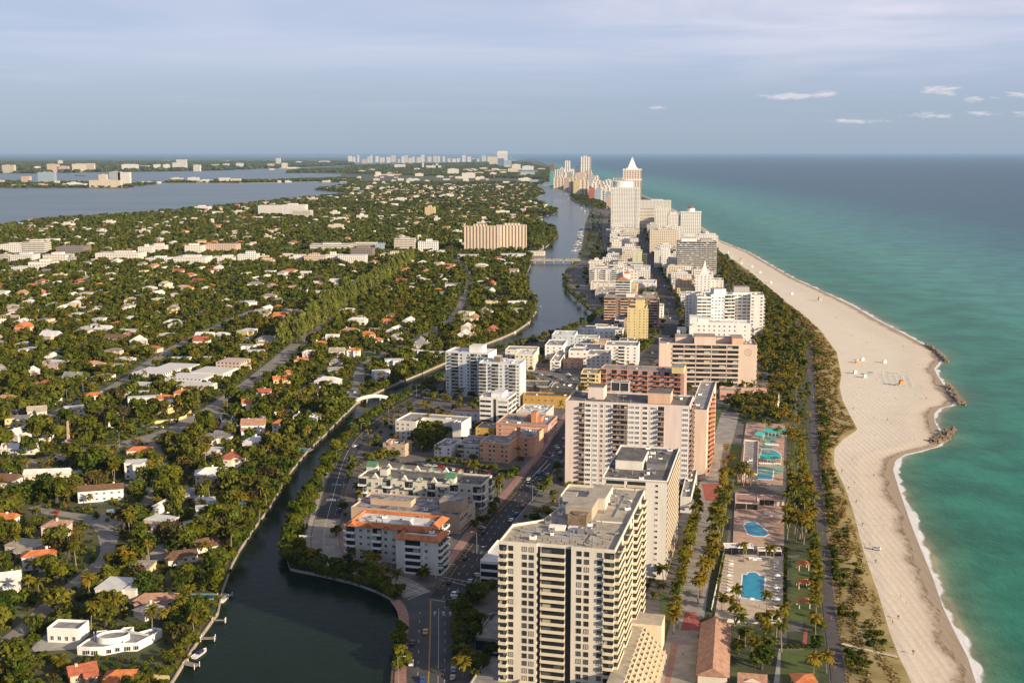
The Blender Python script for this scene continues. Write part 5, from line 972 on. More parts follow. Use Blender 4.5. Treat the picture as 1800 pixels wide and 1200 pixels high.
# ordinary low blocks that fill the strip between the named buildings
def linex(Ln, y): a = np.array(Ln); o_ = np.argsort(a[:, 1]); return float(np.interp(y, a[o_, 1], a[o_, 0]))
random.seed(31); Y = 930.0; av_all = avl + av2; dr_all = drive + north_drive
while Y < 3300:
    near_ = Y < 1650; X = -140.0; dy = random.uniform(26, 32)
    while X < 420:
        w = random.uniform(16, 26); d = random.uniform(15, 21); c_ = [(X + a * w, Y + b_ * d) for a in (0, .5, 1) for b_ in (0, .5, 1)]
        xa, xdr = linex(av_all, Y), linex(dr_all, Y)
        okc = X > xdr + 14 + (22 if Y > 2000 else 0) and (X + w < xa - 12 or (X > xa + 12 and Y > 1350)) and X + w < np.interp(Y, BW[:, 1], BW[:, 0]) - (70 if Y < 2100 else 30)
        if okc and inpoly(np.array(c_), city).all() and not any(bool(masked(*q)) for q in c_) and random.random() < .88:
            h = random.uniform(7, 16) if Y < 1700 else random.uniform(9, 26); wl_ = random.choice((white, white, offw, cream, ltblue, tan, greyw, yellow))
            if near_:
                o = building('apartment_block', 'x', 'apartment block', (X, Y), R(-9), w, d, h, max(2, int(h / 3.2)), wl_, pats={0: random.choice(('W W W W', 'W O W W', 'B1 W W B1')), 1: 'W W'}, units=4, roof=random.choice((roofw, roofg, roofc, roofd)), padm=2, parapet=.6)
                o['group'] = 'ordinary low blocks of the strip'; AUTO.append((o, {'wall_white': 'white', 'wall_off_white': 'off-white', 'wall_cream': 'cream', 'wall_pale_blue': 'pale blue', 'wall_tan': 'tan', 'wall_grey': 'grey', 'wall_yellow': 'yellow'}[wl_.name] + ' ordinary block', X, Y))
            else:
                q0 = Q(X, Y); q1 = Q(X + w, Y); qt = Q(X, Y, h); farb(q0[0], q1[0], q0[1], qt[1], random.choice('wwckhl'), dep=d, rz=-6)
            X += w + random.uniform(5, 12)
        else: X += 6
    Y += dy
random.seed(12)
# ------------------------------------------------------------------ houses
wallh = [white, offw, cream, wallm('peach_h', (.62, .46, .33)), wallm('pink_h', (.64, .50, .46)), yellow]
HC = {'w': roofw, 'g': roofg, 'o': tile_o, 'r': tile_r, 'b': tile_b, 'p': tile_p, 'c': roofc}
HN = {'w': 'white roof', 'g': 'grey roof', 'o': 'orange tiled roof', 'r': 'red tiled roof', 'b': 'brown roof', 'p': 'pale tiled roof', 'c': 'cream roof'}
HWIN = None
def house(x, y, w, d, rz, fl=1, rk='hip', rc='o', wl=white, label=None, wings=1, lod=0, seed=0):
    rnd = random.Random(int(seed * 977 + x * 3 + y)); root = empty('house', (x, y, 0), rz); h = 3.1 * fl + .3
    parts = [(-w / 2, -d / 2, w / 2, d / 2, h)]
    if wings >= 1: s = rnd.choice((-1, 1)); parts.append((s * w * .22 - w * .22, -d / 2 - d * .45, s * w * .22 + w * .22, -d / 2 - .003, h - rnd.choice((0, 0, 2.8)) if fl > 1 else h - .25))
    if wings >= 2: parts.append((-w / 2 - w * .3, -d * .2, -w / 2 - .003, d * .35, max(2.9, h - 3)))
    m = MB(); r = MB()
    for (x0, y0, x1, y1, hh) in parts:
        m.box(x0, y0, -.3, x1, y1, hh)
        if rk == 'flat':
            r.box(x0 - .25, y0 - .25, hh + .003, x1 + .25, y1 + .25, hh + .35); 
        else: r.hip(x0, y0, x1, y1, hh + .01, min(x1 - x0, y1 - y0) * (.26 if rk == 'hip' else .34), .6, 0, rk == 'gable')
    m.build('wall', wl, root); ro = r.build('roof', HC[rc], root)
    if lod == 0:
        if rk != 'flat' and rnd.random() < .5: c = MB(); c.box(-.5, -.5, h - .1, .5, .5, h + d * .26 + 1.1); c.build('chimney', wl, ro, loc=(rnd.uniform(-w * .3, w * .3), rnd.uniform(-1, 1), 0))
        n = max(2, int(w / 3.5))
        for f in range(fl):
            for i in range(n):
                px = -w / 2 + w * (i + .5) / n
                if not any(p[0] < px < p[2] for p in parts[1:2]): link('window', win_mesh(1.4, 1.3, rnd.choice((0, 0, 1)))[1], root, (px, -d / 2, f * 3.1 + 1), 0)
            for i in range(max(1, int(d / 3.5))): link('window', win_mesh(1.4, 1.3, 0)[1], root, (w / 2, -d / 2 + d * (i + .5) / max(1, int(d / 3.5)), f * 3.1 + 1), R(90))
            if len(parts) > 1 and (f == 0 or parts[1][4] > 5): p = parts[1]; link('window', win_mesh(1.8, 1.4, 1)[1], root, ((p[0] + p[2]) / 2, p[1], f * 3.1 + 1), 0)
    ca, sa = math.cos(rz), math.sin(rz); mark([(x + a * ca - b_ * sa, y + a * sa + b_ * ca) for a, b_ in ((-w / 2 - 1, -d * .9), (w / 2 + 1, -d * .9), (w / 2 + 1, d / 2 + 1), (-w / 2 - 1, d / 2 + 1))])
    tag(root, label or 'x', 'house', None if label else 'houses among the trees')
    if not label: AUTO.append((root, {1: 'low', 2: 'two storey', 3: 'three storey'}[fl] + ' house with ' + ('flat ' if rk == 'flat' else '') + HN[rc], x, y))
    return root
HS = [(70, 996, 62, .5, 2, 'hip', 'o', 0, 24, 'white villa with vivid orange hipped roof beside the garden street'), (8, 1040, 62, .6, 2, 'gable', 'w', 2, 30, 'cream two storey house with white columns at the left edge'), (101, 942, 50, .7, 2, 'hip', 'p', 4, 10, 'peach villa with pale angular roof below the cul-de-sac'),
      (12, 920, 40, .7, 1, 'gable', 'o', 0, 0, 'small white house with orange gable at the left edge'), (318, 985, 62, .45, 1, 'hip', 'b', 2, 28, 'long dark brown roofed villa near the creek wall'), (360, 965, 50, .4, 1, 'gable', 'b', 2, 50, 'dark roofed east wing of the brown villa'),
      (366, 912, 46, .5, 2, 'flat', 'w', 0, 20, 'white modern house with flat roof on the creek lawn'), (342, 926, 42, .5, 1, 'flat', 'w', 0, 16, 'lower flat white house in front of the modern one'), (286, 907, 24, .7, 2, 'gable', 'w', 0, -10, 'narrow white gabled house beyond the big round tree'),
      (275, 1062, 80, .35, 1, 'hip', 'p', 4, 10, 'pale star-roofed villa behind the oval-topped villa'), (262, 1082, 46, .6, 1, 'hip', 'g', 2, 60, 'grey roofed wing reaching left of the star-roofed villa'), (145, 1192, 52, .6, 1, 'gable', 'r', 3, 35, 'red brown roofed house cut by the bottom edge'),
      (212, 1200, 56, .6, 1, 'hip', 'o', 3, 10, 'orange roofed house cut by the bottom edge near the creek'), (32, 748, 44, .6, 2, 'flat', 'g', 5, 22, 'cream corner shop with flat grey roof on the wide street'), (66, 735, 34, .7, 2, 'gable', 'c', 2, 25, 'cream shop with stepped gable front'),
      (134, 730, 44, .5, 2, 'flat', 'w', 0, 25, 'white two storey house with flat roof left of the tree-lined street'), (86, 708, 46, .4, 1, 'flat', 'w', 0, -5, 'long low white house under the trees'), (166, 708, 34, .6, 2, 'hip', 'o', 0, 20, 'white house with small orange hip roof uphill'),
      (83, 774, 20, .8, 1, 'flat', 'w', 0, 10, 'tiny white cabin beside the obelisk'), (12, 850, 50, .6, 1, 'gable', 'b', 0, 0, 'brown roofed bungalow at the left edge below the road'), (84, 840, 84, .25, 1, 'gable', 'w', 2, 14, 'long white bungalow below the wide road'),
      (132, 855, 38, .6, 1, 'hip', 'p', 5, 12, 'small cream bungalow with patched orange roof'), (178, 878, 84, .28, 2, 'gable', 'b', 0, 22, 'long white two storey house with brown tiled roof'), (240, 838, 38, .8, 3, 'flat', 'w', 0, 12, 'white three storey cube house with flat roof'),
      (246, 798, 46, .4, 1, 'hip', 'o', 2, 14, 'orange roofed cottage beside the wide road'), (443, 722, 36, .6, 2, 'gable', 'o', 0, 15, 'white villa with twin orange roofs and chimney'), (446, 760, 44, .7, 2, 'gable', 'p', 0, 10, 'steep brown gabled house with white walls'),
      (492, 758, 26, .6, 2, 'hip', 'o', 0, 10, 'small white pavilion with orange eaves'), (452, 790, 44, .7, 2, 'hip', 'w', 0, 0, 'white metal-roofed house above the red-roofed one'), (414, 818, 46, .7, 2, 'hip', 'r', 2, 5, 'two storey house with red hip roof'),
      (372, 848, 60, .65, 2, 'hip', 'w', 2, 18, 'yellow two storey house with crisp white hip roof'), (366, 888, 48, .6, 1, 'flat', 'w', 0, 20, 'low white house with jumbled flat roofs'), (540, 738, 52, .4, 1, 'hip', 'w', 0, 10, 'long white villa beside the creek bend'),
      (468, 606, 36, .7, 2, 'hip', 'g', 2, 12, 'beige two storey house with grey hip roof'), (430, 612, 40, .5, 1, 'flat', 'g', 0, -2, 'low grey-roofed wing beside the beige house'), (450, 622, 34, .6, 1, 'flat', 'w', 0, 14, 'low white roofed bungalow by the junction'),
      (562, 614, 28, .6, 2, 'hip', 'o', 0, 8, 'white house with orange roof at the row of tall pines'), (544, 630, 26, .6, 2, 'hip', 'w', 4, 8, 'pink house with white roof'), (530, 644, 26, .6, 2, 'hip', 'o', 4, 8, 'pink house with orange roof'), (508, 660, 24, .6, 1, 'hip', 'o', 2, 14, 'cream house with orange roof by the wide road'),
      (496, 672, 34, .5, 1, 'gable', 'o', 5, 20, 'low yellow house with bright orange gables'), (560, 692, 26, .6, 1, 'hip', 'r', 2, 6, 'red-roofed cottage deep in the trees'), (464, 702, 26, .7, 2, 'gable', 'r', 0, 5, 'white house with red gable and chimney'), (622, 626, 26, .6, 2, 'hip', 'o', 0, 10, 'white house with orange roof by the island street'),
      (592, 640, 20, .7, 1, 'hip', 'b', 4, 0, 'brown roofed cottage by the island street'), (590, 656, 28, .6, 1, 'gable', 'g', 2, 10, 'grey gabled house by the island street'), (574, 672, 34, .5, 1, 'flat', 'w', 0, 10, 'flat white bungalow above the footbridge'), (690, 644, 30, .6, 2, 'flat', 'w', 0, 15, 'white modern house on the creek'),
      (670, 664, 34, .5, 2, 'flat', 'w', 0, 20, 'white stepped modern house nearer the footbridge'), (615, 586, 36, .6, 1, 'hip', 'p', 4, 5, 'wide pinkish hip-roofed house'), (662, 602, 26, .6, 1, 'hip', 'o', 0, 5, 'small white house with orange roof by the bend'), (700, 594, 24, .6, 1, 'hip', 'c', 2, 5, 'cream bungalow right of the bend'),
      (255, 712, 62, .35, 2, 'flat', 'w', 0, 22, 'long white flats with sloping white roof'), (290, 712, 32, .6, 2, 'hip', 'o', 4, 14, 'peach flats with orange roof'), (322, 702, 30, .6, 2, 'hip', 'o', 5, 8, 'yellow house with orange roof on the wide road'), (186, 712, 20, .6, 1, 'gable', 'o', 2, 15, 'small orange roofed hut in the palms'),
      (215, 728, 26, .6, 1, 'hip', 'r', 2, 15, 'small red roofed house behind the palms'), (590, 640, 20, .6, 1, 'hip', 'g', 2, 0, 'grey cottage beside the brown one'), (735, 620, 26, .6, 1, 'flat', 'w', 0, 4, 'white bungalow beside the upper creek'), (660, 583, 22, .6, 1, 'flat', 'c', 0, 0, 'low cream bungalow under palms')]
for i, (px, py, wp, dr, fl, rk, rcx, wi, rz, lb) in enumerate(HS):
    x, y = G(px, py); w = wp * y / F * .92; d = max(w * dr, 7.5); house(x, y, w, d, R(rz - 6), fl, rk, rcx, wallh[wi], lb, wings=1 if dr > .3 else 0, seed=i); low(x, y, w * 1.15, 20 + d / 2)
# oval-roofed villa
x, y = G(205, 1135); ov = empty('villa', (x, y, 0), R(14)); tag(ov, 'white modern villa with a raised oval parapet and fan of flat roofs', 'villa'); landmark(x, y, 'oval-topped white villa'); mark([(x - 18, y - 13), (x + 19, y - 13), (x + 19, y + 12), (x - 18, y + 12)]); low(x, y, 44, 32); low(x, y + 12, 40, 24)
def parap(parent, poly, z, nm, roofmt=roofg, wl=white, hp=1.1):
    m = MB(); n = len(poly); inn = inset(poly, .35); m.v += [(*p, -.2) for p in poly] + [(*p, z + hp) for p in poly] + [(*p, z + hp) for p in inn] + [(*p, z) for p in inn]
    for i in range(n): j = (i + 1) % n; m.f += [(i, j, n + j, n + i), (n + i, n + j, 2 * n + j, 2 * n + i), (2 * n + i, 2 * n + j, 3 * n + j, 3 * n + i)]; m.m += [0, 0, 0]
    m.cap(inn, z - .005, 1); return m.build(nm, [wl, roofmt], parent)
parap(ov, [(-14, -5), (-9, -7), (-4, -8), (3, -6), (8, -7), (13, -1), (17, 5), (14, 7), (9, 3), (5, 6), (6, 10), (2, 10), (0, 6), (-3, 5), (-4, 9), (-8, 9), (-8, 4), (-11, 1)], 2.9, 'wing', hp=.6)
parap(ov, [(6.2 * math.cos(t) - 1, 4.2 * math.sin(t) - .5) for t in np.linspace(0, 2 * math.pi, 28, endpoint=False)], 4.4, 'oval_hall', hp=.9)
for (ax, ay, bx2, by2) in ((-9, 8, -8, 0), (5, 5, 12, 0), (3, -5, 5, 1), (8, 3, 14, 6)):
    m = MB(); dd = Vector((bx2 - ax, by2 - ay)); nn_ = Vector((-dd.y, dd.x)).normalized() * .15; m.prism([(ax - nn_.x, ay - nn_.y), (bx2 - nn_.x, by2 - nn_.y), (bx2 + nn_.x, by2 + nn_.y), (ax + nn_.x, ay + nn_.y)][::1], 2.85, 3.7); m.build('roof_parapet', white, ov)
for u in (-10, -7, -2, 1, 5, 8): link('window', win_mesh(1.6, 1.7, 0)[1], ov, (u, -8.2 if u in (-7, -2) else -7.2, .7), 0)
x, y = G(118, 1122); bx = empty('guest_house', (x, y, 0), R(-6)); tag(bx, 'white flat-roofed box house with parapet left of the oval-topped villa', 'house'); parap(bx, [(-6, -4), (7, -4), (7, 5), (-6, 5)], 5, 'wall')
for u in (-4, -1, 2, 5): link('window', win_mesh(1.4, 1.8, 0)[1], bx, (u, -4, 1), 0)
mark([(x - 8, y - 9), (x + 9, y - 9), (x + 9, y + 7), (x - 8, y + 7)]); low(x, y, 20, 26)
for (hx, hy, ph_) in ((66, 996, 'vivid orange villa'), (318, 985, 'brown roofed creek villa'), (178, 878, 'long brown-tiled house'), (372, 848, 'yellow house with white hip roof'), (240, 838, 'white cube house'), (446, 760, 'steep brown gabled house'), (84, 840, 'long white bungalow'), (468, 606, 'beige grey-roofed house'),
                      (560, 614, 'orange roofed house by the pines'), (690, 644, 'white modern creek house'), (322, 702, 'yellow roadside house'), (134, 730, 'white flat house on the street'), (540, 738, 'white villa at the creek bend'), (355, 918, 'white flat-roofed creek house'), (615, 586, 'wide pinkish roofed house'), (101, 942, 'peach villa')): landmark(*G(hx, hy), ph_)
for k_ in range(26):
    for _ in range(40):
        x, y = random.uniform(-330, 60), random.uniform(470, 1250)
        if bool(inpoly(np.array([[x, y]]), land_poly)[0]) and -.42 < x / y and not any(bool(masked(x + a, y + b_)) for a in (-6, 0, 6) for b_ in (-4, 0, 4)): break
    else: continue
    w, d = random.uniform(3.5, 5), random.uniform(2.2, 3); o = empty('swimming_pool', (x, y, .05), R(random.uniform(-30, 30))); m = MB(); m.quad((-w, -d, .03), (w, -d, .03), (w, d, .03), (-w, d, .03)); m.build('water', poolm, o)
    m = MB()
    for q in ((-w - 1, -d - 1, w + 1, -d), (-w - 1, d, w + 1, d + 1), (-w - 1, -d, -w, d), (w, -d, w + 1, d)): m.box(q[0], q[1], -.02, q[2], q[3], .06)
    m.build('coping', concrete, o); tag(o, 'x', 'swimming pool', 'backyard pools'); AUTO.append((o, 'small backyard pool', x, y)); mark([(x - w - 2, y - d - 2), (x + w + 2, y - d - 2), (x + w + 2, y + d + 2), (x - w - 2, y + d + 2)]); low(x, y, 14, 14)
# monument obelisk, small memorial
x, y = G(121, 782); ob_ = empty('obelisk', (x, y, 0)); ob_.scale = (.62, .62, .58); tag(ob_, 'tall pinkish stone obelisk on a square stepped base', 'monument'); landmark(x, y, 'stone obelisk'); mark([(x - 8, y - 8), (x + 8, y - 8), (x + 8, y + 8), (x - 8, y + 8)])
st_ = mat('stone', (.50, .36, .27), .9, .25, .6); m = MB(); m.cyl(0, 0, 6.5, 27, 2.0, 1.1, n=4); m.cyl(0, 0, 27, 29, 1.1, .05, n=4); m.build('shaft', st_, ob_, rz=R(45)); m = MB(); m.box(-5.5, -5.5, -.2, 5.5, 5.5, 4.6); m.box(-3, -3, 4.603, 3, 3, 6.6); m.build('base', st_, ob_)
x, y = G(184, 762); me_ = empty('memorial', (x, y, 0), R(6)); tag(me_, 'low white stepped memorial with small spire on the lawn', 'memorial'); m = MB(); m.box(-8, -2, 0, 8, 3, 1.6); m.box(-7.5, -1, 1.603, -2, 2, 3); m.box(1, -1, 1.603, 6, 2.5, 4); m.build('base', white, me_); m = MB(); m.cyl(3, 1, 4, 8, 1.2, .1, n=8); m.build('spire', white, me_)
sheet('monument_lawn', [(60, 790), (200, 780), (300, 750), (210, 745), (140, 752), (80, 765)], .03, grass)
# random houses through the suburb
mark([*W([(640, 560), (480, 600), (520, 560), (700, 455), (740, 455)])], 0) if False else None
cand = []
Y = 400.0
while Y < 7600:
    st_y = 31 if Y < 2200 else 40 if Y < 4000 else 70; X = -Y * .47
    while X < min(700, Y * .1 + 60):
        cand.append((X + random.uniform(-5, 5), Y + random.uniform(-6, 6))); X += random.uniform(25, 36) if Y < 2200 else random.uniform(32, 52)
    Y += st_y
C_ = np.array(cand); ok = inpoly(C_, land_poly)
rest = []; nh = len(HS)
from mathutils import noise as mnoise
for (x, y), k in zip(cand, ok):
    if not k: continue
    if mnoise.noise(Vector((x * .004, y * .004, 3))) < -.28: continue
    if y < 2200 and random.random() < (.36 if y < 1250 else .40): continue
    w = random.uniform(13, 22); d = random.uniform(8.5, 13)
    if any(bool(masked(x + a, y + b_)) for a in (-w / 2, 0, w / 2) for b_ in (-d * .8, 0, d / 2)): continue
    gx = [bool(inpoly(np.array([[x + a, y + b_]]), land_poly)[0]) for a, b_ in ((14, 0), (-14, 0), (0, -14))]
    if not all(gx): continue
    qx, qy = Q(x, y)
    if qx < -25 or qx > 1400: continue
    q = random.random(); rcx = 'w' if q < .50 else 'o' if q < .58 else 'r' if q < .62 else 'g' if q < .80 else 'c' if q < .93 else 'p' if q < .97 else 'b'
    rk = 'flat' if rcx in 'wgc' and random.random() < .5 else random.choice(('hip', 'gable')); fl = random.choice((1, 1, 2))
    rz = R(random.choice((-8, 82)) + random.uniform(-12, 12)); wl = random.choice(wallh)
    if y > 2200 and random.random() < .68: continue
    if y > 4000: w *= 1.3; fl = random.choice((2, 2, 3))
    if nh < 300: house(x, y, w, d, rz, fl, rk, rcx, wl, lod=0 if y < 1150 else 1, seed=nh, wings=random.choice((0, 1, 1, 2)) if y < 1500 else random.choice((0, 1))); nh += 1
    else:
        rest.append((x, y, w, d, rz, fl, rk, rcx, wl)); gp = random.choice((0, 2, 6, 12)) * (1 + y / 4000); mark([(x - w / 2, y - d / 2 - gp), (x + w / 2, y - d / 2 - gp), (x + w / 2, y + d / 2), (x - w / 2, y + d / 2)])
m = MB(); hm = [wallh[0], wallh[1], wallh[2], wallh[3], wallh[4], wallh[5]] + [HC[k] for k in 'wgorbpc']
for x, y, w, d, rz, fl, rk, rcx, wl in rest:
    o = len(m.v); h = 3.3 * fl + .6; mi = 6 + 'wgorbpc'.index(rcx)
    m.box(-w / 2, -d / 2, -.3, w / 2, d / 2, h, wallh.index(wl), mi, bot=False)
    if rk != 'flat': m.hip(-w / 2, -d / 2, w / 2, d / 2, h + .02, d * .24, .6, mi, rk == 'gable')
    ca, sa = math.cos(rz), math.sin(rz)
    for i in range(o, len(m.v)): a, b_, c_ = m.v[i]; m.v[i] = (x + a * ca - b_ * sa, y + a * sa + b_ * ca, c_)
tag(m.build('distant_houses', hm), 'hundreds of far suburban houses showing through the trees towards the bay', 'houses', kind='stuff')
# ------------------------------------------------------------------ trees
def quads_to_mesh(name, q, m, smooth=False):
    n = len(q); me = bpy.data.meshes.new(name); me.vertices.add(n * 4); me.vertices.foreach_set('co', q.reshape(-1).astype(np.float32))
    me.loops.add(n * 4); me.loops.foreach_set('vertex_index', np.arange(n * 4, dtype=np.int32)); me.polygons.add(n)
    me.polygons.foreach_set('loop_start', np.arange(0, n * 4, 4, dtype=np.int32)); me.materials.append(m); me.update(calc_edges=True); return me
def leafquads(P, Nn, s, r):
    n = len(P); a = r.normal(size=(n, 3)); Nn = Nn / np.linalg.norm(Nn, axis=1, keepdims=True); a -= Nn * (a * Nn).sum(1, keepdims=True); a /= np.linalg.norm(a, axis=1, keepdims=True)
    b_ = np.cross(Nn, a); s = np.asarray(s).reshape(-1, 1) * np.ones((n, 1)); k = r.uniform(.5, 1, (n, 1))
    return np.stack([P - a * s - b_ * s * k * .8, P + a * s * .8 - b_ * s * k, P + a * s + b_ * s * k * .7, P - a * s * .7 + b_ * s * k], 1)
def crown(n, seed, nl=9, flat=.62, size=.12, shell=.72, spread=.62):
    """unit broad crown: radius about 1, centre at z 0"""
    r = np.random.default_rng(seed); L = r.normal(size=(nl, 3)); L /= np.linalg.norm(L, axis=1, keepdims=True); L *= r.uniform(.25, 1, (nl, 1)) ** .5 * spread; L[:, 2] *= flat
    lr = r.uniform(.26, .5, nl); i = r.integers(0, nl, n); d = r.normal(size=(n, 3)); d /= np.linalg.norm(d, axis=1, keepdims=True); d[:, 2] = np.abs(d[:, 2]) * np.where(r.random(n) < .8, 1, -1)
    P = L[i] + d * lr[i][:, None] * r.uniform(shell, 1.05, (n, 1)) * np.array([1, 1, .85]); nn = d + r.normal(size=(n, 3)) * .45
    return leafquads(P, nn, size * r.uniform(.6, 1.3, n), r)
def palm_quads(seed, nf=20, seg=4, L=1.0):
    r = np.random.default_rng(seed); out = []
    for k in range(nf):
        a = 2 * math.pi * (k / nf) * 2.4 + r.uniform(-.2, .2); el = r.uniform(-.35, 1.15); ll = L * r.uniform(.8, 1.1); x = z = 0.0; ang = el; pts = [(0, 0)]
        for s in range(seg): x += ll / seg * math.cos(ang); z += ll / seg * math.sin(ang); ang -= .42; pts.append((x, z))
        ca, sa = math.cos(a), math.sin(a); wd = [.05, .17, .19, .14, .03]
        for s in range(seg):
            for side in (-1, 1):
                p0, p1 = pts[s], pts[s + 1]; w0, w1 = wd[s] * L * side, wd[s + 1] * L * side; dr = .45
                out.append([(p0[0] * ca, p0[0] * sa, p0[1]), (p1[0] * ca, p1[0] * sa, p1[1]), (p1[0] * ca - w1 * sa, p1[0] * sa + w1 * ca, p1[1] - abs(w1) * dr), (p0[0] * ca - w0 * sa, p0[0] * sa + w0 * ca, p0[1] - abs(w0) * dr)])
    return np.array(out)
def pine_quads(n, seed):
    """feathery tall crown, unit height 1 from z=0, radius .2"""
    r = np.random.default_rng(seed); z = r.uniform(.08, 1, n) ** .8; nb = 16; a = r.integers(0, nb, n) * 2 * math.pi / nb * 3.7 + r.uniform(-.25, .25, n)
    rad = (.30 * (1 - z) ** .55 + .015) * r.uniform(.3, 1, n) * (0.75 + .4 * np.sin(a * 3 + z * 14)); P = np.stack([rad * np.cos(a), rad * np.sin(a), z + rad * .5], 1)
    u = np.stack([np.cos(a) * .5, np.sin(a) * .5, np.full(n, 1.0)], 1); u /= np.linalg.norm(u, axis=1, keepdims=True); v = r.normal(size=(n, 3)); v -= u * (v * u).sum(1, keepdims=True); v /= np.linalg.norm(v, axis=1, keepdims=True)
    l = r.uniform(.02, .05, (n, 1)); w = .02
    return np.stack([P - u * l - v * w, P - u * l + v * w, P + u * l + v * w * .4, P + u * l - v * w * .4], 1)
def trunkmesh(kind, seed):
    r = random.Random(seed); m = MB()
    if kind == 'palm':
        b1 = r.uniform(-.08, .08); m.tube([(0, 0, 0), (b1 * .3, 0, .3), (b1, 0, .65), (b1 * 1.2, .0, 1.0)], [.034, .024, .02, .018], 6); return m.mesh('trunk', palmbark)
    if kind == 'pine': m.tube([(0, 0, 0), (.01, 0, .5), (0, 0, .95)], [.02, .012, .003], 5); return m.mesh('trunk', bark)
    m.tube([(0, 0, 0), (.02, .01, .3), (0, .02, .62)], [.055, .04, .03], 6)
    for k in range(4): a = k * 1.6 + r.uniform(-.3, .3); m.tube([(0, .01, .38), (.16 * math.cos(a), .16 * math.sin(a), .58), (.32 * math.cos(a), .32 * math.sin(a), .76)], [.026, .018, .008], 5)
    return m.mesh('trunk', bark)
PROTO = {}
for i in range(7):
    PROTO['broad', i] = (quads_to_mesh('crown', crown(620, 10 + i, 8 + i % 4, .6 + .05 * (i % 3), .105), leaf), trunkmesh('broad', i))
    PROTO['shore', i] = (quads_to_mesh('crown', crown(560, 50 + i, 10, .62, .105), leafm), trunkmesh('broad', i + 9))
for i in range(3): PROTO['brown', i] = (quads_to_mesh('crown', crown(330, 80 + i, 9, .6, .085, .3), leafb), trunkmesh('broad', i + 20))
for i in range(6): PROTO['palm', i] = (quads_to_mesh('crown', palm_quads(i, 19 + i % 3), leafp), trunkmesh('palm', i))
for i in range(4): PROTO['pine', i] = (quads_to_mesh('crown', pine_quads(1500, i), leafc), trunkmesh('pine', i))
NV = {'broad': 7, 'shore': 7, 'brown': 3, 'palm': 6, 'pine': 4}
TREES = []          # kind, x, y, height, radius, seed
RF = dict(broad=.55, shore=.55, brown=.5, palm=.45, pine=.45)
def T(kind, x, y, h, r_=None, z=0.0):
    if kind != 'pine' and islow(x, y):
        if kind != 'palm' and h > 3.8: h, r_ = random.uniform(2.5, 3.8), random.uniform(1.6, 2.4)
        elif kind == 'palm': h = min(h, 5)
        if bool(masked(x, y)): return
    TREES.append((kind, float(x), float(y), h, r_ or h * RF[kind], random.randrange(999), z))
def along(kind, px, n, h, jit=1.5, z=0, world_=False):
    pts = px if world_ else W(px); tot = sum(math.dist(a, b_) for a, b_ in zip(pts[:-1], pts[1:]))
    for k in range(n):
        s = tot * (k + .5) / n
        for a, b_ in zip(pts[:-1], pts[1:]):
            d = math.dist(a, b_)
            if s <= d: T(kind, a[0] + (b_[0] - a[0]) * s / d + random.uniform(-jit, jit), a[1] + (b_[1] - a[1]) * s / d + random.uniform(-jit, jit), h * random.uniform(.8, 1.2), z=z); break
            s -= d
def scatter(kinds, px, sp, h, jit=.45, chk=True, z=0):
    poly = W(px); a = np.array(poly); x0, y0 = a.min(0); x1, y1 = a.max(0)
    pts = np.array([(x + random.uniform(-jit, jit) * sp, y + random.uniform(-jit, jit) * sp) for y in np.arange(y0, y1, sp) for x in np.arange(x0, x1, sp)]); pts = pts[inpoly(pts, poly)]
    for x, y in pts:
        if chk and bool(masked(x, y)): continue
        k = random.choice(kinds); T(k, x, y, h * random.uniform(.7, 1.3), z=z)
# creek banks
along('shore', [(697, 1185), (700, 1140), (707, 1100)], 7, 6, 1); along('shore', [(690, 1045), (640, 1022), (580, 1008), (520, 1000), (505, 985)], 15, 8, 2.5); along('shore', [(700, 1052), (650, 1034), (600, 1020), (545, 1008)], 12, 6, 1.5)
along('shore', [(505, 985), (512, 940), (530, 895), (552, 862), (575, 822), (600, 785), (635, 750), (680, 718), (715, 700)], 34, 8.5, 2.5); along('shore', [(520, 975), (525, 930), (545, 890)], 7, 10, 3)
along('shore', [(498, 990), (503, 950), (518, 908), (545, 862)], 10, 7, 1.5); along('broad', [(745, 688), (780, 668)], 5, 8); along('broad', [(930, 606), (985, 590), (1030, 574), (1048, 556)], 14, 8, 3); along('shore', [(1040, 550), (1015, 530), (996, 505), (992, 485)], 18, 8, 3)
along('broad', [(1020, 455), (1035, 425), (1043, 395), (1040, 372)], 20, 9, 4); along('broad', [(1052, 440), (1052, 415), (1052, 392), (1057, 375)], 20, 8, 4); along('broad', [(1072, 395), (1075, 375), (1062, 360)], 14, 10, 5)
along('broad', [(1010, 352), (1030, 358), (1060, 366)], 20, 12, 8); scatter(['broad'], [(1000, 343), (1015, 355), (1060, 372), (1072, 362), (1030, 346)], 22, 12, chk=False)
along('palm', [(640, 1008), (660, 1018), (700, 1035)], 4, 9, 1); along('palm', [(548, 1000), (560, 992)], 3, 8); along('shore', [(702, 1180), (705, 1130)], 3, 7)
# drive and street trees
along('broad', [(614, 845), (620, 812)], 4, 6, 1); along('broad', [(660, 806), (700, 808)], 5, 7, 1); along('broad', [(765, 818), (800, 820), (840, 826), (888, 836), (905, 842)], 12, 6.5, .6); along('broad', [(895, 850), (910, 832)], 5, 7, 1)
along('palm', [(700, 795), (740, 800), (775, 806)], 4, 8); scatter(['broad', 'broad', 'palm'], [(728, 795), (758, 795), (800, 762), (795, 740), (745, 752)], 6, 10, chk=False); T('broad', *G(748, 772), 15, 8); T('broad', *G(772, 768), 14, 8); T('broad', *G(782, 775), 12, 6)
along('palm', [(870, 880), (882, 862)], 2, 9, .5); along('broad', [(835, 935), (852, 915), (880, 885)], 7, 6, 1.5); along('shore', [(600, 985), (640, 998), (690, 1010)], 12, 3.2, 1.5); along('palm', [(610, 985), (655, 1000), (675, 1004)], 3, 6)
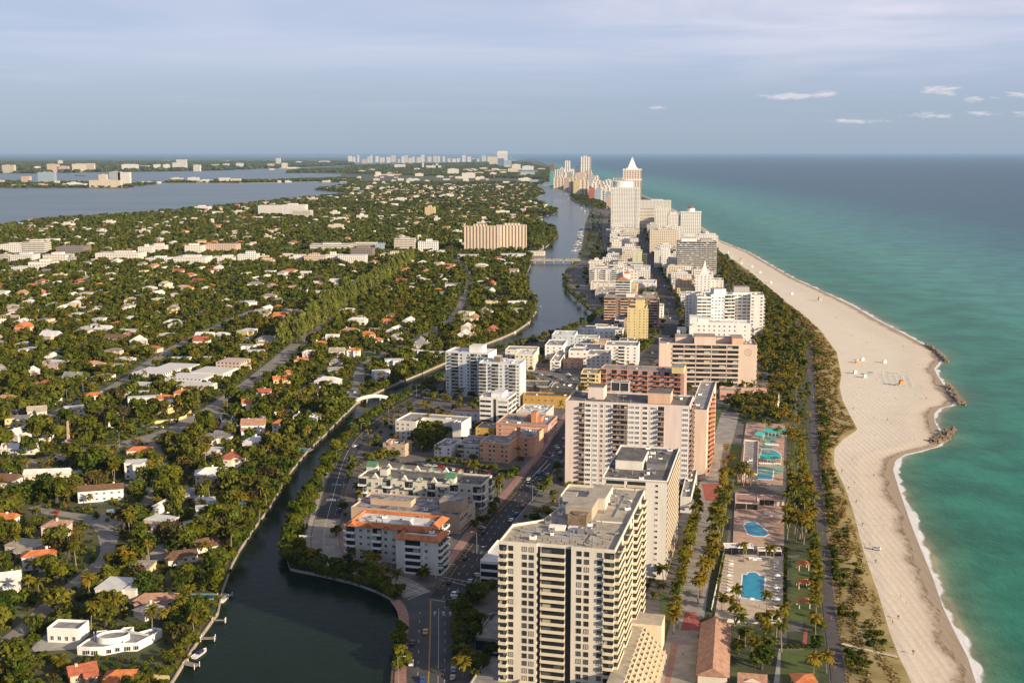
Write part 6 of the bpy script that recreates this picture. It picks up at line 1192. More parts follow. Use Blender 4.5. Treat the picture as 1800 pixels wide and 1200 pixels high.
along('broad', [(812, 1075), (818, 1100), (822, 1130), (812, 1150)], 8, 10, 3); along('broad', [(830, 1062), (850, 1050)], 4, 9, 2); along('palm', [(805, 1185), (812, 1200)], 2, 8, 1); along('broad', [(830, 1200), (855, 1165), (862, 1150)], 5, 7, 2); along('broad', [(915, 955), (905, 970)], 2, 8); along('broad', [(862, 1035), (872, 1030)], 2, 5)
along('broad', [(742, 702), (800, 690)], 3, 6); along('broad', [(1100, 610), (1130, 596), (1145, 588)], 5, 9, 2)
along('broad', [(1148, 545), (1135, 500), (1118, 465), (1108, 430)], 16, 8, 2); along('broad', [(1200, 560), (1185, 520), (1165, 480), (1145, 440)], 18, 8, 3); along('palm', [(1192, 585), (1200, 560), (1180, 510)], 8, 8, 2); along('broad', [(1164, 470), (1185, 486)], 5, 9, 2); scatter(['broad'], [(1100, 640), (1150, 612), (1155, 595), (1120, 612)], 9, 11)
# resort palms
along('palm', [(1186, 1118), (1190, 1060), (1205, 1005), (1213, 960), (1228, 915)], 26, 9, 1.2); along('palm', [(1195, 1010), (1208, 985), (1222, 940)], 8, 9.5, 1); along('palm', [(1222, 1065), (1235, 1030), (1243, 1005), (1252, 960), (1258, 925), (1268, 880), (1272, 850)], 28, 9.5, 1.6); along('palm', [(1240, 1050), (1255, 980), (1270, 915), (1282, 880)], 18, 10, 1.8)
along('broad', [(1222, 905), (1224, 880), (1218, 862)], 6, 6.5, 1); along('palm', [(1266, 855), (1300, 856), (1330, 860)], 4, 9, 1); along('palm', [(1290, 852), (1310, 850)], 3, 10, 1.5)
scatter(['palm'], [(1380, 962), (1436, 962), (1432, 880), (1420, 860), (1385, 862)], 5.6, 9.5, chk=False); along('palm', [(1436, 1085), (1434, 1030), (1431, 960)], 20, 7, .5); scatter(['palm'], [(1385, 862), (1425, 862), (1400, 745), (1384, 745)], 7.5, 9, chk=False)
along('palm', [(1418, 860), (1405, 780), (1400, 745)], 9, 7, 1); scatter(['palm', 'palm', 'broad'], [(1262, 735), (1300, 742), (1384, 745), (1400, 700), (1395, 650), (1372, 650), (1350, 690), (1290, 705)], 8.0, 9)
scatter(['palm', 'palm', 'palm', 'broad'], [(1285, 1098), (1372, 1098), (1378, 1120), (1370, 1185), (1345, 1190), (1290, 1150)], 7, 8.5, chk=False); along('broad', [(1236, 1100), (1240, 1128), (1232, 1180), (1228, 1192)], 7, 6, 1.2)
scatter(['palm', 'broad'], [(1425, 1195), (1455, 1195), (1448, 1100), (1425, 1100)], 7.5, 6.5, chk=False); T('palm', *G(1308, 985), 8); T('palm', *G(1352, 990), 8); T('palm', *G(1296, 1064), 7.5); T('palm', *G(1348, 1074), 7.5); T('palm', *G(1268, 1076), 7.5); T('palm', *G(1284, 1078), 6)
scatter(['palm'], [(1264, 845), (1284, 845), (1288, 800), (1276, 800)], 9, 7, chk=False)
along('shore', offset_line(W(BWALK[1:9]), 6.5), 60, 2.6, 1.2, world_=True)
# green behind the dune, northwards
scatter(['broad', 'broad', 'palm', 'shore'], [(1338, 655), (1420, 650), (1418, 610), (1392, 560), (1350, 530), (1340, 585), (1340, 620)], 9.5, 9, chk=False); scatter(['shore', 'broad', 'palm'], [(1345, 532), (1400, 570), (1385, 540), (1345, 508), (1300, 478), (1266, 448), (1262, 470), (1275, 505), (1300, 498)], 12, 7, chk=False)
sheet('sand_court', [(1346, 585), (1392, 588), (1386, 566), (1350, 563)], .08, mat('court_sand', (.42, .33, .25), .95, .2, .1)); sheet('hotel_court', [(1300, 730), (1392, 725), (1396, 668), (1330, 668)], .07, mat('court', (.38, .28, .23), .95, .35, .1))
scatter(['palm', 'shore'], [(1300, 600), (1346, 590), (1346, 655), (1332, 660)], 12, 8)
# tall casuarina row, two lines along the wide road
along('pine', [(520, 600), (560, 565), (610, 530), (655, 505), (700, 475), (722, 458)], 90, 22, 7); along('pine', [(495, 612), (535, 585), (590, 545), (640, 515), (700, 478)], 80, 20, 9); along('pine', [(510, 606), (550, 575), (600, 538), (650, 508), (715, 466)], 80, 22, 12); along('pine', [(925, 430), (945, 440), (960, 425)], 9, 18, 8)
scatter(['broad'], [(928, 440), (968, 430), (972, 408), (940, 398), (928, 410)], 15, 14, chk=False)
for q, h, r_ in (((150, 830), 15, 11), ((176, 800), 16, 12), ((185, 815), 14, 10), ((342, 822), 16, 11), ((330, 805), 14, 9), ((425, 765), 13, 9), ((405, 770), 11, 8), ((105, 1075), 13, 9), ((92, 1085), 12, 8), ((60, 770), 14, 9), ((40, 775), 12, 8), ((250, 925), 13, 9), ((270, 925), 12, 8),
                 ((320, 925), 12, 8), ((470, 830), 12, 8), ((500, 860), 12, 8), ((440, 840), 13, 9), ((90, 1165), 12, 9), ((160, 1150), 8, 6), ((20, 900), 14, 10), ((60, 880), 13, 9), ((120, 880), 12, 9)): T('broad', *G(*q), h, r_)
for q in ((22, 830), (70, 822), (88, 822), (335, 855), (358, 755), (268, 770), (200, 740), (310, 745), (380, 860), (430, 905), (445, 912), (455, 918), (160, 1108), (175, 1098), (330, 1050), (190, 935), (520, 790), (500, 800), (460, 885), (150, 1015), (230, 1010), (395, 720), (350, 740), (402, 765)): T('palm', *G(*q), random.uniform(7, 11))
scatter(['palm', 'palm', 'broad'], [(300, 1150), (262, 1120), (275, 1085), (330, 1070), (362, 1080), (350, 1110)], 6.5, 7.5, chk=False); scatter(['palm', 'broad', 'broad'], [(150, 1070), (240, 1072), (255, 1000), (230, 980), (150, 1030)], 8, 8.5); scatter(['broad'], [(0, 1195), (20, 1130), (60, 1145), (200, 1165), (260, 1165), (250, 1190)], 7, 6.5); scatter(['broad'], [(230, 1040), (380, 1045), (385, 1005), (240, 1000)], 8, 7)
cityp = np.array(city)
def cityfill(y0, y1, sp, pr, h0, h1):
    P = np.array([(x + random.uniform(-.45, .45) * sp, y + random.uniform(-.45, .45) * sp) for y in np.arange(y0, y1, sp) for x in np.arange(-150, 520, sp)]); P = P[inpoly(P, city)]; P = P[~masked(P[:, 0], P[:, 1])]
    for x, y in P:
        if random.random() < pr: T(random.choice(('broad', 'broad', 'shore', 'palm')), x, y, random.uniform(h0, h1))
cityfill(420, 900, 7.5, .48, 3, 7.5); cityfill(900, 1700, 8, .6, 4, 9); cityfill(1700, 3000, 12, .62, 6, 11)
along('shore', offset_line(W(EASTBANK[18:40]), 5), 120, 7.5, 3, world_=True); along('shore', offset_line(W(EASTBANK[24:38]), 2.0), 60, 6, 1.2, world_=True); along('shore', offset_line(W(WESTBANK[1:24]), 4), 90, 5.5, 2, world_=True); along('shore', offset_line(W(WESTBANK[6:20]), .8), 62, 5, 1.0, world_=True)
# general suburb canopy: positions over the whole residential land
lp = land_poly; allp = []
def canopy(y0, y1, sp, ok_mask=True):
    xs_ = []; y = y0
    while y < y1:
        x = np.arange(-y * .48, min(y * .2 + 60, 1500), sp); xs_.append(np.stack([x + rng.uniform(-.5, .5, len(x)) * sp, y + rng.uniform(-.5, .5, len(x)) * sp], 1)); y += sp
    P = np.concatenate(xs_); P = P[inpoly(P, lp)]
    if ok_mask: P = P[~masked(P[:, 0], P[:, 1])]
    u = P[:, 0] / P[:, 1]; return P[(u > -.47)]
P1 = canopy(360, 1150, 8.2); P2 = canopy(1150, 2300, 9.5); P3 = canopy(2300, 3900, 16); P4 = canopy(3900, 8200, 30, False)
P3 = P3[rng.random(len(P3)) < .8]; P4 = P4[rng.random(len(P4)) < .8]
golf = W([(640, 352), (800, 356), (850, 335), (700, 322)])
P3 = P3[~(inpoly(P3, golf) & (rng.random(len(P3)) < .5))]; P4 = P4[~(inpoly(P4, golf) & (rng.random(len(P4)) < .5))]
sheet('golf_course', [(640, 352), (800, 356), (850, 335), (700, 322)], .02, mat('golf', (.09, .13, .04), .95, .3, .02))
P1 = P1[rng.random(len(P1)) < .9]
for x, y in P1:
    if y < 900:
        q = random.random(); k = 'broad' if q < .66 else 'palm' if q < .80 else 'shore' if q < .88 else 'brown'; h = random.choice((4.5, 6, 8, 10, 14, 17) if y > 520 else (4.5, 6, 8, 10, 13)) * random.uniform(.85, 1.15) if k != 'palm' else random.uniform(7, 12); T(k, x, y, h, h * .5)
P2 = np.concatenate([P1[P1[:, 1] >= 900], P2]); P2 = P2[np.array([not islow(x_, y_) for x_, y_ in P2])]
LBL = {'broad': ('broadleaf tree', 'tree', 'broadleaf trees'), 'shore': ('waterside tree', 'tree', 'trees along the water and streets'), 'brown': ('brownish sparse tree', 'tree', 'sparse brownish trees'), 'palm': ('palm tree', 'palm tree', 'palm trees'), 'pine': ('feathery tall pine', 'pine tree', 'tall feathery pines')}
NAME = {'broad': 'broadleaf_tree', 'shore': 'waterside_tree', 'brown': 'sparse_tree', 'palm': 'palm_tree', 'pine': 'pine_tree'}
left = []; SD = {}
for kind in NV:
    L = sorted([t for t in TREES if t[0] == kind and -.49 < t[1] / t[2] < .47], key=lambda t: t[2] - (t[3] * 12))
    for n_, t in enumerate(L):
        _, x, y, h, r_, sd, z = t
        if n_ >= 300 or y > 2600: left.append(t); continue
        cm, tm = PROTO[kind, sd % NV[kind]]; o = empty(NAME[kind], (x, y, z)); rz = random.uniform(0, 6.28)
        if kind == 'palm':
            c_ = link('crown', cm, o, (tm.vertices[-4].co.x * h, 0, h - .05), rz); s_ = random.uniform(3.3, 4.4); c_.scale = (s_, s_, s_); tr = link('trunk', tm, o); tr.scale = (h, h, h); 
        elif kind == 'pine':
            c_ = link('crown', cm, o, (0, 0, 0), rz); c_.scale = (h, h, h * 1.05); tr = link('trunk', tm, o); tr.scale = (h, h, h)
        else:
            c_ = link('crown', cm, o, (0, 0, h * .5), rz); c_.scale = (r_, r_ * random.uniform(.85, 1.1), h * .52); tr = link('trunk', tm, o); tr.scale = (h, h, h)
        sz_ = 'small ' if h < (6.5 if kind != 'pine' else 17) else 'large ' if h > (10 if kind != 'pine' else 22) else ''
        tag(o, 'x', LBL[kind][1], LBL[kind][2]); AUTO.append((o, sz_ + LBL[kind][0], x, y))
# the rest of the woods and garden trees: too many to count
def merged(name, T_, protos, m, lab):
    out = []
    for P, base_ in protos:
        pass
def place(P, rad, hgt, proto_list, r, zc=.6, squash=.8):
    outs = []; idx = r.integers(0, len(proto_list), len(P))
    for k, q in enumerate(proto_list):
        s = np.where(idx == k)[0]
        if not len(s): continue
        a = r.uniform(0, 6.28, len(s)); c, si = np.cos(a), np.sin(a); R_ = rad[s]
        v = q[None].repeat(len(s), 0); x = v[..., 0] * R_[:, None, None]; y = v[..., 1] * R_[:, None, None]; z = v[..., 2] * R_[:, None, None] * squash
        X = x * c[:, None, None] - y * si[:, None, None] + P[s, 0][:, None, None]; Yy = x * si[:, None, None] + y * c[:, None, None] + P[s, 1][:, None, None]
        outs.append(np.stack([X, Yy, z + (hgt[s] - R_ * zc)[:, None, None]], -1).reshape(-1, 4, 3))
    return np.concatenate(outs) if outs else np.zeros((0, 4, 3))
g1 = [crown(230, 200 + i, 8, .62, .17) for i in range(6)]; g2 = [crown(70, 220 + i, 7, .65, .30) for i in range(6)]; g3 = [crown(22, 240 + i, 5, .6, .5) for i in range(6)]
pq = [palm_quads(60 + i, 12, 3) for i in range(4)]
def RH(n, lo, hi): return rng.uniform(lo, hi, n)
lb_ = [t for t in left if t[0] in ('broad', 'shore', 'brown')]; near = np.array([(t[1], t[2]) for t in lb_]) if lb_ else np.zeros((0, 2)); nh_ = np.array([t[3] for t in lb_])
NP2 = P2[P2[:, 1] < 1500]; FP2 = P2[P2[:, 1] >= 1500]
pal = rng.random(len(NP2)) < .16
Q1 = place(near, nh_ * .5, nh_, g1, rng, .95, 1); bq = NP2[~pal]; rr = 2.6 + 3.6 * rng.random(len(bq)) ** 1.5 + (rng.random(len(bq)) < .07) * rng.uniform(2, 5, len(bq)); Q2 = place(bq, rr, rr * 1.3 + RH(len(bq), 1, 3), g1[:6], rng, .9, .95)
rr = 3.0 + 3.8 * rng.random(len(FP2)) ** 1.5 + (rng.random(len(FP2)) < .06) * rng.uniform(2, 5, len(FP2)); keep = np.stack([FP2[:, 0], FP2[:, 1]], 1); Q3 = place(keep, rr, rr + RH(len(rr), 1, 5), g2, rng, .7, .9)
tag(link('broadleaf_trees', quads_to_mesh('canopy', np.concatenate([Q1, Q2, Q3]), leaf)), 'dense garden trees filling the suburb behind the nearer ones', 'trees', kind='stuff')
pp = NP2[pal]; hh2 = RH(len(pp), 6, 12); lpl = [t for t in left if t[0] == 'palm']; pp = np.concatenate([pp, np.array([(t[1], t[2]) for t in lpl]).reshape(-1, 2)]); hh2 = np.concatenate([hh2, np.array([t[3] for t in lpl])])
PQ = place(pp, np.full(len(pp), 3.3), hh2, pq, rng, 0, 1)
tr_ = []; t_ = np.array([[-.16, 0, 0], [.16, 0, 0], [.12, 0, 1], [-.12, 0, 1]]); t2 = t_[:, [1, 0, 2]]
TQ = np.concatenate([np.stack([t[None, :, 0] + pp[:, 0:1], t[None, :, 1] + pp[:, 1:2], t[None, :, 2] * hh2[:, None]], -1) for t in (t_, t2)])
tag(link('palm_trees', quads_to_mesh('palms', np.concatenate([PQ, TQ]), leafp)), 'further palms scattered through the suburb and resort gardens', 'palm trees', kind='stuff')
rr = RH(len(P3), 5, 9.5); Q4 = place(P3, rr, rr * .7 + RH(len(rr), 1, 5), g3, rng); rr = RH(len(P4), 9, 16); Q5 = place(P4, rr, rr * .45 + RH(len(rr), 3, 6), g3, rng, .3, .5)
def farscatter(px, sp, lo, hi):
    poly = W(px); a = np.array(poly); x0, y0 = a.min(0); x1, y1 = a.max(0); gx, gy = np.meshgrid(np.arange(x0, x1, sp), np.arange(y0, y1, sp)); P = np.stack([gx.ravel(), gy.ravel()], 1) + rng.uniform(-.5, .5, (gx.size, 2)) * sp
    P = P[inpoly(P, poly)]; r_ = RH(len(P), lo, hi); return place(P, r_, r_ * .45 + 4, g3, rng, .3, .5)
Q6 = [farscatter([(-60, 330), (150, 330), (225, 330), (275, 323), (275, 321.5), (160, 321), (60, 320), (-60, 319)], 45, 12, 20), farscatter([(290, 321), (420, 321.5), (560, 319), (615, 320.5), (640, 316), (600, 313.5), (480, 317.3), (380, 318), (300, 319)], 34, 14, 22),
      farscatter([(600, 305), (940, 315), (958, 300), (940, 292), (640, 298)], 60, 18, 30), farscatter([(860, 286), (905, 284.5), (945, 291.5), (985, 300.5), (1000, 312), (975, 320), (930, 312), (900, 300)], 55, 16, 26), farscatter([(600, 300), (940, 293), (930, 286), (860, 286), (620, 292)], 110, 30, 50), farscatter([(500, 304), (600, 303.5), (700, 299.5), (690, 296.5), (520, 299)], 70, 25, 35), farscatter([(-60, 304), (60, 304.5), (170, 302.5), (270, 301.5), (390, 299.5), (500, 295), (620, 290), (620, 285), (-60, 285)], 120, 40, 70)]
tag(link('far_woodland', quads_to_mesh('woods', np.concatenate([Q4, Q5] + Q6), leaf)), 'unbroken far tree canopy running out to the bay and islands', 'woodland', kind='stuff')
lc = [t for t in left if t[0] == 'pine']
print('QUADS', len(Q1), len(Q2), len(Q3), len(PQ), len(Q4), len(Q5), sum(map(len, Q6)), 'trees', len(TREES), 'houses rest', len(rest))
PU = canopy(360, 1500, 4.6); PU = PU[np.array([not islow(x_, y_) or random.random() < .4 for x_, y_ in PU])]; ru = RH(len(PU), 1.0, 2.5)
tag(link('undergrowth', quads_to_mesh('undergrowth', place(PU, ru, ru * .9 + .4, [crown(24, 400 + i, 4, .55, .36) for i in range(6)], rng), leafm)), 'garden shrubs and hedging filling the ground between the houses', 'undergrowth', kind='stuff')
# dune scrub, shrubs and hedges
dq = []
Yd = rng.uniform(390, 1500, 30000); wv = 1.0 / (Yd / 390); Yd = Yd[rng.random(len(Yd)) < wv ** .6]
bx_ = np.interp(Yd, BW[:, 1], BW[:, 0]) + 3; dx_ = xd(Yd); t = rng.uniform(.0, .97, len(Yd)); kp = np.array([mnoise.noise(Vector((y * .05, tt * 5, 7))) + .25 - .25 * tt for y, tt in zip(Yd, t)]) > 0; Yd, bx_, dx_, t = Yd[kp], bx_[kp], dx_[kp], t[kp]; Xd = bx_ + (dx_ - bx_) * t; sz_ = RH(len(Yd), .3, .8) * (1 + (Yd - 390) / 700)
zz = .10 + .8 * np.sin(t * math.pi)
gq = [crown(5, 300 + i, 3, .5, .7) for i in range(8)]
tag(link('dune_scrub', quads_to_mesh('scrub', place(np.stack([Xd, Yd], 1), sz_, zz + sz_ * .7, gq, rng), leafd)), 'dry brown and green dune scrub beside the promenade', 'dune scrub', kind='stuff')
nb = 1300; Yb = rng.uniform(390, 1900, nb); t = np.clip(rng.gamma(1.2, .22, nb), 0, .8); bx_ = np.interp(Yb, BW[:, 1], BW[:, 0]) + 4; cl = np.array([mnoise.noise(Vector((y * .03, tt * 3, 1))) for y, tt in zip(Yb, t)]) > .06; Yb, t, bx_ = Yb[cl], t[cl], bx_[cl]
Xb = bx_ + (xd(Yb) - bx_) * t; rb = RH(len(Yb), 1.0, 2.6)
tag(link('seaside_shrubs', quads_to_mesh('shrubs', place(np.stack([Xb, Yb], 1), rb, rb * .9 + .6, [crown(60, 320 + i, 6, .5, .24) for i in range(5)], rng), leafm)), 'low green shrubs hugging the promenade edge of the dune', 'shrubs', kind='stuff')
def hedge(px, w, h, lab):
    pts = W(px); b = MB(); b2 = []
    tot = 0
    for a, c_ in zip(pts[:-1], pts[1:]):
        d = Vector(c_) - Vector(a); n = int(d.length / .55)
        for k in range(n): p_ = Vector(a) + d * k / n; b2.append((p_.x, p_.y))
    P = np.array(b2); P = np.repeat(P, 5, 0) + rng.uniform(-w / 2, w / 2, (len(P) * 5, 2)); r_ = np.full(len(P), .55); q = place(P, r_, rng.uniform(.4, h, len(P)), [crown(9, 340 + i, 3, .6, .5) for i in range(4)], rng)
    o = link('hedge', quads_to_mesh('hedge', q, leafm)); tag(o, lab, 'hedge', 'clipped hedges'); return o
hedge([(235, 937), (312, 936)], 2.5, 2.4, 'clipped hedge above the curved driveway'); hedge([(15, 1158), (60, 1120), (88, 1098)], 2.5, 2.4, 'clipped hedge along the garden street wall'); hedge([(1380, 1098), (1381, 965)], 1.2, 2, 'hedge between the pool deck and gazebo lawn')
hedge([(1374, 1138), (1432, 1138)], 1.6, 1.6, 'hedge at the top of the square lawn'); hedge([(1262, 1030), (1272, 970)], 1.3, 1.8, 'hedge on the left side of the pool deck'); hedge([(200, 985), (300, 1002)], 2, 2.2, 'dark hedge below the curved driveway')
# ------------------------------------------------------------------ resort decks and pools
deckm = mat('deck_beige', (.52, .43, .32), .9, .2, .25); deckp = mat('deck_rose', (.50, .33, .24), .9, .25, .25); deckg = mat('deck_green', (.22, .36, .27), .9, .2, .3)
def deck(name, px, m, z=.5):
    b = MB(); b.prism(W(px), -.1, z, 1, 0); o = b.build(name, [m, concrete]); tag(o, kind='structure'); mark(W(px)); return o
def pool(lab, pts, z, cx, cy):
    root = empty('swimming_pool', (cx, cy, z)); tag(root, lab, 'swimming pool'); P = [(x - cx, y - cy) for x, y in pts]
    b = MB(); b.cap(P, .02); b.build('water', poolm, root); b = MB(); O = inset(P, -.7); n = len(P)
    for i in range(n):
        j = (i + 1) % n; b.quad((*O[i], .06), (*O[j], .06), (*P[j], .06), (*P[i], .06)); b.quad((*O[i], -.02), (*O[j], -.02), (*O[j], .06), (*O[i], .06))
    b.build('coping', whitep, root); return root
def ccw(p):
    a = sum(p[i - 1][0] * p[i][1] - p[i][0] * p[i - 1][1] for i in range(len(p))); return p if a > 0 else p[::-1]
deck('pool_deck', [(1255, 1092), (1376, 1096), (1378, 975), (1274, 975)], deckm)
pp_ = ccw(W([(1302, 1051), (1342, 1057), (1344, 1014), (1334, 1013), (1331, 1009), (1323, 1007), (1316, 1008), (1313, 1012), (1306, 1011)])); pool('rectangular turquoise pool with rounded head on the beige deck', pp_, .5, *G(1323, 1033)); landmark(*G(1323, 1033), 'rectangular pool')
deck('rose_deck', [(1288, 958), (1378, 960), (1378, 878), (1292, 866)], deckp)
c0 = G(1328, 932); pp_ = ccw(W([(1308, 925), (1312, 920), (1325, 918), (1336, 925), (1347, 934), (1350, 940), (1343, 944), (1325, 943), (1315, 940)])); pool('kidney shaped turquoise pool on the rose deck', pp_, .5, *c0); landmark(*c0, 'kidney-shaped pool')
deck('cabana_deck', [(1296, 850), (1376, 852), (1380, 746), (1312, 742)], deckp); 
b = MB()
for px in ([(1340, 795), (1350, 800), (1372, 765), (1352, 757), (1340, 770)], [(1352, 800), (1340, 815), (1362, 815)]): b.cap(W(px), .53)
b.cap(W([(1326, 834), (1330, 820), (1380, 820), (1372, 834)]), .53); tag(b.build('green_paving', deckg), kind='structure')
pool('small rectangular pool at the near end of the teal cabana deck', ccw(W([(1328, 843), (1357, 844), (1359, 828), (1330, 827)])), .5, *G(1343, 836)); pool('half-round pool in the middle of the teal cabana deck', ccw(W([(1336, 806), (1372, 808), (1372, 800), (1364, 794), (1352, 790), (1340, 791)])), .5, *G(1355, 800)); landmark(*G(1350, 800), 'teal cabana deck')
x, y = G(1304, 845); building('cabana_wing', 'long grey-roofed cabana wing left of the teal pool deck', 'pool pavilion', (x, y), R(-12), 9, 84, 5, 1, offw, roofg, {1: 'F F F F F F F F'}, units=3, padm=0, lm='grey cabana wing', bsh=.02)
def canopy_strip(lab, px0, px1, z, dep, slope):
    a, c_ = G(*px0), G(*px1); L = math.dist(a, c_); r0 = empty('pool_awning', (a[0], a[1], 0), math.atan2(c_[1] - a[1], c_[0] - a[0])); tag(r0, lab, 'awning'); m = MB(); m.quad((0, 0, z), (L, 0, z), (L, dep, z + slope), (0, dep, z + slope)); m.quad((0, 0, z - .3), (L, 0, z - .3), (L, 0, z), (0, 0, z)); m.build('canvas', teal, r0)
    for k in range(7): p_ = MB(); p_.cyl(L * k / 6, .3, .4, z + .05, .1, n=6); p_.build('post', whitep, r0)
canopy_strip('teal canvas awning across the half-round pool', (1336, 814), (1373, 815), 3.4, 5, 1); canopy_strip('teal awning along the back of the cabana deck', (1344, 768), (1382, 769), 3.6, 6, 1.2); canopy_strip('short teal awning at the back left of the cabana deck', (1338, 776), (1345, 770), 3.6, 5, 1)
x, y = G(1292, 895); building('pool_house', 'rose roofed pool house at the top of the kidney pool deck', 'pool house', (x, y), R(-11), 12, 17, 4.2, 1, pinkt, mat('roof_rose2', (.40, .23, .19), .9, .3, .3), {0: 'F F'}, units=0, padm=0, parapet=.3, bsh=.02); x, y = G(1326, 888)
building('pool_house', 'low pool house with open bays behind the kidney pool', 'pool house', (x, y), R(-11), 16, 8, 4, 1, pinkt, MATS['roof_rose2'], {0: 'O1 F1 F1 F1 O2'}, units=0, padm=0, parapet=.3, bsh=.02)
x, y = G(1273, 975); building('cabana_bar', 'white open-sided pavilion between the two pool decks', 'pavilion', (x, y), R(-3), 14, 6.5, 4, 1, white, whitem, {0: 'F F F F'}, units=1, padm=0, parapet=.2, lm='white poolside pavilion', bsh=.02); x, y = G(1333, 978)
building('cabana_bar', 'beige walled section right of the white poolside pavilion', 'pavilion', (x, y), R(-3), 11, 5, 3.4, 1, offw, roofc, {0: 'F F F'}, units=0, padm=0, parapet=.3, bsh=.02)
def gable_house(name, lab, cat, px, py, w, d, h, rh, rz, rm, wl):
    x, y = G(px, py); r0 = empty(name, (x, y, 0), R(rz)); tag(r0, lab, cat); m = MB(); m.box(-w / 2, 0, -.1, w / 2, d, h); m.add([(-w / 2, 0, h), (w / 2, 0, h), (0, 0, h + rh * .86)], [(0, 1, 2)]); m.build('wall', wl, r0); m = MB(); m.hip(-w / 2, 0, w / 2, d, h + .02, rh, .8, 0, True); m.build('roof', rm, r0); return r0
gable_house('beach_hall', 'long brown tiled hall beside the palm garden at the bottom', 'hall', 1252, 1205, 10.5, 48, 4, 3.2, -11, tile_p, cream); landmark(*G(1260, 1150), 'long brown-tiled hall'); gable_house('beach_hut', 'small brown tiled hut right of the long tiled hall', 'hut', 1322, 1215, 9, 7, 3, 2.4, -11, tile_p, cream)
for i, (px, py, lb) in enumerate(((1411, 1000, 'orange-roofed gazebo farthest up the narrow lawn'), (1411, 1032, 'middle orange-roofed gazebo on the narrow lawn'), (1412, 1066, 'orange-roofed gazebo nearest on the narrow lawn'), (1412, 1205, 'orange-roofed gazebo on the square lawn at the bottom'))):
    x, y = G(px, py); r0 = empty('gazebo', (x, y, 0)); tag(r0, lb, 'gazebo', 'orange-roofed gazebos'); s = 2.6 if i < 3 else 4
    for a in (-1, 1):
        for c_ in (-1, 1): m = MB(); m.box(a * s * .85 - .12, c_ * s * .85 - .12, 0, a * s * .85 + .12, c_ * s * .85 + .12, 3); m.build('post', whitep, r0)
    m = MB(); m.hip(-s, -s, s, s, 2.95, 1.4, .4); m.build('roof', tile_o, r0)
# white spire sculpture in the hotel court
x, y = G(1368, 716); r0 = empty('sail_sculpture', (x, y, 0)); tag(r0, 'slender white sail-shaped sculpture on a round plinth in the court', 'sculpture'); m = MB(); m.cyl(0, 0, 0, .8, 3.2, n=16); m.build('plinth', concrete, r0)
m = MB(); m.add([(-1, -.3, .8), (1, -.3, .8), (.2, 0, 12), (-1, .3, .8), (1, .3, .8)], [(0, 1, 2), (4, 3, 2), (1, 4, 2), (3, 0, 2)]); m.build('sail', whitep, r0)
# deck furniture: rows of loungers and parasols
def lounger_meshes():
    m = MB(); m.box(-.33, -.95, .28, .33, .35, .38); m.add([(-.33, .35, .33), (.33, .35, .33), (.33, .95, .75), (-.33, .95, .75), (-.33, .35, .25), (.33, .35, .25), (.33, .98, .68), (-.33, .98, .68)], [(0, 1, 2, 3), (7, 6, 5, 4), (1, 5, 6, 2), (4, 0, 3, 7)]); f = MB()
    for a in (-.3, .3):
        for c_ in (-.85, .3): f.box(a - .03, c_ - .03, 0, a + .03, c_ + .03, .28)
    return m, f
lm_, lf_ = lounger_meshes(); LM = {}
def loungers(px0, px1, n, m, lab, z=.0, rz=0, sc_=1.25):
    a, c_ = G(*px0), G(*px1)
    if m.name not in LM: LM[m.name] = (lm_.mesh('bed', m), lf_.mesh('frame', whitep))
    for k in range(n):
        t_ = k / max(1, n - 1); x, y = a[0] + (c_[0] - a[0]) * t_, a[1] + (c_[1] - a[1]) * t_; o = empty('sun_lounger', (x, y, z), rz); o.scale = (sc_,) * 3; link('bed', LM[m.name][0], o); link('frame', LM[m.name][1], o)
        tag(o, 'x', 'sun lounger', 'sun loungers'); AUTO.append((o, lab, x, y))
bluef = mat('lounger_blue', (.42, .60, .62), .7); whitef = mat('lounger_white', (.72, .70, .66), .7)
for k, x0 in enumerate((1551, 1562, 1573, 1585, 1597)): loungers((x0, 658 + k), (x0 + 7, 676 + k), 9, bluef, 'pale blue beach lounger', .25, R(90))
loungers((1562, 655), (1579, 656), 7, bluef, 'pale blue beach lounger', .25)
loungers((1281, 1060), (1285, 988), 14, whitef, 'white deck lounger', .5, R(90)); loungers((1364, 1070), (1364, 990), 16, whitef, 'white deck lounger', .5, R(90)); loungers((1335, 1090), (1370, 1092), 9, whitef, 'white deck lounger', .5); loungers((1318, 985), (1338, 986), 7, whitef, 'white deck lounger', .5)
loungers((1345, 905), (1372, 908), 8, whitef, 'white deck lounger', .5); loungers((1346, 783), (1368, 785), 10, whitef, 'white cabana lounger', .5); loungers((1336, 817), (1372, 818), 12, whitef, 'white cabana lounger', .5)
def parasol(px, py, col, lab, z=.5, s=1.6):
    x, y = G(px, py); r0 = empty('parasol', (x, y, z)); tag(r0, 'x', 'parasol', 'parasols'); AUTO.append((r0, lab, x, y)); m = MB(); m.cyl(0, 0, 0, 2.5, .05, n=6); m.build('pole', metal, r0); m = MB(); m.cyl(0, 0, 2.1, 2.7, s, .05, n=8, cap=False); m.build('canopy', col, r0)
for q in ((1281, 1045), (1280, 1020), (1284, 1000), (1366, 1062), (1365, 1042), (1366, 1020), (1320, 1062), (1325, 992)): parasol(*q, whitep, 'white parasol')
parasol(1354, 915, mat('canvas_rose', (.55, .2, .16), .8), 'rose parasol'); parasol(1366, 943, MATS['canvas_rose'], 'rose parasol'); parasol(1530, 659, mat('canvas_blue', (.05, .25, .50), .8), 'blue beach parasol', .2, 3)
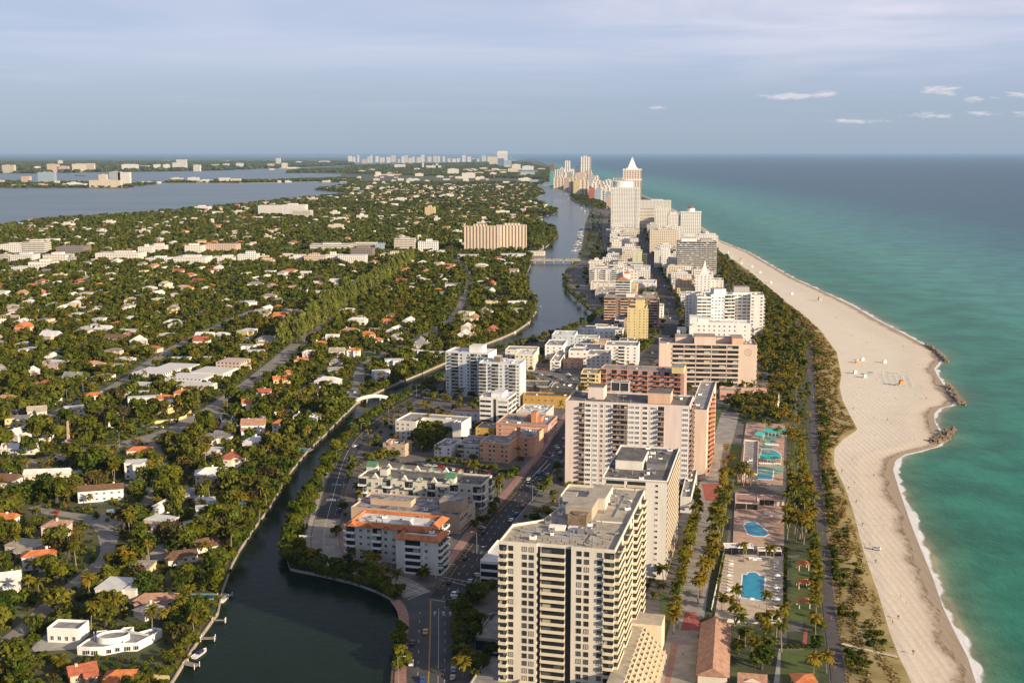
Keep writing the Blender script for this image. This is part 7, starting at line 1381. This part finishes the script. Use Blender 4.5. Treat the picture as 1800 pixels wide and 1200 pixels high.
# ------------------------------------------------------------------ cars
def car_protos():
    out = {}
    for cn, col in (('white', (.72, .72, .70)), ('silver', (.38, .39, .40)), ('black', (.015, .015, .018)), ('red', (.40, .03, .02)), ('blue', (.02, .06, .22)), ('grey', (.12, .12, .13)), ('orange', (.75, .30, .02)), ('green', (.03, .10, .06))):
        pm = mat('paint_' + cn, col, .3, spec=.6); m = MB(); prof = [(-2.2, .35), (2.2, .35), (2.25, .7), (2.1, .92), (1.1, 1.0), (.55, 1.42), (-1.1, 1.45), (-1.75, 1.05), (-2.2, .98)]; n = len(prof)
        m.v += [(-.86, y, z) for y, z in prof] + [(.86, y, z) for y, z in prof]
        for i in range(n): j = (i + 1) % n; m.f.append((i, j, n + j, n + i)); m.m.append(0)
        m.f.append(tuple(range(n - 1, -1, -1))); m.m.append(0); m.f.append(tuple(n + i for i in range(n))); m.m.append(0)
        gl = MB()
        for s in (-.875, .875): q = [(s, 1.0, 1.02), (s, .5, 1.36), (s, -1.05, 1.38), (s, -1.5, 1.04)]; gl.add(q if s > 0 else q[::-1], [(0, 1, 2, 3)])
        gl.add([(-.75, 1.13, 1.0), (.75, 1.13, 1.0), (.7, .6, 1.41), (-.7, .6, 1.41)], [(0, 1, 2, 3)]); gl.add([(-.75, -1.74, 1.09), (.75, -1.74, 1.09), (.7, -1.18, 1.45), (-.7, -1.18, 1.45)], [(3, 2, 1, 0)])
        w = MB(); 
        for i in range(10): a = 2 * math.pi * i / 10; w.v += [(-.1, .33 * math.cos(a), .33 * math.sin(a)), (.1, .33 * math.cos(a), .33 * math.sin(a))]
        for i in range(10): j = (i + 1) % 10; w.f.append((2 * i, 2 * j, 2 * j + 1, 2 * i + 1)); w.m.append(0)
        w.f.append(tuple(2 * i + 1 for i in range(10))); w.m.append(0); w.f.append(tuple(2 * i for i in range(9, -1, -1))); w.m.append(0)
        out[cn] = (m.mesh('body', pm), gl.mesh('windows', glass), w.mesh('wheel', dark))
    return out
CP = car_protos(); ncar = [0]
def car(px, py, col=None, ang=-12, label=None, z=.08, wxy=None, tall=1.0, ln=1.0, kind='car'):
    x, y = wxy or G(px, py, z); col = col or random.choice(('white', 'silver', 'black', 'white', 'grey', 'black', 'red', 'blue', 'silver')); b_, g_, w_ = CP[col]
    o = empty('parked_car' if not label else kind.replace(' ', '_'), (x, y, z), R(ang)); o.scale = (1.03, 1.0 * ln, tall); link('body', b_, o); link('windows', g_, o)
    for a in (-.78, .78):
        for c_ in (-1.4, 1.4): link('wheel', w_, o, (a, c_, .33))
    tag(o, label or 'x', kind, None if label else 'cars parked or driving')
    if not label: AUTO.append((o, col + ' car', x, y))
    return o
car(748, 1112, 'orange', 180, 'orange taxi driving down the road below the junction', kind='taxi'); car(725, 1131, 'black', 182, 'black car driving behind the orange taxi lane'); car(723, 1167, 'white', 182, 'white car driving along the lakeside lane'); car(743, 1196, 'blue', 181, 'dark blue car at the bottom of the near road')
car(799, 1047, 'white', -20, 'white van turning at the junction by the trees', tall=1.45, ln=1.15, kind='van'); car(797, 1178, 'silver', 0, 'silver parked car at the right kerb of the near road'); car(796, 1192, 'grey', 0, 'grey parked car below the silver one at the kerb'); car(624, 785, 'white', -25, 'white car on the creek drive near the bend'); car(614, 823, 'white', -12, 'white pick-up on the creek drive', tall=1.2, kind='pick-up')
car(604, 880, 'black', -5, 'dark car on the creek drive past the lettering'); car(599, 897, 'blue', -5, 'blue car parked at the right kerb of the creek drive'); car(861, 1031, 'white', 80, 'white car parked before the low white building'); car(846, 929, 'silver', 60, 'silver car in the drive beside the avenue palms')
car(760, 687, 'white', -40, 'white bus on the creek drive', tall=2.2, ln=2.4, kind='bus'); car(749, 691, 'silver', -40, 'pale bus waiting behind the white bus', tall=2.2, ln=2.0, kind='bus')
car(1540, 966, 'white', 60, 'white beach patrol vehicle on the open sand', tall=1.25, z=.25, kind='beach vehicle')
car(813, 1085, 'black', -14, 'dark car up on the parking deck', z=4.1, wxy=G(862, 1084, 4.1)); car(0, 0, 'black', 70, 'dark car at the top of the parking ramp', z=3.1, wxy=G(869, 1152, 3.1))
for x0, y0, x1, y1, n, a in ((712, 815, 780, 822, 6, 70), (785, 825, 895, 838, 14, 8), (700, 812, 560 + 130, 808, 3, 70), (930, 660, 945, 668, 3, 60), (936, 655, 952, 660, 4, 60), (968, 652, 990, 656, 5, 60), (962, 660, 985, 668, 7, 60), (995, 655, 1005, 668, 6, 60), (935, 648, 955, 650, 5, 60), (990, 645, 1010, 648, 4, 60)):
    for k in range(n):
        t_ = (k + .5) / n; car(x0 + (x1 - x0) * t_, y0 + (y1 - y0) * t_, ang=a + random.uniform(-4, 4))
for q, a in (((978, 786), -20), ((967, 799), -20), ((992, 772), -20), ((1002, 765), -20), ((985, 797), 160), ((838, 1012), 20), ((1150, 600), -30), ((1178, 560), 0), ((1168, 530), 15), ((1160, 505), 15), ((1172, 545), 10), ((1148, 470), 12), ((1136, 440), 8), ((1128, 420), 8), ((1176, 575), -10), ((1165, 600), -30), ((864, 645), -40), ((1030, 535), 40), ((1020, 490), 0), ((1034, 452), -20), ((1048, 410), -5), ((1056, 400), 0), ((1066, 410), 0), ((1050, 385), 0),
             ((232, 795), 75), ((278, 770), 70), ((345, 730), -60), ((410, 700), -45), ((352, 690), 60), ((362, 686), 60), ((372, 682), 60), ((368, 694), 60), ((380, 688), 60), ((392, 682), 60), ((355, 702), 60), ((270, 752), 80), ((282, 752), 80), ((258, 752), 80), ((385, 755), 70), ((378, 750), 70), ((100, 745), 60), ((110, 890), 60), ((98, 902), 70), ((214, 1072), 80), ((145, 1120), 10), ((110, 1005), 80), ((207, 938), 5), ((340, 907), 40), ((624, 690), 0), ((612, 690), 0), ((420, 690), -45), ((445, 665), -40), ((500, 625), -30), ((562, 570), -30), ((1340, 705), 70), ((1345, 700), 70), ((1352, 708), 70), ((60, 740), 60), ((130, 712), 60), ((175, 690), 60), ((240, 655), 30)):
    car(*q, ang=a)
for k_ in range(70):
    t_ = random.random() * (len(avl) + len(av2) + len(north_drive) - 4); P_ = avl if t_ < len(avl) - 1 else av2 if t_ < len(avl) + len(av2) - 2 else north_drive; i = int(t_) % (len(P_) - 1); a, c_ = P_[i], P_[i + 1]; f_ = random.random()
    off_ = random.choice((-5.4, -3.4, .1, 3.6)); d = Vector(c_) - Vector(a); n_ = Vector((-d.y, d.x)).normalized() * off_; car(0, 0, ang=math.degrees(math.atan2(d.y, d.x)) - 90, wxy=(a[0] + d.x * f_ + n_.x, a[1] + d.y * f_ + n_.y))
# ------------------------------------------------------------------ street lamps
def lamp(px, py, side=1, h=10, lab='grey street lamp'):
    x, y = G(px, py); o = empty('street_lamp', (x, y, 0), R(-13 if side > 0 else 167)); tag(o, 'x', 'street lamp', 'street lamps'); AUTO.append((o, lab, x, y)); m = MB(); m.tube([(0, 0, 0), (0, 0, h * .5), (0, 0, h)], [.16, .12, .09], 6); m.build('pole', metal, o)
    m = MB(); m.tube([(0, 0, h - .1), (.8, 0, h + .5), (2.2, 0, h + .7)], [.07, .06, .05], 5); m.build('arm', metal, o); m = MB(); m.box(2.0, -.18, h + .55, 3.0, .18, h + .72); m.build('lamp_head', mat('lamp_head', (.5, .5, .48), .5), o)
for q in ((537, 950, 1), (568, 862, 1), (592, 818, 1), (635, 770, 1), (683, 735, 1), (732, 700, 1), (568, 1000, 1), (688, 1025, 1), (838, 972, -1), (840, 998, 1), (936, 880, -1), (934, 828, 1), (700, 1200, 1), (868, 664, 1), (918, 618, 1), (1024, 578, 1), (400, 722, 1), (370, 745, -1), (458, 657, 1), (210, 785, 1), (320, 720, 1), (18, 830, 1), (1175, 560, 1), (1140, 480, 1), (1038, 430, 1), (118, 705, 1), (146, 690, 1)): lamp(*q)
# traffic signal mast with green street sign at the junction
x, y = G(766, 1016); o = empty('signal_mast', (x, y, 0), R(0)); tag(o, 'white traffic signal mast with green street sign at the junction corner', 'traffic signal'); m = MB(); m.tube([(0, 0, 0), (0, 0, 6.5)], .15, 6); m.tube([(0, 0, 6.3), (9, 0, 6.8)], .1, 6); m.build('mast', whitep, o)
m = MB(); m.box(1.2, -.2, 5.7, 4, -.1, 6.4); m.build('street_sign', mat('sign_green', (.0, .25, .10), .5), o); m = MB(); m.box(6.5, -.2, 5.6, 6.9, .1, 6.7); m.build('signal_head', mat('signal_yel', (.5, .35, .03), .5), o)
x, y = G(752, 1014); o = empty('banner_sign', (x, y, 0)); tag(o, 'small purple banner with yellow top on a post at the junction', 'banner'); m = MB(); m.box(-.6, 0, .5, .6, .1, 2.6); m.build('banner', mat('purple', (.15, .04, .3), .6), o); m = MB(); m.box(-.6, 0, 2.603, .6, .1, 3.2); m.build('top', mat('ylw', (.6, .4, .02), .6), o)
x, y = G(540, 962); o = empty('signal_gantry', (x, y, 0), R(-13)); tag(o, 'white overhead sign gantry beside the creek at the drive bend', 'gantry'); m = MB(); m.tube([(0, 0, 0), (0, 0, 6)], .15, 6); m.tube([(-4, 0, 6), (3, 0, 6)], .12, 6); m.box(-4, -.15, 5.2, .5, .0, 6.2); m.build('frame', whitep, o)
# ------------------------------------------------------------------ bridges
ws = (622, 707); we = (692, 708)
a, c_ = G(622, 706), G(692, 703); L = math.dist(a, c_); fo = empty('footbridge', (a[0], a[1], 0), math.atan2(c_[1] - a[1], c_[0] - a[0])); tag(fo, 'white arched footbridge over the creek', 'footbridge'); landmark((a[0] + c_[0]) / 2, (a[1] + c_[1]) / 2, 'arched footbridge')
m = MB(); n = 24
def az(t): return .2 + 3.6 * math.sin(math.pi * t) ** .9
for i in range(n):
    t0, t1 = i / n, (i + 1) / n; x0, x1 = L * t0, L * t1; z0, z1 = az(t0), az(t1)
    for ya, yb_ in ((-2, 2),): m.quad((x0, ya, z0), (x1, ya, z1), (x1, yb_, z1), (x0, yb_, z0)); m.quad((x0, yb_, z0 - .7), (x1, yb_, z1 - .7), (x1, ya, z1 - .7), (x0, ya, z0 - .7))
    m.quad((x0, -2, z0 - .7), (x1, -2, z1 - .7), (x1, -2, z1), (x0, -2, z0)); m.quad((x1, 2, z1 - .7), (x0, 2, z0 - .7), (x0, 2, z0), (x1, 2, z1))
m.build('deck', whitep, fo)
for s in (-2, 2):
    m = MB()
    for i in range(n):
        t0, t1 = i / n, (i + 1) / n; m.quad((L * t0, s, az(t0)), (L * t1, s, az(t1)), (L * t1, s, az(t1) + 1.1), (L * t0, s, az(t0) + 1.1)); m.quad((L * t0, s * .95, az(t0) + 1.1), (L * t1, s * .95, az(t1) + 1.1), (L * t1, s * .95, az(t1)), (L * t0, s * .95, az(t0)))
    m.build('railing', mat('rail_white', (.6, .6, .58), .7), fo)
for t0 in (.33, .66): m = MB(); m.box(L * t0 - .6, -1.6, -3.5, L * t0 + .6, 1.6, az(t0) - .65); m.build('pier', concrete, fo)
def roadbridge(lab, p0, p1, w, z, np_, lmk=None):
    a, c_ = G(*p0), G(*p1); L = math.dist(a, c_); o = empty('road_bridge', (a[0], a[1], 0), math.atan2(c_[1] - a[1], c_[0] - a[0])); tag(o, lab, 'bridge'); m = MB(); m.box(-6, -w / 2, z - 1.2, L + 6, w / 2, z, 0, 1); m.build('deck', [concrete, asphalt_old], o)
    for s in (-w / 2, w / 2 - .4): m = MB(); m.box(-6, s, z + .003, L + 6, s + .4, z + 1.0); m.build('parapet', concrete, o)
    for k in range(np_): m = MB(); X = L * (k + .5) / np_; m.box(X - 1, -w / 2 + 1, -4, X + 1, w / 2 - 1, z - 1.203); m.build('pier', concrete, o)
    if lmk: landmark((a[0] + c_[0]) / 2, a[1], lmk)
roadbridge('low concrete road bridge on piers across the creek', (932, 461), (1014, 461), 20, 4.5, 5, 'road bridge over the creek'); roadbridge('far road bridge closing off the head of the creek', (954, 327), (988, 327), 26, 6, 4)
for k in range(7): car(0, 0, ang=90, z=4.52, wxy=(38 + k * 11, G(960, 461)[1] - 3 + (k % 2) * 5))
# ------------------------------------------------------------------ boats and docks
def boat(px, py, ang, ln=8, cover=None, lab='white motor boat', label=None):
    x, y = G(px, py, WL); o = empty('motor_boat', (x, y, WL), R(ang)); tag(o, label or 'x', 'boat', None if label else 'moored boats'); m = MB(); w = ln * .16
    S = [(-.5, 1, .9), (-.1, 1.05, .95), (.25, .8, 1.05), (.42, .4, 1.15), (.5, .03, 1.25)]
    for i in range(len(S) - 1):
        (t0, a0, h0), (t1, a1, h1) = S[i], S[i + 1]; y0, y1 = t0 * ln, t1 * ln
        for s in (-1, 1):
            q = [(s * w * a0 * .5, y0, -.3), (s * w * a1 * .5, y1, -.3), (s * w * a1, y1, h1), (s * w * a0, y0, h0)]; m.add(q if s > 0 else q[::-1], [(0, 1, 2, 3)])
        m.quad((-w * a0, y0, h0 - .1), (w * a0, y0, h0 - .1), (w * a1, y1, h1 - .1), (-w * a1, y1, h1 - .1))
    m.quad((-w, -.5 * ln, .9), (w, -.5 * ln, .9), (w * .5, -.5 * ln, -.3), (-w * .5, -.5 * ln, -.3)); m.build('hull', whitep, o)
    m = MB(); m.box(-w * .6, -.2 * ln, .85, w * .6, .15 * ln, 1.9); m.hip(-w * .6, -.2 * ln, w * .6, .15 * ln, 1.905, .25, .1); m.build('cabin', cover or whitep, o); m = MB(); m.box(-w * .62, -.02 * ln, 1.25, w * .62, .155 * ln, 1.7); m.build('windscreen', glass, o)
    if not label: AUTO.append((o, lab, x, y))
navy = mat('cover_navy', (.02, .02, .08), .8)
boat(352, 1150, -20, 8.5, navy, label='white boat with navy cover moored by the dock of the oval-topped villa'); boat(395, 1054, -10, 7, metal, label='small grey boat on a lift at the creek wall')
for q in ((1012, 437), (1014, 431), (1016, 425), (1018, 419), (1020, 413), (1021, 408), (1010, 441), (1022, 403), (1019, 428), (1023, 416), (1017, 440)): boat(*q, random.uniform(60, 110), random.uniform(12, 22))
for q in ((905, 585), (928, 568), (939, 548), (945, 395), (952, 386), (968, 377), (560, 772), (928, 445), (934, 447), (940, 447), (1010, 355), (1000, 349), (1028, 371), (1022, 366), (985, 341), (976, 335), (995, 342), (705, 672)): boat(*q, random.uniform(-60, 60), random.uniform(7, 13))
def dock(px, py, ang, l, w, lab):
    x, y = G(px, py); o = empty('dock', (x, y, -.4), R(ang)); tag(o, lab, 'dock'); m = MB(); m.box(0, -w / 2, 0, l, w / 2, .2); m.build('deck', mat('dock_wood', (.30, .26, .21), .9, .3, 1), o)
    for a in (0.3, l - .3):
        for c_ in (-w / 2, w / 2): m = MB(); m.cyl(a, c_, -3, 1.2, .14, n=6); m.build('post', whitep, o)
dock(352, 1120, 5, 6, 2.2, 'white dock platform above the moored boat'); dock(325, 1163, -25, 6, 3, 'brown dock below the moored boat'); dock(372, 1088, 0, 6, 1.2, 'narrow boat lift frame on the creek wall'); dock(385, 1042, -20, 6, 3, 'pink paved dock by the grey boat'); dock(940, 538, 0, 8, 2, 'small jetty on the outer creek bend')
# seawalls and garden walls
def wallrun(name, lab, px, h, t, m_, z0=-1.5, world_=False):
    pts = px if world_ else W(px); b = MB(); A = offset_line(pts, t / 2); B_ = offset_line(pts, -t / 2)
    for i in range(len(pts) - 1):
        for (p, q) in ((A[i], A[i + 1]), (B_[i + 1], B_[i])): b.quad((*q, z0), (*p, z0), (*p, h), (*q, h))
        b.quad((*A[i], h), (*B_[i], h), (*B_[i + 1], h), (*A[i + 1], h))
    tag(b.build(name, m_), lab, 'wall')
wallrun('seawall', 'pale concrete seawall along the west bank of the creek', WESTBANK[:18], .35, .5, mat('seawall', (.36, .31, .25), .9, .3, .3)); wallrun('seawall', 'pale seawall with walkway along the upper west bank', WESTBANK[18:28], .5, 1.2, MATS['seawall'])
wallrun('garden_wall', 'curved white garden wall around the villa pool', [(388, 735), (390, 745), (405, 752), (425, 748), (445, 740), (486, 728)], 2.0, .4, white, 0); wallrun('garden_wall', 'orange yellow garden wall at the bend of the wide road', [(262, 745), (300, 742), (325, 735), (336, 725)], 2.0, .4, yellow, 0); wallrun('garden_wall', 'long white wall beside the pool deck and palm walk', [(1250, 1075), (1262, 1020), (1272, 975)], 1.4, .3, offw, 0)
wallrun('deck_wall', 'low beige wall along the front of the rectangular pool deck', [(1255, 1092), (1376, 1097)], 1.6, .5, offw, 0); wallrun('garden_wall', 'yellow wall of the bottom orange-roofed house by the creek', [(240, 1192), (298, 1197)], 2.2, .4, yellow, 0)
pool('small turquoise pool beside the white creekside tower', ccw(W([(773, 697), (792, 699), (796, 694), (778, 692)])), .1, *G(785, 695)); pool('narrow blue pool before the orange-roofed block', ccw(W([(668, 983), (692, 989), (693, 985), (670, 979)])), .08, *G(680, 984)); pool('teal pool inside the curved garden wall', ccw(W([(404, 742), (420, 744), (424, 734), (410, 732)])), .08, *G(413, 738))
# ------------------------------------------------------------------ rock groynes
rockm = mat('rock', (.30, .23, .15), .95, .6, .9)
def groyne(lab, px, n, w, h):
    pts = W(px); o = MB(); r = random.Random(int(px[0][0])); tot = len(pts) - 1
    for k in range(n):
        t_ = k / n * tot; i = int(t_); f_ = t_ - i; x = pts[i][0] + (pts[i + 1][0] - pts[i][0]) * f_ + r.uniform(-w, w); y = pts[i][1] + (pts[i + 1][1] - pts[i][1]) * f_ + r.uniform(-w, w); s = r.uniform(.6, 1.5); z = WL + r.uniform(0, h) * (1 - min(1, abs(r.gauss(0, .4))))
        V = []
        for a, b_, c_ in ((-1, -1, -1), (1, -1, -1), (1, 1, -1), (-1, 1, -1), (-1, -1, 1), (1, -1, 1), (1, 1, 1), (-1, 1, 1)): V.append((x + a * s * r.uniform(.5, 1), y + b_ * s * r.uniform(.5, 1), z + c_ * s * r.uniform(.4, .8)))
        o.add(V, [(0, 1, 5, 4), (1, 2, 6, 5), (2, 3, 7, 6), (3, 0, 4, 7), (4, 5, 6, 7), (3, 2, 1, 0)])
    tag(o.build('rock_groyne', rockm), lab, 'rock groyne', 'rock groynes')
groyne('farthest brown rock groyne at the beach bulge', [(1630, 605), (1645, 615), (1656, 626), (1664, 634)], 190, 2, 2.2); groyne('middle brown rock groyne', [(1666, 675), (1674, 690), (1684, 700), (1692, 709)], 170, 2.6, 2.4); groyne('nearest brown rock groyne with flat top', [(1642, 776), (1655, 770), (1665, 762), (1674, 753)], 190, 3.2, 2.6)
# ------------------------------------------------------------------ beach things
def hut(px, py, col, lab, s=1.0, roofc_=None):
    x, y = G(px, py); o = empty('lifeguard_hut', (x, y, .2), R(15)); o.scale = (s,) * 3; tag(o, lab, 'lifeguard hut')
    for a in (-1.4, 1.4):
        for c_ in (-1.2, 1.2): m = MB(); m.box(a - .1, c_ - .1, -.2, a + .1, c_ + .1, 1.5); m.build('leg', whitep, o)
    m = MB(); m.box(-2.4, -2, 1.5, 2.4, 2, 1.65); m.build('platform', col, o); m = MB(); m.box(-1.4, -1.2, 1.653, 1.4, 1.2, 3.8); m.build('cabin', col, o); m = MB(); m.hip(-1.5, -1.3, 1.5, 1.3, 3.85, .7, .4); m.build('roof', roofc_ or col, o)
    m = MB(); m.add([(-2.4, -.5, 1.6), (-2.4, .5, 1.6), (-5.4, .5, 0), (-5.4, -.5, 0), (-2.4, -.5, 1.45), (-2.4, .5, 1.45), (-5.4, .5, -.15), (-5.4, -.5, -.15)], [(0, 1, 2, 3), (7, 6, 5, 4), (0, 3, 7, 4), (1, 5, 6, 2)]); m.build('ramp', whitep, o)
orr = mat('hut_orange', (.70, .28, .03), .7); hut(1584, 678, orr, 'orange and yellow lifeguard hut beside the blue loungers', 1.1, mat('hut_red', (.5, .08, .04), .7)); hut(1441, 529, mat('hut_mauve', (.42, .30, .34), .7), 'mauve lifeguard hut up the beach', 1.2, orr); hut(1303, 459, orr, 'orange lifeguard hut far up the beach', 1.3, teal)
def cabana(px, py, c1, lab):
    x, y = G(px, py); o = empty('beach_cabana', (x, y, .2)); tag(o, lab, 'cabana'); m = MB(); m.box(-1.4, -1.4, 0, 1.4, 1.4, 2.3); m.build('walls', c1, o); m = MB(); m.hip(-1.4, -1.4, 1.4, 1.4, 2.32, 1.1, .3); m.build('roof', whitep, o)
for q in ((1507, 638, orr, 'orange and white beach cabana'), (1516, 634, whitep, 'white beach cabana beside the orange one'), (1503, 657, bluef, 'pale blue beach cabana, left one'), (1520, 664, bluef, 'pale blue beach cabana nearer the camera'), (1555, 638, whitep, 'lone white beach cabana'), (1392, 518, whitep, 'white beach tent up the sand'), (1336, 480, whitep, 'white beach hut below the dune'), (1322, 470, whitep, 'white beach hut beyond the nearer one'),
          (1303, 464, whitep, 'white stand beside the far orange hut'), (1355, 498, whitep, 'small white stand on the sand'), (1280, 445, whitep, 'farthest white beach stand')): cabana(*q)
m = MB(); m.cyl(0, 0, 0, 1.1, .12, n=6); m.box(-.35, -.35, 1.1, .35, .35, 1.5); pm_ = m.mesh('beach_bin', bark)
for q in ((1492, 860), (1505, 884), (1516, 924), (1539, 990), (1579, 1088), (1605, 1150), (1536, 838), (1480, 830), (1560, 740), (1628, 702), (1455, 640), (1500, 720), (1470, 560)):
    x, y = G(*q); o = link('beach_post', pm_, None, (x, y, .2)); tag(o, 'x', 'beach post', 'wooden posts on the sand'); AUTO.append((o, 'wooden post', x, y))
# people: one continuous skinned figure in two poses, shared by all
def person_mesh(pose, cl):
    me = bpy.data.meshes.new('person_src'); s = .22 if pose else .08
    V = [(0, 0, .95), (0, 0, 1.2), (0, 0, 1.42), (0, 0, 1.53), (0, .01, 1.66), (.1, 0, .9), (.1, s * .5, .5), (.1, s, .06), (-.1, 0, .9), (-.1, -s * .5, .5), (-.1, -s, .06), (.19, 0, 1.4), (.24, -s * .4, 1.12), (.24, -s * .2 + .05, .88), (-.19, 0, 1.4), (-.24, s * .4, 1.12), (-.24, s * .2 + .05, .88)]
    E_ = [(0, 1), (1, 2), (2, 3), (3, 4), (0, 5), (5, 6), (6, 7), (0, 8), (8, 9), (9, 10), (2, 11), (11, 12), (12, 13), (2, 14), (14, 15), (15, 16)]
    rad = [.14, .13, .15, .06, .11, .1, .07, .05, .1, .07, .05, .07, .045, .035, .07, .045, .035]
    me.from_pydata(V, E_, []); o = bpy.data.objects.new('p', me); COL.objects.link(o); sk = o.modifiers.new('s', 'SKIN'); 
    if not me.skin_vertices: bpy.context.view_layer.objects.active = o
    for v_, r_ in zip(me.skin_vertices[0].data, rad): v_.radius = (r_, r_ * .8)
    me.skin_vertices[0].data[0].use_root = True; o.modifiers.new('b', 'SUBSURF').levels = 1; bpy.context.view_layer.update()
    m2 = bpy.data.meshes.new_from_object(o.evaluated_get(bpy.context.evaluated_depsgraph_get())); bpy.data.objects.remove(o); m2.materials.clear()
    skin_ = mat('skin', (.36, .20, .13), .7)
    for q in (skin_, mat('cloth_' + cl[0], cl[1], .8), mat('cloth_dark', (.05, .06, .1), .8), mat('hair', (.04, .025, .015), .8)): m2.materials.append(q)
    for p_ in m2.polygons:
        c_ = p_.center; p_.material_index = 3 if c_.z > 1.68 else 0 if c_.z > 1.5 or abs(c_.x) > .215 or c_.z < .55 else 1 if c_.z > .95 else 2
    m2.name = 'person'; return m2
PM = [(person_mesh(i % 2, c_), c_[0]) for i, c_ in enumerate((('white', (.7, .7, .68)), ('red', (.45, .05, .04)), ('blue', (.05, .12, .35)), ('pink', (.6, .3, .3))))]
def person(px, py, z=.2, k=None):
    x, y = G(px, py, z); me_, cn = PM[random.randrange(4) if k is None else k]; o = link('person', me_, None, (x, y, z), random.uniform(0, 6.28)); tag(o, 'x', 'person', 'people walking'); AUTO.append((o, 'person in ' + cn + ' top', x, y))
for q in ((1441, 835), (1443, 842), (1440, 968), (1449, 978), (1451, 984), (1452, 1015), (1455, 1017), (1461, 1090), (1463, 1140), (1465, 1150), (1467, 1178), (1431, 735), (1434, 760), (1430, 700), (1436, 790), (1447, 905), (1446, 940)): person(*q, z=.17)
for q in ((1516, 957), (1520, 961), (1529, 958), (1569, 1096), (1502, 850), (1480, 770), (1500, 700), (1515, 645), (1535, 640), (1545, 665), (1600, 660), (1620, 680), (1628, 700), (1460, 595), (1488, 760), (1576, 850), (1592, 905), (1498, 810), (1430, 560), (1420, 540), (1415, 530), (1560, 690), (1574, 700), (1490, 660), (1352, 488)): person(*q, z=.25)
for k_ in range(26): y_ = random.uniform(470, 1300); person(*Q(float(xd(y_) + (xs(y_) - xd(y_)) * random.uniform(.15, .9)), y_), z=.25)
for q in ((1215, 1030), (1225, 1010), (1240, 900), (1210, 1090), (1200, 1150), (1255, 800), (1300, 1062), (1335, 1068), (700, 1000), (735, 1012), (985, 850)): person(*q, z=.15)
boat(1668, 745, 40, 5, label='tiny white boat hull at the nearest notch of the surf') if False else None
# ------------------------------------------------------------------ labels: nearest landmark + side + rank
ORD = ['nearest', 'second nearest', 'third nearest', 'fourth nearest', 'fifth nearest', 'sixth nearest', 'seventh nearest', 'eighth nearest', 'ninth nearest', 'tenth nearest']
def ordn(i): return ORD[i] if i < 10 else f'number {i + 1} in distance'
LQ = np.array([(a, b_) for a, b_, _ in LAND]); keys = {}
for o, ph, x, y in AUTO:
    q = Q(x, y); d = LQ - np.array(q); d[:, 1] *= 1.5; k = int(np.argmin((d ** 2).sum(1))); dx, dy = q[0] - LQ[k, 0], (q[1] - LQ[k, 1]) * 1.5
    side = ('right of' if dx > 0 else 'left of') if abs(dx) > abs(dy) else ('in front of' if dy > 0 else 'behind')
    keys.setdefault((ph, side, k), []).append((math.hypot(dx, dy), o))
for (ph, side, k), L in keys.items():
    L.sort(key=lambda t: t[0])
    for i, (_, o) in enumerate(L):
        s = f"{ph}, {ordn(i)} {side} the {LAND[k][2]}" if len(L) > 1 else f"{ph} {side} the {LAND[k][2]}"
        w_ = s.split(); o['label'] = ' '.join(w_[:16])
# ------------------------------------------------------------------ haze
hz = MB(); hz.box(-260000, -2000, -40, 260000, 262000, 204); ho = hz.build('haze', []); ho.data.materials.clear()
hm_ = bpy.data.materials.new('haze_air'); hm_.use_nodes = True; nt = hm_.node_tree; nt.nodes.clear(); pv = nt.nodes.new('ShaderNodeVolumePrincipled'); oo = nt.nodes.new('ShaderNodeOutputMaterial')
pv.inputs['Color'].default_value = (.30, .46, .68, 1); pv.inputs['Density'].default_value = 1.7e-5; pv.inputs['Anisotropy'].default_value = .0
nt.links.new(pv.outputs[0], oo.inputs['Volume']); ho.data.materials.append(hm_); tag(ho, kind='stuff'); ho['label'] = 'thin blue haze over the distant city and bay'; ho['category'] = 'haze'
